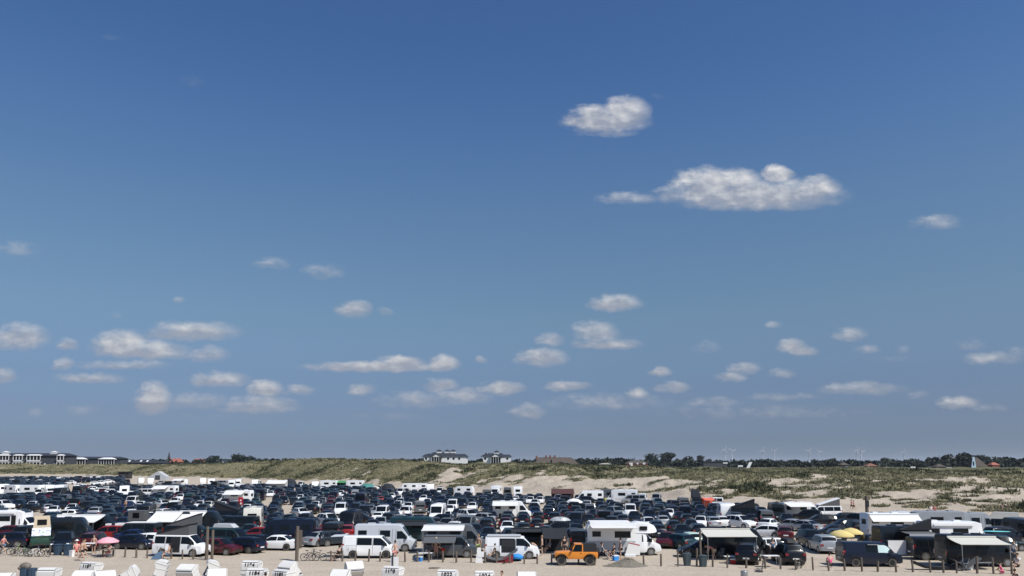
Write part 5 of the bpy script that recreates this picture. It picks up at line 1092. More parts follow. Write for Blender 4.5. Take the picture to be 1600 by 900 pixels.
# orange off-roader
def jeep():
    q = at(899, 884); x, y = q.x * 1.012, q.y + .9; root = thing('off_roader', 'bright orange off-roader with black hardtop and big tyres in the front row', 'car', (x, y, 0), R(180)); occupy('hatchback', x, y, 0); OR = PAINT['orange']
    sh = Shell([(-1.85, 1.08, .74, 1.10, .7), (-1.8, 1.12, .76, 1.14, .72), (.30, 1.12, .76, 1.14, .74), (.42, 1.12, .74, 1.14, .7), (1.62, 1.06, .62, 1.10, .56), (1.78, .98, .56, 1.0, .5)], (-1.18, 1.22), .42, zb=.52); mb = MB(); sh.body(mb)
    mb.hexa([(.30, -.72, 1.12), (.42, -.72, 1.12), (.42, -.66, 1.12), (.30, -.66, 1.12)], [(.02, -.64, 1.74), (.10, -.64, 1.74), (.10, -.58, 1.74), (.02, -.58, 1.74)]); mb.hexa([(.30, .66, 1.12), (.42, .66, 1.12), (.42, .72, 1.12), (.30, .72, 1.12)], [(.02, .58, 1.74), (.10, .58, 1.74), (.10, .64, 1.74), (.02, .64, 1.74)])
    for s in (-1, 1): mb.hexa([(-.62, s * .70 - .03, 1.12), (-.52, s * .70 - .03, 1.12), (-.52, s * .70 + .03, 1.12), (-.62, s * .70 + .03, 1.12)], [(-.62, s * .64 - .03, 1.72), (-.54, s * .64 - .03, 1.72), (-.54, s * .64 + .03, 1.72), (-.62, s * .64 + .03, 1.72)])
    mb.box(-.62, .08, -.66, .66, 1.72, 1.77); put('body', mb.mesh('body'), [OR, TRIM], root)
    put('hardtop', MB().hexa([(-1.82, -.72, 1.14), (-.60, -.72, 1.14), (-.60, .72, 1.14), (-1.82, .72, 1.14)], [(-1.74, -.64, 1.78), (-.60, -.64, 1.80), (-.60, .64, 1.80), (-1.74, .64, 1.78)]).mesh('hardtop', False), TRIM, root)
    put('windshield', MB().hexa([(.34, -.64, 1.16), (.36, -.64, 1.16), (.36, .64, 1.16), (.34, .64, 1.16)], [(.06, -.58, 1.70), (.08, -.58, 1.70), (.08, .58, 1.70), (.06, .58, 1.70)]).mesh('windshield'), GLASS, root)
    for s in (-1, 1): put('side_window', MB().add([(-.50, s * .705, 1.18), (.27, s * .705, 1.18), (.05, s * .655, 1.66), (-.50, s * .655, 1.66)], [(0, 1, 2, 3)[::-s]]).mesh('side_window'), GLASS, root)
    for xw in (-1.18, 1.22):
        for s in (-1, 1):
            w = put('wheel', cached('jw', lambda: wheel_mb(.42, .27)[0].mesh('wheel')), TYRE, root, (xw, s * .74, .42)); put('rim', cached('jr', lambda: wheel_mb(.42, .27)[1].mesh('rim')), RIMD, w)
            fl = MB(); P8 = [(xw + .56 * math.cos(a), .42 + .50 * math.sin(a)) for a in [math.pi * k / 6 for k in range(7)]]
            for a, b in zip(P8, P8[1:]): fl.hexa([(a[0], s * .74 - .01, a[1]), (b[0], s * .74 - .01, b[1]), (b[0], s * .98, b[1]), (a[0], s * .98, a[1])][::-s], [(a[0], s * .74 - .01, a[1] + .05), (b[0], s * .74 - .01, b[1] + .05), (b[0], s * .98, b[1] + .04), (a[0], s * .98, a[1] + .04)][::-s])
            put('fender', fl.mesh('fender'), TRIM, root)
    put('spare_wheel', MB().tube((-2.08, 0, 1.0), (-1.84, 0, 1.0), .40, n=18).mesh('spare_wheel'), TYRE, root)
    put('bumper', MB().box(1.78, 2.0, -.75, .75, .58, .76).mesh('bumper'), TRIM, root); put('rear_bumper', MB().box(-1.98, -1.84, -.72, .72, .56, .74).mesh('rear_bumper'), TRIM, root)
    for s in (-1, 1):
        put('headlight', MB().tube((1.76, s * .38, .88), (1.81, s * .38, .88), .10, n=12).mesh('headlight'), LAMP, root); put('tail_light', MB().box(-1.90, -1.83, s * .70 - .06, s * .70 + .06, .86, 1.04).mesh('tail_light'), TAIL, root)
        put('wing_mirror', MB().box(.28, .36, min(s * .76, s * .95), max(s * .76, s * .95), 1.2, 1.38).mesh('wing_mirror'), TRIM, root); put('door_handle', MB().box(-.48, -.34, s * .785 - .01, s * .785 + .01, .98, 1.02).mesh('door_handle'), TRIM, root)
jeep()
# the big alcove motorhome
v = V('motorhome', 975, 868, 0, 'white', 'large white motorhome with a bulging sleeping nose, right of the orange off-roader')
sh = SPEC['motorhome']['sh']; al = Shell([(.6, 2.2, 1.08, 2.9, 1.04), (1.2, 2.15, 1.12, 3.1, 1.04), (2.2, 2.12, 1.10, 3.0, .98), (2.75, 2.16, 1.0, 2.75, .8), (3.0, 2.24, .7, 2.45, .5)], (), .3, zb=2.02)
mb = MB()
al.low = lambda x: 2.04 + max(0, x - 2.6) * .3
add_part(v, 'alcove', al.body(mb), [PAINT['white'], PAINT['white']]); put('alcove_window', MB().box(1.35, 2.05, -1.16, -1.13, 2.36, 2.72).mesh('alcove_window'), GLASS, v)
add_part(v, 'roof_rail', MB().box(-3.3, .5, -1.0, 1.0, 2.9, 3.12), WHITEP)
a_ = awning(v, -3.3, .9, 2.82, out=2.0, drop=.08, poles=False); add_part(v, 'side_shade_panel', SPEC['motorhome']['sh'].panel(-3.45, .9, .5, 1.35, -1, off=.02, n=4), FABGL)  # grey panel stands in for the awning's shade on the side wall
v = V('hatchback', 1042, 858, 250, 'maroon', 'dark maroon hatchback nose to camera beside the big motorhome cab'); V('hatchback', 1060, 860, 118, 'teal', 'dark teal hatchback nose away, beside the mint car')
v = V('hatchback', 1079, 857, 96, 'mint', 'pale mint hatchback tail to camera above the grey bins'); V('estate', 1098, 872, 175, 'black', 'black estate car behind the tall post and bins')
v = V('panel_van', 1152, 872, 0, 'black', 'black high roof van with a cream awning, people beneath'); awning(v, -3.6, .9, 2.58, out=2.2, drop=.42, m=FABC)
v = V('off_roader', 1170, 884, 68, 'black', 'small black off-roader tail to camera with a bicycle rack, below the cream awning'); v = V('off_roader', 1231, 884, 88, 'black', 'black off-roader tail to camera standing at the fence posts'); roof_box(v, 1.74, TRIM, -1.3, .9)
v = V('estate', 1212, 866, 0, 'white', 'white estate car with black windows behind the two black off-roaders')
v = V('people_carrier', 1287, 866, 84, 'silver', 'silver people carrier tail to camera left of the yellow parasol covers'); V('off_roader', 1268, 858, 268, 'graphite', 'dark off-roader nose to camera left of the silver people carrier')
v = V('mpv_van', 1358, 886, -2, 'navy', 'navy black van with a silver screened cab window at the fence posts', rim=RIMD)
put('side_panel', SPEC['mpv_van']['sh'].win(-2.25, -.6, -1, .04, .96, off=.024).mesh('side_panel'), PAINT['navy'], v)
put('window_screen', SPEC['mpv_van']['sh'].win(.42, 1.45, -1, .06, .84, off=.024).mesh('window_screen'), mat('silver_screen', (.58, .74, .72), rough=.4), v); add_part(v, 'rail', MB().box(-.45, .45, -.98, -.94, 1.80, 1.86), METAL)
v = V('panel_van', 1418, 866, 0, 'graphite', 'dark van with a grey awning front and a white towel'); awning(v, -1.3, 1.5, 2.25, out=2.0, drop=.15, m=FABG); add_part(v, 'valance', MB().box(-1.3, 1.5, -3.14, -3.10, 1.72, 2.10), FABGL)
add_part(v, 'gauze_tent', MB().hexa([(-1.3, -1.6, 2.3), (1.6, -1.6, 2.3), (1.6, -1.1, 2.3), (-1.3, -1.1, 2.3)], [(-1.3, -1.6, 2.36), (1.6, -1.6, 3.35), (1.6, -1.1, 3.35), (-1.3, -1.1, 2.36)]), FABD, smooth=False)
tag(put('white_towel', MB().sheet([[(-1.35, -.02, 1.30), (1.35, -.02, 1.30)], [(-1.35, .02, .35), (1.35, .02, .35)]], .02).box(-1.4, 1.4, -.03, .0, 1.3, 1.34).add([(-1.35, 0, .05), (1.35, 0, .05), (1.35, 0, 1.3), (-1.35, 0, 1.3)], [(0, 1, 2, 3)]).mesh('white_towel'), C_WHITE, None, tuple(at(1412, 872)[:2]) + (.25,)), 'white towel hung to dry below the grey awning edge', 'towel')
v = V('estate', 1382, 860, 0, 'black', 'long black estate car behind the navy black van')
v = V('motorhome', 1399, 842, 0, 'white', 'white motorhome with a rolled silver awning, right of the rear tall post'); awning(v, -3.4, 2.2, 2.75, out=1.0, drop=.7, poles=False)
v = V('motorhome', 1497, 862, 0, 'white', 'large white motorhome with a round nose behind the dark campers at right'); add_part(v, 'awning', MB().box(-2.9, 1.0, -1.26, -1.12, 2.5, 2.66), WHITEP)
v = V('panel_van', 1526, 886, -2, 'black', 'black camper van with a beige awning at the right end of the fence'); awning(v, -2.9, 1.1, 2.45, out=2.1, drop=.36, m=FABC)
v = V('mpv_van', 1465, 876, -3, 'black', 'black van half hidden behind the right end camper'); V('hatchback', 1568, 862, -8, 'teal', 'dark teal hatchback with a turquoise board on it at right')
tag(put('surfboard', MB().ball((0, 0, 0), 1.35, .3, .06, 16, 6).mesh('surfboard'), C_CYAN, None, tuple(at(1558, 858)[:2]) + (1.75,), R(-15)), 'turquoise board lying on the dark teal hatchback', 'surfboard')
v = V('panel_van', 1518, 836, 0, 'silver', 'long pale silver van behind the white motorhomes at right'); v = V('mpv_van', 1560, 838, 148, 'slate', 'grey van with a cream high roof tail right at the far right')
add_part(v, 'high_roof', MB().hexa([(-2.3, -.8, 1.98), (1.0, -.8, 1.95), (1.0, .8, 1.95), (-2.3, .8, 1.98)], [(-2.15, -.66, 2.7), (.3, -.66, 2.72), (.3, .66, 2.72), (-2.15, .66, 2.7)]), PAINT['cream'], smooth=False)
for o_ in list(D.objects):
    if o_.name.startswith('rear_window') and o_.parent and ('grey awning front' in o_.parent.get('label', '') or 'half hidden behind the right end' in o_.parent.get('label', '')): o_.name = 'rear_door'; o_.material_slots[0].link = 'OBJECT'; o_.material_slots[0].material = TRIM  # rear windows turned matt black to keep parasol reflections off them
V('caravan', 1600, 850, 90, 'slate', 'blue grey box trailer at the right edge'); V('motorhome', 1455, 838, 178, 'silver', 'silver grey motorhome under grey canvas at right'); v = V('estate', 1400, 826, 4, 'grey', 'grey estate car under a cover on the sand at right')
v = V('mpv_van', 1452, 828, 176, 'white', 'white van with a flat roof behind the silver motorhome'); V('off_roader', 1572, 850, 4, 'navy', 'navy off-roader in front of the cream roofed van')
V('mpv_van', 1345, 828, 140, 'navy', 'navy van at the right edge of the packed cars by the rear tall post')

# second and third rows and every light coloured vehicle further back: kind, column, row, heading, paint, note
ROWS = '''
h 1127 825 96 white . small white hatchback tail to camera left of the white SUV with its nose forward
o 1158 828 -52 white . white off-roader nose to the right front, below the white caravan back
s 1202 830 62 white . white saloon tail to the camera right of the white off-roader
e 1225 845 88 maroon . dark red estate car with a silver roof edge, tail to camera
s 1237 831 140 silver . silver saloon left of a matching pair behind the dark red estate
s 1258 833 134 silver . silver saloon right of a matching pair behind the dark red estate
h 1112 826 98 silver . silver hatchback next to the small white hatchback
s 1303 842 172 black . black saloon with an arched roof left of the yellow parasol covers
h 1305 850 92 slate . grey hatchback tail to camera in front of the arched black saloon
h 1262 842 262 graphite . charcoal hatchback nose to camera with a light screen cover
h 1195 842 150 white . white hatchback just above the cab of the black van with cream awning
c 1134 814 92 white bikes white caravan back with bicycles hung on it
v 1168 816 -10 black pop black camper van with a tall black pop-top seen against the sand
p 1212 815 90 slate . tall blue grey van with a white corner post, right of the black pop-top camper
p 1252 812 2 white awn white van with a wide white awning against the sand
v 1288 811 180 white pop2 white camper with a wedge shaped pop-top against the sand
o 1318 822 178 black . black off-roader in the clump of dark cars by the rear tall post
e 1282 822 176 black . black estate car below the white awning against the sand
e 1320 831 186 graphite . charcoal estate car in the dark clump at the edge of the open sand
o 1335 838 100 black . black off-roader nose away beside the yellow covers
h 1095 826 262 white . small white hatchback nose to camera above the mint car
h 1035 824 92 silver . pinkish silver hatchback tail to camera above the big motorhome cab
h 1046 812 262 white . white hatchback nose to camera over the big motorhome nose
e 1089 840 94 graphite . charcoal estate tail to camera between mint car and the cars behind
e 1066 843 268 black . black estate nose to camera behind the teal hatchback
v 1109 794 178 white . white van with a red cloth on it at the back edge of the cars
v 1087 795 92 graphite pop3 charcoal van with a tall dark pop-top above the back edge of the cars
v 1004 787 264 white . white van nose to camera in the back rows above the big motorhome
v 1026 787 262 silver . silver van nose to camera in the back rows above the big motorhome nose
h 1066 789 268 white . white hatchback at the back edge left of the charcoal pop-top van
o 963 810 -66 silver . silver off-roader nose to camera above the big motorhome roof
m 952 786 170 grey . grey motorhome in the back rows left of the paler one
m 970 787 170 white . white motorhome in the back rows right of the grey one
v 990 788 176 silver . pale silver van at the back edge of the cars
v 985 809 268 white . white van nose to camera above the big motorhome roof
p 921 786 178 white . white high roof van in the back rows behind the silver boat
v 940 779 262 white . white van at the very back edge, left of the motorhome pair
v 902 826 262 graphite . charcoal van nose to camera with a pale roof edge left of the motorhome
m 809 779 90 white . tall white motorhome tail to camera at the foot of the sandy dune
h 829 788 264 white . white hatchback with a bright windscreen, left of two alike
h 844 788 264 white . white hatchback with a bright windscreen, right of two alike
h 836 793 264 white . small white hatchback in front of the two bright windscreens
e 872 836 178 black . black estate car beneath the silver boat
h 852 846 268 graphite . charcoal hatchback nose to camera left of the silver boat
h 838 830 92 black . black hatchback left of the silver boat
p 800 810 0 white awn white high roof van with a large white awning in the middle rows
h 774 806 178 graphite . dark hatchback left of the white awning van in the middle rows
h 793 836 268 white . white hatchback with dark windows above the white van right of centre
h 815 838 100 graphite . charcoal hatchback right of the white one with dark windows
h 753 819 140 silver . silver hatchback with a pale roof above the pale cab of the grey van
e 722 824 178 grey . grey estate car above the white awning left of centre
o 733 816 -58 white . white off-roader nose to the right front in the middle rows
h 698 816 266 white . white hatchback nose to camera right of the square white van
p 684 818 264 white . square white van nose to camera in the middle rows
o 633 810 264 white . white off-roader nose to camera above the tall silver van
h 638 799 266 white . white hatchback nose to camera above the white off-roader
v 656 803 92 grey . grey van tail to camera in the middle rows
h 738 799 266 white . white hatchback roof glinting in the middle rows
v 707 799 268 white . narrow white van nose to camera in the middle rows
h 703 804 264 white . white hatchback in front of the narrow white van
h 668 792 264 white . white hatchback in the middle rows above the grey van
h 662 785 264 white . white hatchback behind another white one in the middle rows
h 622 796 262 white . white hatchback above the tall silver van roof
h 623 785 264 white . white hatchback right of a twin in the upper middle rows
h 612 781 264 white . white hatchback left of a twin in the upper middle rows
v 626 775 264 white . small white van in the back rows left of the caravans
c 640 769 178 white . white caravan, left one of the row at the foot of the dune
c 655 769 178 white . white caravan, middle one of the row at the foot of the dune
c 672 771 90 white . tall white caravan end, right one of the row at the foot of the dune
v 687 774 268 white . white van nose to camera right of the caravan row
c 725 776 170 white . small white trailer caravan right of the caravan row
m 775 778 262 white . white motorhome nose to camera below the bare sand slope
v 760 778 96 grey . grey van left of the motorhome below the bare sand slope
p 793 779 90 grey . grey high roof van below the bare sand slope
v 597 812 264 white . white van roof right of the row with the white van front
v 532 806 268 white . clean white van front in the middle rows left of centre
o 514 824 -60 white . white off-roader with a dark roof nose to camera left of centre
e 471 810 -70 white . white estate car nose to camera left of centre
h 493 797 264 white . white hatchback nose to camera left of centre
h 504 790 264 silver . silver hatchback in the rows left of centre
h 556 783 264 white . white hatchback in the back rows left of centre
h 594 787 92 red . red hatchback in the back rows left of centre
h 533 776 264 white . white hatchback nose to camera at the back left of centre
h 538 779 262 white . white hatchback right in front of a twin at the back
h 469 784 264 white . white hatchback in the back rows above the beige motorhome
h 494 783 264 silver . silver hatchback in the back rows left of centre
h 423 777 264 white . white hatchback in the back rows at left centre
v 403 760 264 white . white van at the back edge left of the white trailer tent
v 470 762 264 white . white van at the back edge right of the dark dome
c 492 765 92 white . white caravan end at the foot of the high grassy dune
m 510 765 178 white . white motorhome at the foot of the high grassy dune
v 529 765 262 white . white van at the foot of the dune left of the green awning
m 551 765 178 white . white motorhome right of the green awning
m 396 830 88 cream . beige motorhome standing tall behind the red hatchback
v 372 832 178 graphite . charcoal van with a pale roof strip left of the beige motorhome
p 279 834 0 graphite awnl dark van under a broad white awning behind the dark pop-top, left one
p 316 833 0 graphite awnl dark van under a broad white awning behind the dark pop-top, right one
v 349 822 178 graphite pop charcoal camper with a long sloping pop-top left of the beige motorhome
o 258 815 -62 white . white off-roader nose to camera above the broad white awnings
o 235 822 -64 white . white pickup nose to the right behind the dark red car
e 247 834 178 maroon . dark red estate car below the white pickup
h 205 812 100 white . white hatchback roof right of the broad white awning
e 214 834 178 black tent black car carrying a grey roof tent with a dark window
h 347 798 266 white . white hatchback nose to camera at left centre
h 369 796 262 white . white car with a turquoise sun screen in its windscreen
h 312 796 264 white . white hatchback left of the white hatchback pair at left centre
h 325 797 264 cream . cream hatchback in the rows at left centre
s 255 794 -66 white . white saloon nose to camera in the rows at left
h 282 783 264 white . white hatchback in the back rows at left
h 273 790 264 white . white hatchback nose to camera behind the white saloon at left
v 206 792 264 white . white van nose to camera in the rows at left
h 219 797 264 white . white hatchback right of the white van at left
h 215 802 264 white . lowest white hatchback of the white cluster at left
h 231 800 264 white . white hatchback at the right end of the white cluster at left
h 206 777 30 white . white hatchback behind the motorhome with an awning at left
v 226 776 178 white . white van left of the small white awning in the back
m 254 777 178 white awn2 white motorhome with a white awning in the back rows at left
m 367 788 178 white awn2 white motorhome with a big white awning at left centre
h 385 803 264 white . white hatchback below the red sign
m 194 778 92 white . white motorhome tail to camera with green trim at left
h 126 762 20 white . first white car of the line along the sandy lane
h 133 764 20 white . second white car of the line along the sandy lane
h 140 768 20 red . red car among the white ones along the sandy lane
h 148 768 20 white . white car right of the red one along the sandy lane
h 158 771 20 white . white car at the near end of the line along the sandy lane
h 167 772 20 maroon . dark red car at the near end of the line along the sandy lane
h 176 773 20 white . last white car of the line along the sandy lane
m 6 774 90 white . tall white motorhome at the left edge in the back row
m 24 776 300 white . white motorhome nose to camera, second from the left edge
m 45 776 174 white . white motorhome side on, third from the left edge
v 60 777 270 white . white van squeezed into the row of motorhomes at left
m 76 776 282 white . white motorhome nose to camera beside the white van at left
m 94 776 262 white . last white motorhome before the sandy gap at left
o 6 797 -60 white . white off-roader at the left edge behind the big motorhome
h 50 797 264 white . white hatchback behind the big motorhome at left
h 74 802 100 silver . silver hatchback behind the green camper
h 83 806 264 white . white hatchback nose to camera behind the green camper
h 112 802 264 white . white hatchback above the broad white awning
h 104 812 178 white . white hatchback roof beside the broad white awning
h 110 757 178 white . white car on its own at the head of the sandy lane
v 135 751 178 white . white van in the farthest row at left
h 150 758 20 white . white car in the far row at the lane, left
h 160 757 20 white . white car in the far row at the lane, middle
h 171 755 20 white . white car in the far row at the lane, right
h 60 755 178 white . white car in the far row above the motorhomes
h 17 754 178 white . white car in the far row at the left edge
c 220 757 95 white . white caravan end, leftmost beyond the sandy lane
c 235 758 92 white . white caravan end, second beyond the sandy lane
c 281 760 178 white awn2 white caravan with an awning beyond the sandy lane
c 317 758 92 white . white caravan end left of the tall white box body
m 330 761 92 white . tall white box motorhome tail to camera beyond the lane
v 345 759 178 silver . silver van right of the tall white box motorhome
m 362 764 268 white . white motorhome nose to camera at the back, left one
m 372 762 268 white . white motorhome nose to camera at the back, right one
c 398 761 92 white . white caravan at the back left of the white van
e 262 758 176 black . black estate car on the lane beside the caravans
h 251 757 178 silver . silver car on the lane beside the caravans
v 199 757 90 black . black van standing alone on the sandy lane
'''
KK = dict(h='hatchback', e='estate', s='saloon', o='off_roader', v='mpv_van', p='panel_van', m='motorhome', c='caravan')
CARS = []      # every ordinary car that is still to be built, to be sorted by nearness
for ln in ROWS.strip().split('\n'):
    k, px, py, hd, pt, ex, *lb = ln.split(' '); kind = KK[k]; px, py, hd = float(px), float(py), float(hd); lb = ' '.join(lb)
    if abs(math.sin(R(hd))) > .6: hd += math.degrees(math.atan((800 - px) / 1200)) * (.9 if px < 800 else .6)
    v = V(kind, px, py, hd, pt, lb, 0 if py > 822 else (1 if py > 786 else 2))
    if ex == 'pop': poptop(v, -2.2, 1.0, 2.0, rise=1.2, hinge='rear' if hd != 178 else 'rear', cloth_m=FABD)
    if ex == 'pop2': poptop(v, -2.2, 1.0, 2.0, rise=1.1, hinge='front', lid=WHITEP)
    if ex == 'pop3': poptop(v, -2.2, 1.0, 2.0, rise=1.4, hinge='rear', cloth_m=FABD)
    if ex == 'awn': awning(v, -3.0 if kind == 'panel_van' else -2.4, .9, 2.6, out=2.4, drop=.5)
    if ex == 'awnl': awning(v, -2.4, .9, 2.66, out=2.6, drop=1.0)
    if ex == 'awn2' and v.type == 'EMPTY': awning(v, -2.6, 1.4, 2.8, side=1, out=2.4, drop=.7)
    elif ex == 'awn2':
        put('awning', MB().sheet([[(-2.0, 3.4, 2.1), (1.6, 3.4, 2.1)], [(-2.0, 1.0, 2.75), (1.6, 1.0, 2.75)]], .04).mesh('awning'), FABW, v)
    if ex == 'tent':
        t_ = add_part(v, 'roof_tent', MB().box(-1.1, .9, -.62, .62, 1.56, 2.75), FABG, smooth=False); put('tent_window', MB().box(-.5, .3, -.66, -.63, 1.9, 2.5).mesh('tent_window'), GLASS, t_); put('tent_window', MB().box(-.5, .3, .63, .66, 1.9, 2.5).mesh('tent_window'), GLASS, t_)

# the packed rows: car after car, filled in wherever nothing stands yet
BX = [-200, 0, 100, 190, 200, 300, 400, 500, 600, 700, 800, 900, 1000, 1100, 1150, 1200, 1250, 1300, 1350, 1400]
BY = [748, 748, 748, 748, 763.5, 763.5, 760, 763, 767, 772, 777, 781, 786, 792, 797, 803, 809, 815, 824, 840]
NX = [-100, 0, 60, 200, 300, 380, 480, 540, 640, 780, 900, 1000, 1060, 1120, 1200, 1300, 1350, 1400]
NY = [842, 842, 842, 838, 838, 845, 846, 842, 842, 848, 852, 845, 845, 828, 822, 826, 826, 826]
COLS = ['black'] * 31 + ['graphite'] * 27 + ['navy'] * 22 + ['slate'] * 5 + ['blue'] * 2 + ['grey'] * 3 + ['silver'] * 2 + ['white'] * 2 + ['maroon'] * 2 + ['teal'] * 3 + ['purple'] * 1
AUTO = []; rr = random.Random(11); Yd = 86.0; row = 0
while Yd < 520:
    pair = row % 2; xx = -1.02 * Yd * .70; faced = 90 if pair == 0 else 270; rot = rr.uniform(-4, 4); slope = .02 * math.sin(row * 1.7); lane_x = [rr.uniform(-.7, .7) * Yd * .66 for _ in range(row % 2)]
    while xx < Yd * .70:
        xx += rr.uniform(2.15, 2.5); y = Yd + xx * slope + rr.gauss(0, .35); px, py = proj(xx, y, 0)
        if not (-15 < px < 1612): continue
        if py > np.interp(px, NX, NY) - (2.2 * F * HC / y / y * 0) or py < np.interp(px, BX, BY) + .6: continue
        if px > 1392: continue
        if 100 < px < 186 and 755.5 < py < 764: continue
        if 101 < px < 121 and 757 < py < 776: continue
        if 414 < px < 428 and 778 < py < 799: continue
        if 444 < px < 454 and 790 < py < 805: continue
        if 600 > px > 590 and 800 < py < 812: continue
        if 1195 < px < 1345 and py > 836: continue
        if any(abs(xx - l) < 2.5 for l in lane_x) or rr.random() < .02: continue
        q = rr.random(); kind = ('hatchback' if q < .27 else 'estate' if q < .50 else 'off_roader' if q < .70 else 'people_carrier' if q < .80 else 'saloon' if q < .92 else 'mpv_van' if q < .985 else 'panel_van')
        hd = (faced if rr.random() < .72 else faced + 180) + rot + rr.gauss(0, 3) + math.degrees(math.atan((800 - px) / 1200)) * .5; col = rr.choice(COLS)
        if rr.random() < .03: hd += 80
        if kind in ('mpv_van', 'panel_van') and rr.random() < .05: col = 'white'
        if not free(kind, xx, y, hd): continue
        occupy(kind, xx, y, hd); AUTO.append([y, xx, kind, hd % 360, col, px, py]); xx += {'mpv_van': .35, 'panel_van': .5}.get(kind, 0)
    Yd += 4.9 if pair == 0 else (6.7 if Yd < 300 else 7.2); row += 1
AUTO.sort(key=lambda a: a[0])
print('AUTO', len(AUTO), len([a for a in AUTO if CATS[a[2]] == 'car']))
LM = [(10, 'the white motorhome, far left'), (64, 'the green camper van'), (103, 'the tall charcoal van'), (171, 'the red people carrier'), (215, 'the navy front row saloon'), (284, 'the white open door van'), (345, 'the maroon front row hatchback'), (396, 'the beige motorhome'), (432, 'the white front row saloon'),
      (502, 'the silver front row saloon'), (565, 'the white double cab van'), (612, 'the tall silver van'), (704, 'the slate grey camper'), (757, 'the pale van cab'), (805, 'the white front row van'), (850, 'the thin dark awning'), (899, 'the orange off-roader'), (945, "the big motorhome's tail"), (985, "the big motorhome's cab"), (1030, "the big motorhome's nose"),
      (1079, 'the mint hatchback'), (1150, 'the cream awning'), (1230, 'the black front row off-roader'), (1287, 'the silver people carrier'), (1350, 'the navy black front van')]
CN = dict(black='black', graphite='charcoal', navy='dark navy', slate='grey blue', blue='blue', grey='grey', silver='silver', white='white', maroon='dark red', red='red', teal='dark teal', green='dark green', purple='purple', beige='beige')
KN = dict(hatchback='hatchback', estate='estate', off_roader='SUV', people_carrier='people carrier', saloon='saloon', mpv_van='minivan', panel_van='high van')
ORD = ['nearest', 'second', 'third', 'fourth', 'fifth', 'sixth', 'seventh', 'eighth', 'ninth', 'tenth', 'eleventh', 'twelfth']
cnt = {}; ncar = sum(1 for o in D.objects if o.get('category') == 'car'); far = []
for (y, x, kind, hd, col, px, py) in AUTO:
    lm = min(LM, key=lambda a: abs(a[0] - px))[1]; face = 'nose away' if 45 < hd < 135 else ('nose forward' if 225 < hd < 315 else 'side on'); key = (col, kind, face, lm); i = cnt.get(key, 0); cnt[key] = i + 1
    lb = '%s %s %s, %s such vehicle behind %s' % (CN[col], KN[kind], face, ORD[min(i, 11)], lm); cat = CATS[kind]
    if cat == 'car':
        if ncar >= 298: far.append((x, y, kind, hd, col)); continue
        ncar += 1
    make_vehicle(kind, NAMES[kind], x, y, hd, col, lb, cat, GROUPS[cat], 1 if py > 792 else 2)
# the remaining far cars, only a few pixels each, as one mass
PM = list(PAINT); mats = [TRIM, GLASS, LAMP, TAIL] + [PAINT[p] for p in PM]; Vs = []; Fs4 = []; 
acc = MB(); base = {}
for kind in ('hatchback', 'estate', 'saloon', 'off_roader', 'people_carrier'):
    mb = MB(); d = SPEC[kind]; d['sh'].body(mb, detail=0)
    for nm, fn, mk in parts_of(kind):
        if nm in ('windshield', 'rear_window', 'side_window', 'headlight'): p = fn(); mb.add(p.v, p.f, {'glass': 2, 'lamp': 3}[mk])
    base[kind] = (np.array(mb.v), mb.f, mb.m)
VA = []; FA = []; MA = []; o_ = 0
for (x, y, kind, hd, col) in far:
    v, f, m = base[kind]; c, s = math.cos(R(hd)), math.sin(R(hd)); w = np.stack([v[:, 0] * c - v[:, 1] * s + x, v[:, 0] * s + v[:, 1] * c + y, v[:, 2]], -1); VA.append(w)
    FA += [tuple(i + o_ for i in q) for q in f]; pi = 4 + PM.index(col); MA += [pi if k == 0 else (0 if k == 1 else (1 if k == 2 else 2)) for k in m]; o_ += len(v)
if far:
    me = D.meshes.new('distant_cars'); me.from_pydata(np.concatenate(VA).tolist(), [], FA); me.polygons.foreach_set('material_index', MA); me.update()
    tag(put('distant_cars', me, mats), 'far rows of small mostly dark parked cars before the dunes', 'cars', None, 'stuff')
print('cars single', ncar, 'far', len(far))
# ------------------------------------------------------------------ fence posts, poles, bins, signs
PO = [(23, 866), (78, 867), (93.5, 867), (109, 868), (161, 870), (176.5, 870), (195, 871), (213, 871.5), (230, 872), (250, 872), (267.5, 873), (285, 873.5), (302, 874),
      (517, 877), (535, 877), (555, 877.5), (576, 877.5), (593.7, 877.5), (633, 878), (652, 878), (670, 878), (692, 878.5), (713, 879), (736, 879), (757.6, 879.5), (775.5, 879.5), (796.7, 880),
      (819, 881), (839.5, 881), (862, 881.5), (883, 882), (904, 882), (929, 883), (1006, 883), (1033, 884.5), (1059.6, 885), (1088.7, 885), (1113.8, 885.5), (1136.5, 887), (1166, 887.5), (1196, 888),
      (1220, 889), (1243.5, 890), (1270.6, 891), (1295, 892), (1320, 892), (1347, 893), (1371.5, 893.5), (1400.5, 894), (1426.5, 894), (1454, 894.5), (1474.5, 895), (1495, 895.5), (1527, 896), (1552.5, 896.5), (1581, 897)]
TALLP = {1033: 1.0, 1059.6: 1.25, 1088.7: 1.5, 1166: .8, 1270.6: 1.05, 576: 1.1, 736: 1.05, 1006: .9, 1527: 1.3, 1552.5: 1.25, 1136.5: 1.1, 1347: 1.1}
OL = ['first', 'second', 'third', 'fourth', 'fifth', 'sixth', 'seventh', 'eighth', 'ninth', 'tenth', 'eleventh', 'twelfth']
MARK = [(0, 'the left edge'), (245, 'the white open door van'), (510, 'the bicycles left of centre'), (640, 'the slate grey camper'), (740, 'the grey tarpaulin'), (815, 'the white front row van'), (855, 'the orange off-roader'), (1000, 'the sand heap'), (1100, 'the cream awning'), (1290, 'the navy black front van'), (1420, 'the white towel')]
ci = {}
for px, py in PO:
    m_ = [m for m in MARK if m[0] <= px][-1]; k = ci.get(m_[1], 0); ci[m_[1]] = k + 1
    post(px, py, TALLP.get(px, random.uniform(.82, .98)), random.uniform(.07, .095), 'weathered wooden fence post, %s one counting right from %s' % (OL[k], m_[1]), tilt=random.uniform(-.05, .05))
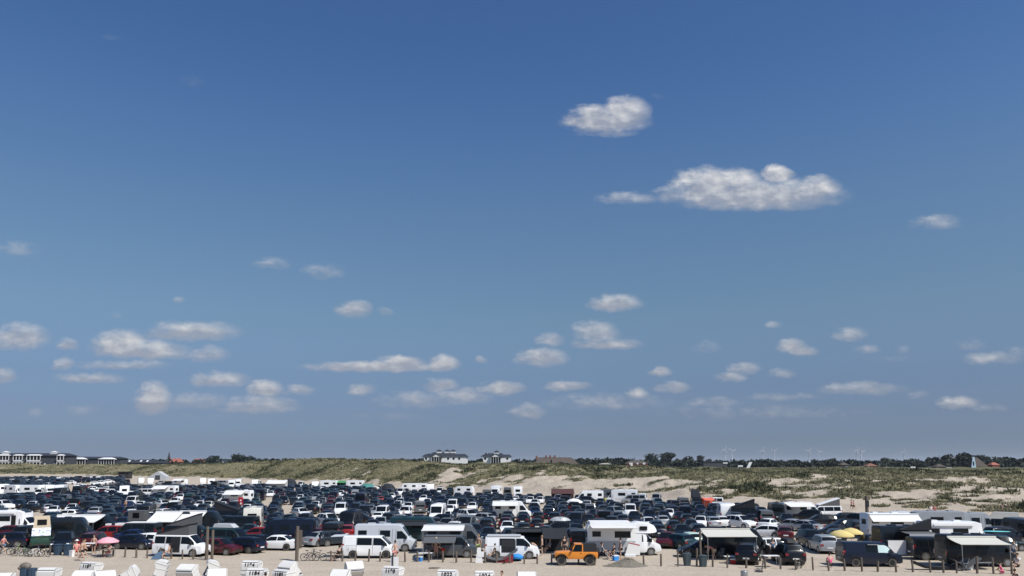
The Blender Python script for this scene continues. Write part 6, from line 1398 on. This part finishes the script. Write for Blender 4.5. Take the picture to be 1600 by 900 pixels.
post(322.5, 875, 2.95, .14, 'tall thick wooden pole in front of the white open door van, leftmost tall pole', name='wooden_pole', group='tall wooden poles')
pb = post(331, 874, 2.6, .13, 'second plank of the leftmost tall pole, standing right against it', name='wooden_pole', group='tall wooden poles')
post(463.6, 877, 3.05, .15, 'thick tall wooden pole standing alone in the sand left of the two bicycles', name='wooden_pole', group='tall wooden poles')
q = at(463.6, 877); tag(put('back_board', MB().box(-.28, .36, .18, .26, 1.1, 2.7).mesh('back_board'), WOOD, None, (q.x, q.y, 0)), 'dark narrow board fixed behind the thick lone wooden pole', 'board')
post(1095, 885, 2.9, .10, 'tall thin wooden pole between the two grey bins', name='wooden_pole', group='tall wooden poles')
def lampcap(root): put('cross_board', MB().box(-.5, .45, -.06, .06, 3.15, 3.5).mesh('cross_board'), WOOD, root); put('notice', MB().box(-.22, .22, -.30, -.24, 2.2, 3.1).mesh('notice'), TRIM, root)
post(1355.5, 815.5, 3.75, .24, 'tall wooden pole with a short cross board on the open sand at right', name='wooden_pole', cap=lampcap)
def sg(root): put('sign_board', MB().box(-.30, .30, -.10, -.07, 1.0, 1.75).mesh('sign_board'), WHITEP, root)
q = at(613.5, 908)
root = thing('sign_post', 'dark pole with a white board in front of the white double cab van', 'sign', (q.x, q.y, 0)); put('pole', MB().tube((0, 0, 0), (-.02, 0, 2.05), .045, n=8).mesh('pole'), TRIM, root); put('sign_board', MB().box(-.18, .40, .05, .08, 1.05, 1.75).mesh('sign_board'), WHITEP, root)
q = at(384.5, 797); root = thing('no_entry_sign', 'square red sign with a white dot and bar on a white pole', 'sign', (q.x, q.y - 3, 0))
put('pole', MB().tube((0, .05, 0), (0, .05, 1.5), .16, n=8).mesh('pole'), WHITEP, root); bd = put('sign_board', MB().box(-.42, .42, -.04, .02, 1.05, 2.45).mesh('sign_board'), SIGNR, root)
put('white_bar', MB().box(-.26, .26, -.055, -.045, 1.32, 1.46).mesh('white_bar'), WHITEP, bd); put('white_dot', MB().tube((.02, -.055, 1.9), (.02, -.045, 1.9), .15, n=12).mesh('white_dot'), WHITEP, bd)
bin_(87, 868, .62, .95, BINN, 'dark bin behind the fence, left one of two by the black off-roader', .9); bin_(102.5, 868.5, .66, .95, BINN, 'dark bin behind the fence, right one of two by the black off-roader', .9)
bin_(1075, 884.5, .68, 1.02, BIN, 'grey green tapered bin left of the tall thin pole', .74, False); bin_(1100, 886, .64, .88, BIN, 'dark grey bin standing right against the tall thin pole')
bin_(34, 914, .52, 1.15, BINN, 'left one of two navy bins at bottom left, heaped with litter', .95, False); bin_(46, 914, .50, 1.15, BINN, 'right one of two navy bins at bottom left, without litter', .95, False)
q = at(34, 914); tag(put('rubbish_bag', MB().ball((0, .3, 1.28), .40, .3, .26, 12, 8).ball((-.30, .2, 1.15), .16, .2, .14).ball((.22, .22, 1.22), .2, .2, .2).mesh('rubbish_bag'), mat('olive_litter_bag', (.14, .12, .10), rough=.6, noise=.8, nscale=5), None, (q.x, q.y, 0)), 'brownish bulging bag of litter on top of the left navy bin', 'rubbish')
q = at(1163.5, 921); root = thing('steel_bollard', 'round galvanised steel post top at the bottom edge, right half', 'bollard', (q.x, q.y, 0)); put('tube', MB().tube((0, 0, 0), (0, 0, 1.22), .24, n=20).mesh('tube'), STEEL, root); put('cap', MB().tube((0, 0, 1.22), (0, 0, 1.26), .25, .23, n=20).mesh('cap'), STEEL, root)

# ------------------------------------------------------------------ beach basket chairs along the bottom edge
chair(75, 886.5, 90, 0, None, 'white beach chair with a grilled front, just right of the navy bins')
chair(140, 877, 74, -8, '1189', 'white beach chair numbered 1189, right of the navy bins')
chair(133, 893, 95, 30, None, 'white beach chair at the bottom edge in front of the one numbered 1189')
chair(193, 884, 200, 60, None, 'white beach chair laid back low, right of the one numbered 1189'); chair(160, 893, 130, 45, None, 'low white beach chair part hidden at the bottom, left of the laid back one')
chair(249, 876, 196, 12, None, 'white beach chair seen open from the side, its dark lining showing')
chair(296, 883, 80, 30, None, 'white beach chair with a broad blank back right of the open sided one')
chair(327, 877, 205, 18, None, 'white beach chair facing left with a dark lining, right of the blank backed one'); chair(338, 890, 110, 40, None, 'white beach chair low at the bottom below the left facing one')
chair(392, 875, 86, -6, '1194', 'white beach chair numbered 1194, behind the one numbered 1184')
chair(400, 887, 84, -6, '1184', 'white beach chair numbered 1184 at the bottom edge')
chair(456, 878, 60, 38, None, 'white beach chair tipped to the right beside the number 1184'); chair(441, 889, 62, -6, '1182', 'white beach chair numbered 1182 leaning right, low between two tall wooden poles')
chair(550, 878, 118, 45, None, 'white beach chair tipped to the left, alone left of the signpost'); chair(535, 891, 80, 40, None, 'white beach chair at the bottom edge below the left tipped one')
chair(613, 884, 72, -6, '1190', 'white beach chair behind the dark signpost, marked 1190')
chair(699, 889, 84, -8, '1022', 'white beach chair numbered 1022 below the slate grey camper'); chair(757, 891, 92, -6, '1024', 'white rounded beach chair numbered 1024, right of number 1022')
chair(823, 895, 90, 20, None, 'white beach chair top at the very bottom below the white front row van'); chair(4, 897, 100, 20, None, 'white beach chair corner at the bottom left edge')

# ------------------------------------------------------------------ people
person(146, 866, 'stand', 270, 'bare chested person standing between the dark van and the red car', bottom=C_BLACK)
person(119, 868, 'sit', 300, 'person in red with a white hat sitting left of the pink parasol', top=C_SALM, bottom=C_RED, hat=C_WHITE)
person(127, 876, 'walk', 0, 'person in shorts striding on the sand in front of the fence at left', bottom=C_BLACK, hair=HAIR)
person(132, 872, 'walk', 200, 'person in black swimwear walking left just beyond the striding one', bottom=C_BLACK, hair=HAIRB, scale=.9)
person(4, 866, 'walk', 0, 'person in a salmon top and dark trousers at the left edge', top=C_SALM, bottom=C_JEAN)
person(169, 870, 'sit', 250, 'person sitting under the pink parasol', bottom=C_SALM, hair=HAIR)
person(243, 869, 'sit', 20, 'person with blond hair sitting at the tail of the white open door van', bottom=C_JEAN, hair=HAIRB)
person(617, 878, 'stand', 90, 'bare backed person with dark hair in front of the white double cab van', bottom=C_SALM, hair=HAIR)
person(681, 873, 'arms', 80, 'person in a straw hat standing under the small dark awning', bottom=C_SALM, hat=FABB)
person(690, 873, 'bend', 180, 'person in red shorts bending forward beside the straw hatted one', bottom=C_RED, hair=HAIRB)
person(748, 866, 'stand', 250, 'person with no shirt standing before the pale van cab', top=None, bottom=C_OLIVE, hair=HAIRB)
person(837, 868, 'bend', 180, 'person bending over in front of the white front row van', bottom=C_BLACK)
person(847, 868, 'stand', 180, 'person standing beneath the thin dark awning behind the bending one', bottom=C_BLACK, hair=HAIRB)
person(882, 868, 'stand', 270, 'red faced person behind the bonnet of the orange off-roader', top=C_BLACK, bottom=C_BLACK)
person(958, 874, 'sit', 200, 'person sitting in the shade beside the big motorhome', top=C_BLACK, bottom=C_BLACK)
person(943, 872, 'sit', 0, 'second person sitting in the shade, nearer the orange off-roader', top=C_JEAN, bottom=C_BLACK)
person(1114, 874, 'bend', 180, 'person in beige clothes bending down below the cream awning', top=C_SALM, bottom=FABB, hair=HAIRB)
person(1132, 871, 'stand', 270, 'person in brown clothes standing under the cream awning', top=WOOD, bottom=FABG)
person(1161, 866, 'stand', 270, 'person with bare shoulders at the end of the cream awning', bottom=C_BLACK)
person(1298, 886, 'squat', 90, 'person in pink crouching at the tail of the navy black van', top=C_PINK, bottom=C_BLACK)
person(1376, 862, 'sit', 200, 'person sitting before the black estate car right of the navy black van', top=C_WHITE, bottom=C_BLACK); person(1390, 862, 'sit', 180, 'second person sitting before the black estate car', top=C_SALM, bottom=C_JEAN)
person(1566, 897, 'squat', 150, 'child in bright pink crouching beside the right end camper', top=C_PINK, bottom=C_PINK, hair=HAIR, scale=.8)
person(1589, 892, 'sit', 200, 'person sitting on the sand by the child in bright pink', top=C_WHITE, bottom=C_BLACK); person(1590, 912, 'squat', 180, 'dark haired person low at the bottom right corner', top=C_BLACK, bottom=C_BLACK, scale=.9)
person(783, 926, 'sit', 250, 'dark haired person whose head rises at the bottom edge between two beach chairs', top=C_SALM, bottom=C_JEAN, hair=cloth('brown_red_hair', (.07, .025, .018)))
person(415, 928, 'sit', 90, 'dark haired person beside the beach chair numbered 1184', top=C_RED, bottom=C_JEAN)
person(1331, 797, 'walk', 180, 'person in dark red clothes walking on the open sand left of the rear pole', top=C_RED, bottom=C_BLACK); person(1334.5, 798, 'walk', 180, 'second walker in pink top on the open sand close to the rear pole', top=C_SALM, bottom=C_BLACK)
person(1101, 784, 'stand', 90, 'dark dressed person standing on the sand above the red cloth', top=C_BLACK, bottom=C_BLACK)
person(1455, 806, 'stand', 270, 'person in a white shirt on the sand behind the silver motorhome', top=C_WHITE, bottom=C_SALM); person(1461, 806, 'stand', 240, 'person in a red shirt beside the white shirted one on the sand', top=C_SALM, bottom=C_RED)
person(1566, 800, 'sit', 180, 'person sitting on the sand behind the cream roofed van', top=C_SALM, bottom=C_BLACK); person(1574, 800, 'sit', 200, 'person in black sitting on the sand behind the cream roofed van', top=C_BLACK, bottom=C_BLACK)
person(988, 765.5, 'stand', 90, 'tiny dark figure standing high on the bare sand slope', top=C_BLACK, bottom=C_BLACK) if False else None
person(894, 806, 'stand', 260, 'person in red among the dark cars behind the silver boat', top=C_RED, bottom=C_WHITE); person(946, 790, 'stand', 260, 'person in a neon yellow shirt left of the grey motorhome', top=C_NEON, bottom=C_NEON)
person(196, 796, 'stand', 260, 'bare chested person in the dark rows left of the white van', bottom=C_BLACK); person(631, 816, 'stand', 270, 'person by the dark green van above the tall silver van', top=C_WHITE, bottom=C_BLACK, hair=HAIRB)
person(460, 772, 'stand', 260, 'figure in white in the back rows left of centre', top=C_WHITE, bottom=C_WHITE)

# ------------------------------------------------------------------ bicycles
BK = [mat('bike_%s' % n, c, rough=.35, coat=.5) for n, c in (('black', (.02, .02, .022)), ('white', (.7, .7, .7)), ('green', (.05, .12, .07)))]
bicycle(484, 876.5, 0, BK[0], 'left one of the two bicycles standing by the thick lone pole'); bicycle(496, 876.5, 175, BK[0], 'right one of the two bicycles, with upright handlebar')
bicycle(5, 868, 30, BK[0], 'bicycle wheel and frame at the left edge in front of the navy estate'); bicycle(32, 869, 10, BK[0], 'leftmost of the bicycles parked together left of the green camper'); bicycle(40, 869.5, 165, BK[2], 'second of the bicycles parked together left of the green camper')
bicycle(54, 870, 8, BK[1], 'pale framed bicycle in the middle of the parked row'); bicycle(66, 870, -6, BK[0], 'rightmost black bicycle below the green camper'); bicycle(1191, 890, 70, BK[0], 'bicycle standing on end at the tail of the small black off-roader')
bicycle(1248, 889, 50, BK[0], 'bicycle beside the black off-roader at the fence posts'); bicycle(1128, 812, 60, BK[0], 'left bicycle hung behind the white caravan back'); bicycle(1139, 812, 60, BK[0], 'right bicycle hung behind the white caravan back')

# ------------------------------------------------------------------ camping things
umbrella(167, 869, 1.75, 1.0, cloth('pink_parasol', (.78, .36, .42)), 'pink parasol open over a table left of the navy saloon')
umbrella(1315, 858, 1.9, 1.3, C_YEL, 'left yellow parasol behind the navy black van'); umbrella(1331, 856, 2.0, 1.2, C_YEL, 'right yellow parasol behind the navy black van')
umbrella(897, 796, 2.0, 1.7, C_WHITE, 'white parasol among the dark cars behind the silver boat')
for px, py, a, m_, lb in ((22, 866, 200, C_OLIVE, 'lime green folding chair behind the bicycles at left'), (528, 873, 170, FABD, 'black folding chair at the tail of the white double cab van'), (780, 872, 200, FABG, 'grey folding chair under the tarpaulin by the white front row van'), (951, 874, 160, FABD, 'dark folding chair in the shade of the big motorhome'), (1505, 892, 200, FABG, 'grey folding chair below the beige awning at right'), (1124, 874, 200, FABG, 'grey folding chair below the cream awning')):
    q = at(px, py); camp_chair(q.x, q.y, a, m_, lb)
for px, py, w, h, m_, lb in ((521, 876, 1.2, .72, WOOD, 'small dark table at the tail of the white double cab van'), (664, 876, 1.3, .7, WHITEP, 'pale low table left of the people under the dark awning'), (1205, 886, 1.3, .95, WHITEP, 'white topped table between the two black off-roaders'), (1140, 880, .9, .6, WHITEP, 'small pale table left of the small black off-roader'), (165, 871, 1.6, .72, WOOD, 'dark table beneath the pink parasol'), (138, 868, 1.1, 1.15, C_WHITE, 'white screen table left of the pink parasol'), (1536, 890, 1.5, .6, METAL, 'metal table beneath the beige awning at right')):
    q = at(px, py); camp_table(q.x, q.y, w, .7, h, m_, lb)
q = at(780, 879); o = MB().sheet([[(-1.3, .0, .55), (-.4, -.1, .18), (.5, -.1, .30), (1.6, 0, 1.05)], [(-1.3, .9, .62), (-.4, .9, .25), (.5, .9, .4), (1.6, .9, 1.2)]], .05); o.box(-1.3, 1.2, .1, .8, .02, .2)
tag(put('tarpaulin', o.mesh('tarpaulin'), FABG, None, (q.x, q.y, 0)), 'slack grey tarpaulin hanging in front of the white front row van', 'tarpaulin')
q = at(788, 879); tag(put('windbreak', MB().hexa([(-.9, -.05, .02), (.75, -.05, .02), (.75, .55, .02), (-.9, .55, .02)], [(-.55, .0, .1), (.75, 0, .72), (.75, .5, .72), (-.55, .5, .1)]).mesh('windbreak'), cloth('dark_red_canvas', (.22, .02, .03)), None, (q.x, q.y, 0)), 'dark red wedge of canvas beside the blue inflatable', 'windbreak')
q = at(806, 877); root = thing('inflatable_boat', 'bright blue inflatable lying by the white front row van', 'inflatable', (q.x, q.y, 0)); put('ring', MB().torus((0, .3, .28), (0, .25, 1), .48, .19, 18, 8).mesh('ring'), C_BLUE, root); put('seat', MB().ball((.1, .3, .42), .5, .3, .2, 12, 6).mesh('seat'), C_BLUE, root)
q = at(749, 879.5); tag(put('white_towel', MB().hexa([(-.35, 0, 0), (.3, 0, 0), (.3, .06, 0), (-.35, .06, 0)], [(-.18, 0, 1.3), (.1, 0, 1.3), (.1, .06, 1.3), (-.18, .06, 1.3)]).box(-.2, .5, -.02, .0, .5, .95).mesh('white_towel'), C_WHITE, None, (q.x, q.y, 0)), 'white cloth draped over a rack before the pale van cab', 'towel')
q = at(245, 874); tag(put('blue_blanket', MB().hexa([(-.6, 0, 0), (.4, 0, 0), (.4, .5, 0), (-.6, .5, 0)], [(.0, .1, .62), (.35, .1, .7), (.35, .4, .7), (.0, .4, .62)]).mesh('blue_blanket'), C_JEAN, None, (q.x, q.y, 0)), 'grey blue blanket draped at the tail of the white open door van', 'blanket')
q = at(990, 869); root = thing('wind_screen', 'white fabric screen with a red stripe at the motorhome cab', 'windbreak', (q.x, q.y, 0)); put('cloth', MB().hexa([(-.8, 0, .1), (.6, 0, .1), (.6, .04, .1), (-.8, .04, .1)], [(-.4, 0, 1.3), (.6, 0, 1.08), (.6, .04, 1.08), (-.4, .04, 1.3)]).mesh('cloth', False), C_WHITE, root); put('stripe', MB().hexa([(-.43, -.02, 1.19), (.6, -.02, .97), (.6, -.01, .97), (-.43, -.01, 1.19)], [(-.4, -.02, 1.26), (.6, -.02, 1.04), (.6, -.01, 1.04), (-.4, -.01, 1.26)]).mesh('stripe', False), C_RED, root)
# sand heap with dry reeds
q = at(984, 884); mb = MB(); n, k = 26, 6; vs = []
for j in range(k + 1):
    for i in range(n):
        t = 2 * math.pi * i / n; r_ = 1 - j / k; vs.append(((2.5 if math.cos(t) < 0 else 1.6) * r_ * math.cos(t), 1.0 * r_ * math.sin(t), .62 * math.exp(-3.0 * r_ * r_) - .04 + random.uniform(-.02, .03)))
mb.add(vs, [(j * n + i, j * n + (i + 1) % n, (j + 1) * n + (i + 1) % n, (j + 1) * n + i) for j in range(k) for i in range(n)])
root = thing('sand_heap', 'low heap of greyish sand and dry reeds before the big motorhome', 'sand heap', (q.x, q.y, 0)); put('mound', mb.mesh('mound'), mat('reedy_sand', (.17, .155, .125), rough=.95, noise=.5, nscale=6, bump=.8, bscale=9), root)
rd = MB()
for i in range(420):
    a = random.uniform(0, 6.28); r_ = random.uniform(0, 1.0) ** .7; x, y = 1.7 * r_ * math.cos(a) - .3, .8 * r_ * math.sin(a); z = .68 * math.exp(-3 * r_ * r_); l = random.uniform(.15, .5); b = random.uniform(0, 6.28)
    rd.add([(x - .012, y, z - .05), (x + .012, y, z - .05), (x + l * math.cos(b), y + l * math.sin(b), z + l * random.uniform(.1, .7))], [(0, 1, 2)])
put('reeds', rd.mesh('reeds', False), mat('dry_reed', (.20, .18, .14), rough=.9), root); put('board', MB().box(-.4, .5, -.2, .2, .78, .96).mesh('board'), C_WHITE, root)
for px, py, w, l, m_, lb in ((1186, 893, .35, .5, TRIM, 'dark scrap lying on the sand below the small black off-roader'), (678, 888, .5, .35, WOOD, 'dark streak of seaweed on the sand above number 1022'), (787, 881, .15, .2, WOOD, 'small clod on the sand near the blue inflatable')):
    q = at(px, py); tag(put('flotsam', MB().ball((0, 0, .02), w, l, .07, 9, 5).ball((w * .6, .1, .02), w * .5, l * .4, .05, 8, 5).mesh('flotsam'), m_, None, (q.x, q.y, 0)), lb, 'debris')
# hammock like canoe at the right
q = at(1470, 891); o = MB(); P_ = [(-2.1, .62), (-1.2, .25), (0, .12), (1.1, .22), (2.1, .66)]
for (a, za), (b, zb_) in zip(P_, P_[1:]): o.hexa([(a, -.05, za - .1), (b, -.05, zb_ - .1), (b, .55, zb_ - .1), (a, .55, za - .1)], [(a, -.1, za + .12), (b, -.1, zb_ + .12), (b, .6, zb_ + .12), (a, .6, za + .12)])
tag(put('hammock', o.mesh('hammock'), FABD, None, (q.x, q.y, 0)), 'dark slung hammock shape in front of the dark van at right', 'hammock')
q = at(1512, 892); o = MB().sheet([[(-1.0, 0, .9), (0, -.1, .25), (1.2, 0, 1.0)], [(-1.0, .7, .95), (0, .7, .3), (1.2, .7, 1.1)]], .06)
tag(put('hammock', o.mesh('hammock'), FABG, None, (q.x, q.y, 0)), 'grey fabric hammock slung below the beige awning', 'hammock')
# boats, domes and tents further back
q = at(877, 836); root = thing('rowing_boat', 'silver grey boat upside down on a car left of the big motorhome', 'boat', (q.x, q.y + 2.3, 1.55), 0); mb = MB(); vs = []; nn_ = 10
for i in range(nn_ + 1):
    x = -1.3 + 2.6 * i / nn_; w = .62 * (1 - (abs(x) / 1.3) ** 2.4) + .02; h = .42 * (1 - (abs(x) / 1.3) ** 3) + .05
    for t in (0, .25, .5, .75, 1): vs.append((x, w * math.cos(math.pi * t), h * math.sin(math.pi * t)))
mb.add(vs, [(i * 5 + j, (i + 1) * 5 + j, (i + 1) * 5 + j + 1, i * 5 + j + 1)[::-1] for i in range(nn_) for j in range(4)]); put('hull', mb.mesh('hull'), mat('silver_hull', (.42, .44, .46), rough=.4), root); put('keel', MB().box(-1.2, 1.2, -.03, .03, .40, .52).mesh('keel'), TRIM, root); put('strap', MB().torus((0, 0, .2), (1, 0, 0), .55, .02, 16, 4).mesh('strap'), TRIM, root)
for px, py, r_, h, ry, m_, lb in ((450, 763, 2.9, 3.7, 2.4, FABD, 'large dark dome tent at the back edge left of centre'), (603, 771, 3.0, 3.2, 2.4, FABD, 'large dark dome tent at the back edge near the centre'), (571, 767, 3.4, 2.5, 3, mat('teal_canvas', (.05, .20, .18), rough=.8), 'teal and white tent at the foot of the dune'), (585, 769, 1.8, 2.0, 1.6, FABC, 'pale cream tent beside the teal one'),
                                  (1420, 830, 4.2, 2.9, 2, FABGL, 'light grey covered tent among the motorhomes at right'), (1385, 823, 4.6, 2.2, 2, FABG, 'dark grey covered car shape at right on the sand')):
    q = at(px, py); tent_dome(q.x, q.y + ry, r_ * .8, h * .85, m_, lb, ry)
for px, py, w, h0, h1, m_, lb in ((868, 866, 2.4, 1.5, 2.3, FABD, 'navy black shade tent behind the orange off-roader'), (537, 765, 5, 2.2, 2.8, C_GREEN, 'green awning at the foot of the dune near centre'), (430, 767, 6, 2.2, 3.2, FABW, 'white trailer tent at the back edge left of the dark dome'), (880, 784, 5, 1.8, 2.8, mat('rust_awning', (.07, .03, .028), rough=.9), 'rusty brown awning in the back rows behind the silver boat'),
(1110, 796, 2.0, 1.7, 2.1, cloth('orange_red_cloth', (.62, .14, .09)), 'orange red cloth canopy at the back edge of the cars')):
    q = at(px, py); wall_tent(q.x, q.y + 1.2, w, 2.4, h0, h1, m_, lb)
for px, py, p, h, lb, tp, bt, hr in ((262, 874, 'sit', 200, 'person sitting in the open side door of the white van', None, C_JEAN, HAIR), (528, 877, 'sit', 160, 'person slumped on a black chair at the tail of the white double cab van', C_BLACK, C_BLACK, HAIR),
        (771, 874, 'sit', 200, 'person resting under the grey tarpaulin', C_BLACK, FABG, HAIR), (664, 872, 'squat', 20, 'person crouching beside the pale low table', C_WHITE, C_BLACK, HAIRB), (1208, 873, 'stand', 270, 'person between the two black off-roaders', C_JEAN, C_BLACK, HAIR),
        (1443, 868, 'stand', 250, 'person in dark clothes standing right of the white towel', C_BLACK, C_BLACK, HAIR), (1507, 884, 'stand', 270, 'person standing in the shade of the beige awning', C_SALM, C_BLACK, HAIR), (1586, 876, 'stand', 200, 'person in white at the nose of the right end camper', C_WHITE, C_JEAN, HAIR),
        (970, 873, 'stand', 180, 'person standing in the shade between the sitting ones and the cab', FABG, C_BLACK, HAIR), (545, 790, 'stand', 270, 'person standing among the cars above the white van front', C_WHITE, C_JEAN, HAIR), (858, 864, 'sit', 200, 'person in dark clothes in front of the navy shade tent', C_JEAN, C_BLACK, HAIR)):
    person(px, py, p, h, lb, top=tp, bottom=bt, hair=hr)
for px, py, w, h_, m_, lb in ((655, 877, .5, .35, C_BLUE, 'blue cool box by the pale low table'), (1146, 881, .45, .35, C_RED, 'red cool box beside the small pale table'), (962, 876, .5, .4, C_BLUE, 'blue cool box at the big motorhome'), (1515, 890, .5, .35, WHITEP, 'white cool box below the beige awning'), (112, 870, .4, .5, C_WHITE, 'white cool box behind the fence near the two dark bins'), (1447, 874, .5, .35, C_OLIVE, 'lime green cool box right of the white towel')):
    q = at(px, py); root = thing('cool_box', lb, 'cool box', (q.x, q.y, 0), random.uniform(-.5, .5)); put('body', MB().hexa([(-w * .45, -w * .3, 0), (w * .45, -w * .3, 0), (w * .45, w * .3, 0), (-w * .45, w * .3, 0)], [(-w * .5, -w * .34, h_), (w * .5, -w * .34, h_), (w * .5, w * .34, h_), (-w * .5, w * .34, h_)]).mesh('body'), m_, root)
    put('lid', MB().box(-w * .53, w * .53, -w * .37, w * .37, h_ + .003, h_ + .07).mesh('lid'), WHITEP, root); put('handle', MB().tube((-w * .5, 0, h_ * .8), (-w * .3, 0, h_ + .16), .012, n=5).tube((-w * .3, 0, h_ + .16), (w * .3, 0, h_ + .16), .012, n=5).tube((w * .3, 0, h_ + .16), (w * .5, 0, h_ * .8), .012, n=5).mesh('handle'), METAL, root)
# ------------------------------------------------------------------ sea air
hz = D.materials.new('sea_haze'); hz.use_nodes = True; t = hz.node_tree; t.nodes.clear(); vp = N(t, 'ShaderNodeVolumePrincipled'); vp.inputs['Color'].default_value = (.80, .87, .96, 1); vp.inputs['Density'].default_value = 3.6e-5; vp.inputs['Anisotropy'].default_value = .2
ho = N(t, 'ShaderNodeOutputMaterial'); L(t, vp.outputs[0], ho.inputs['Volume'])
tag(put('haze', MB().box(-31000, 31000, -450, 40500, -4, 190).mesh('haze', False), hz), 'thin pale sea haze lying over the whole beach', 'haze', None, 'stuff')
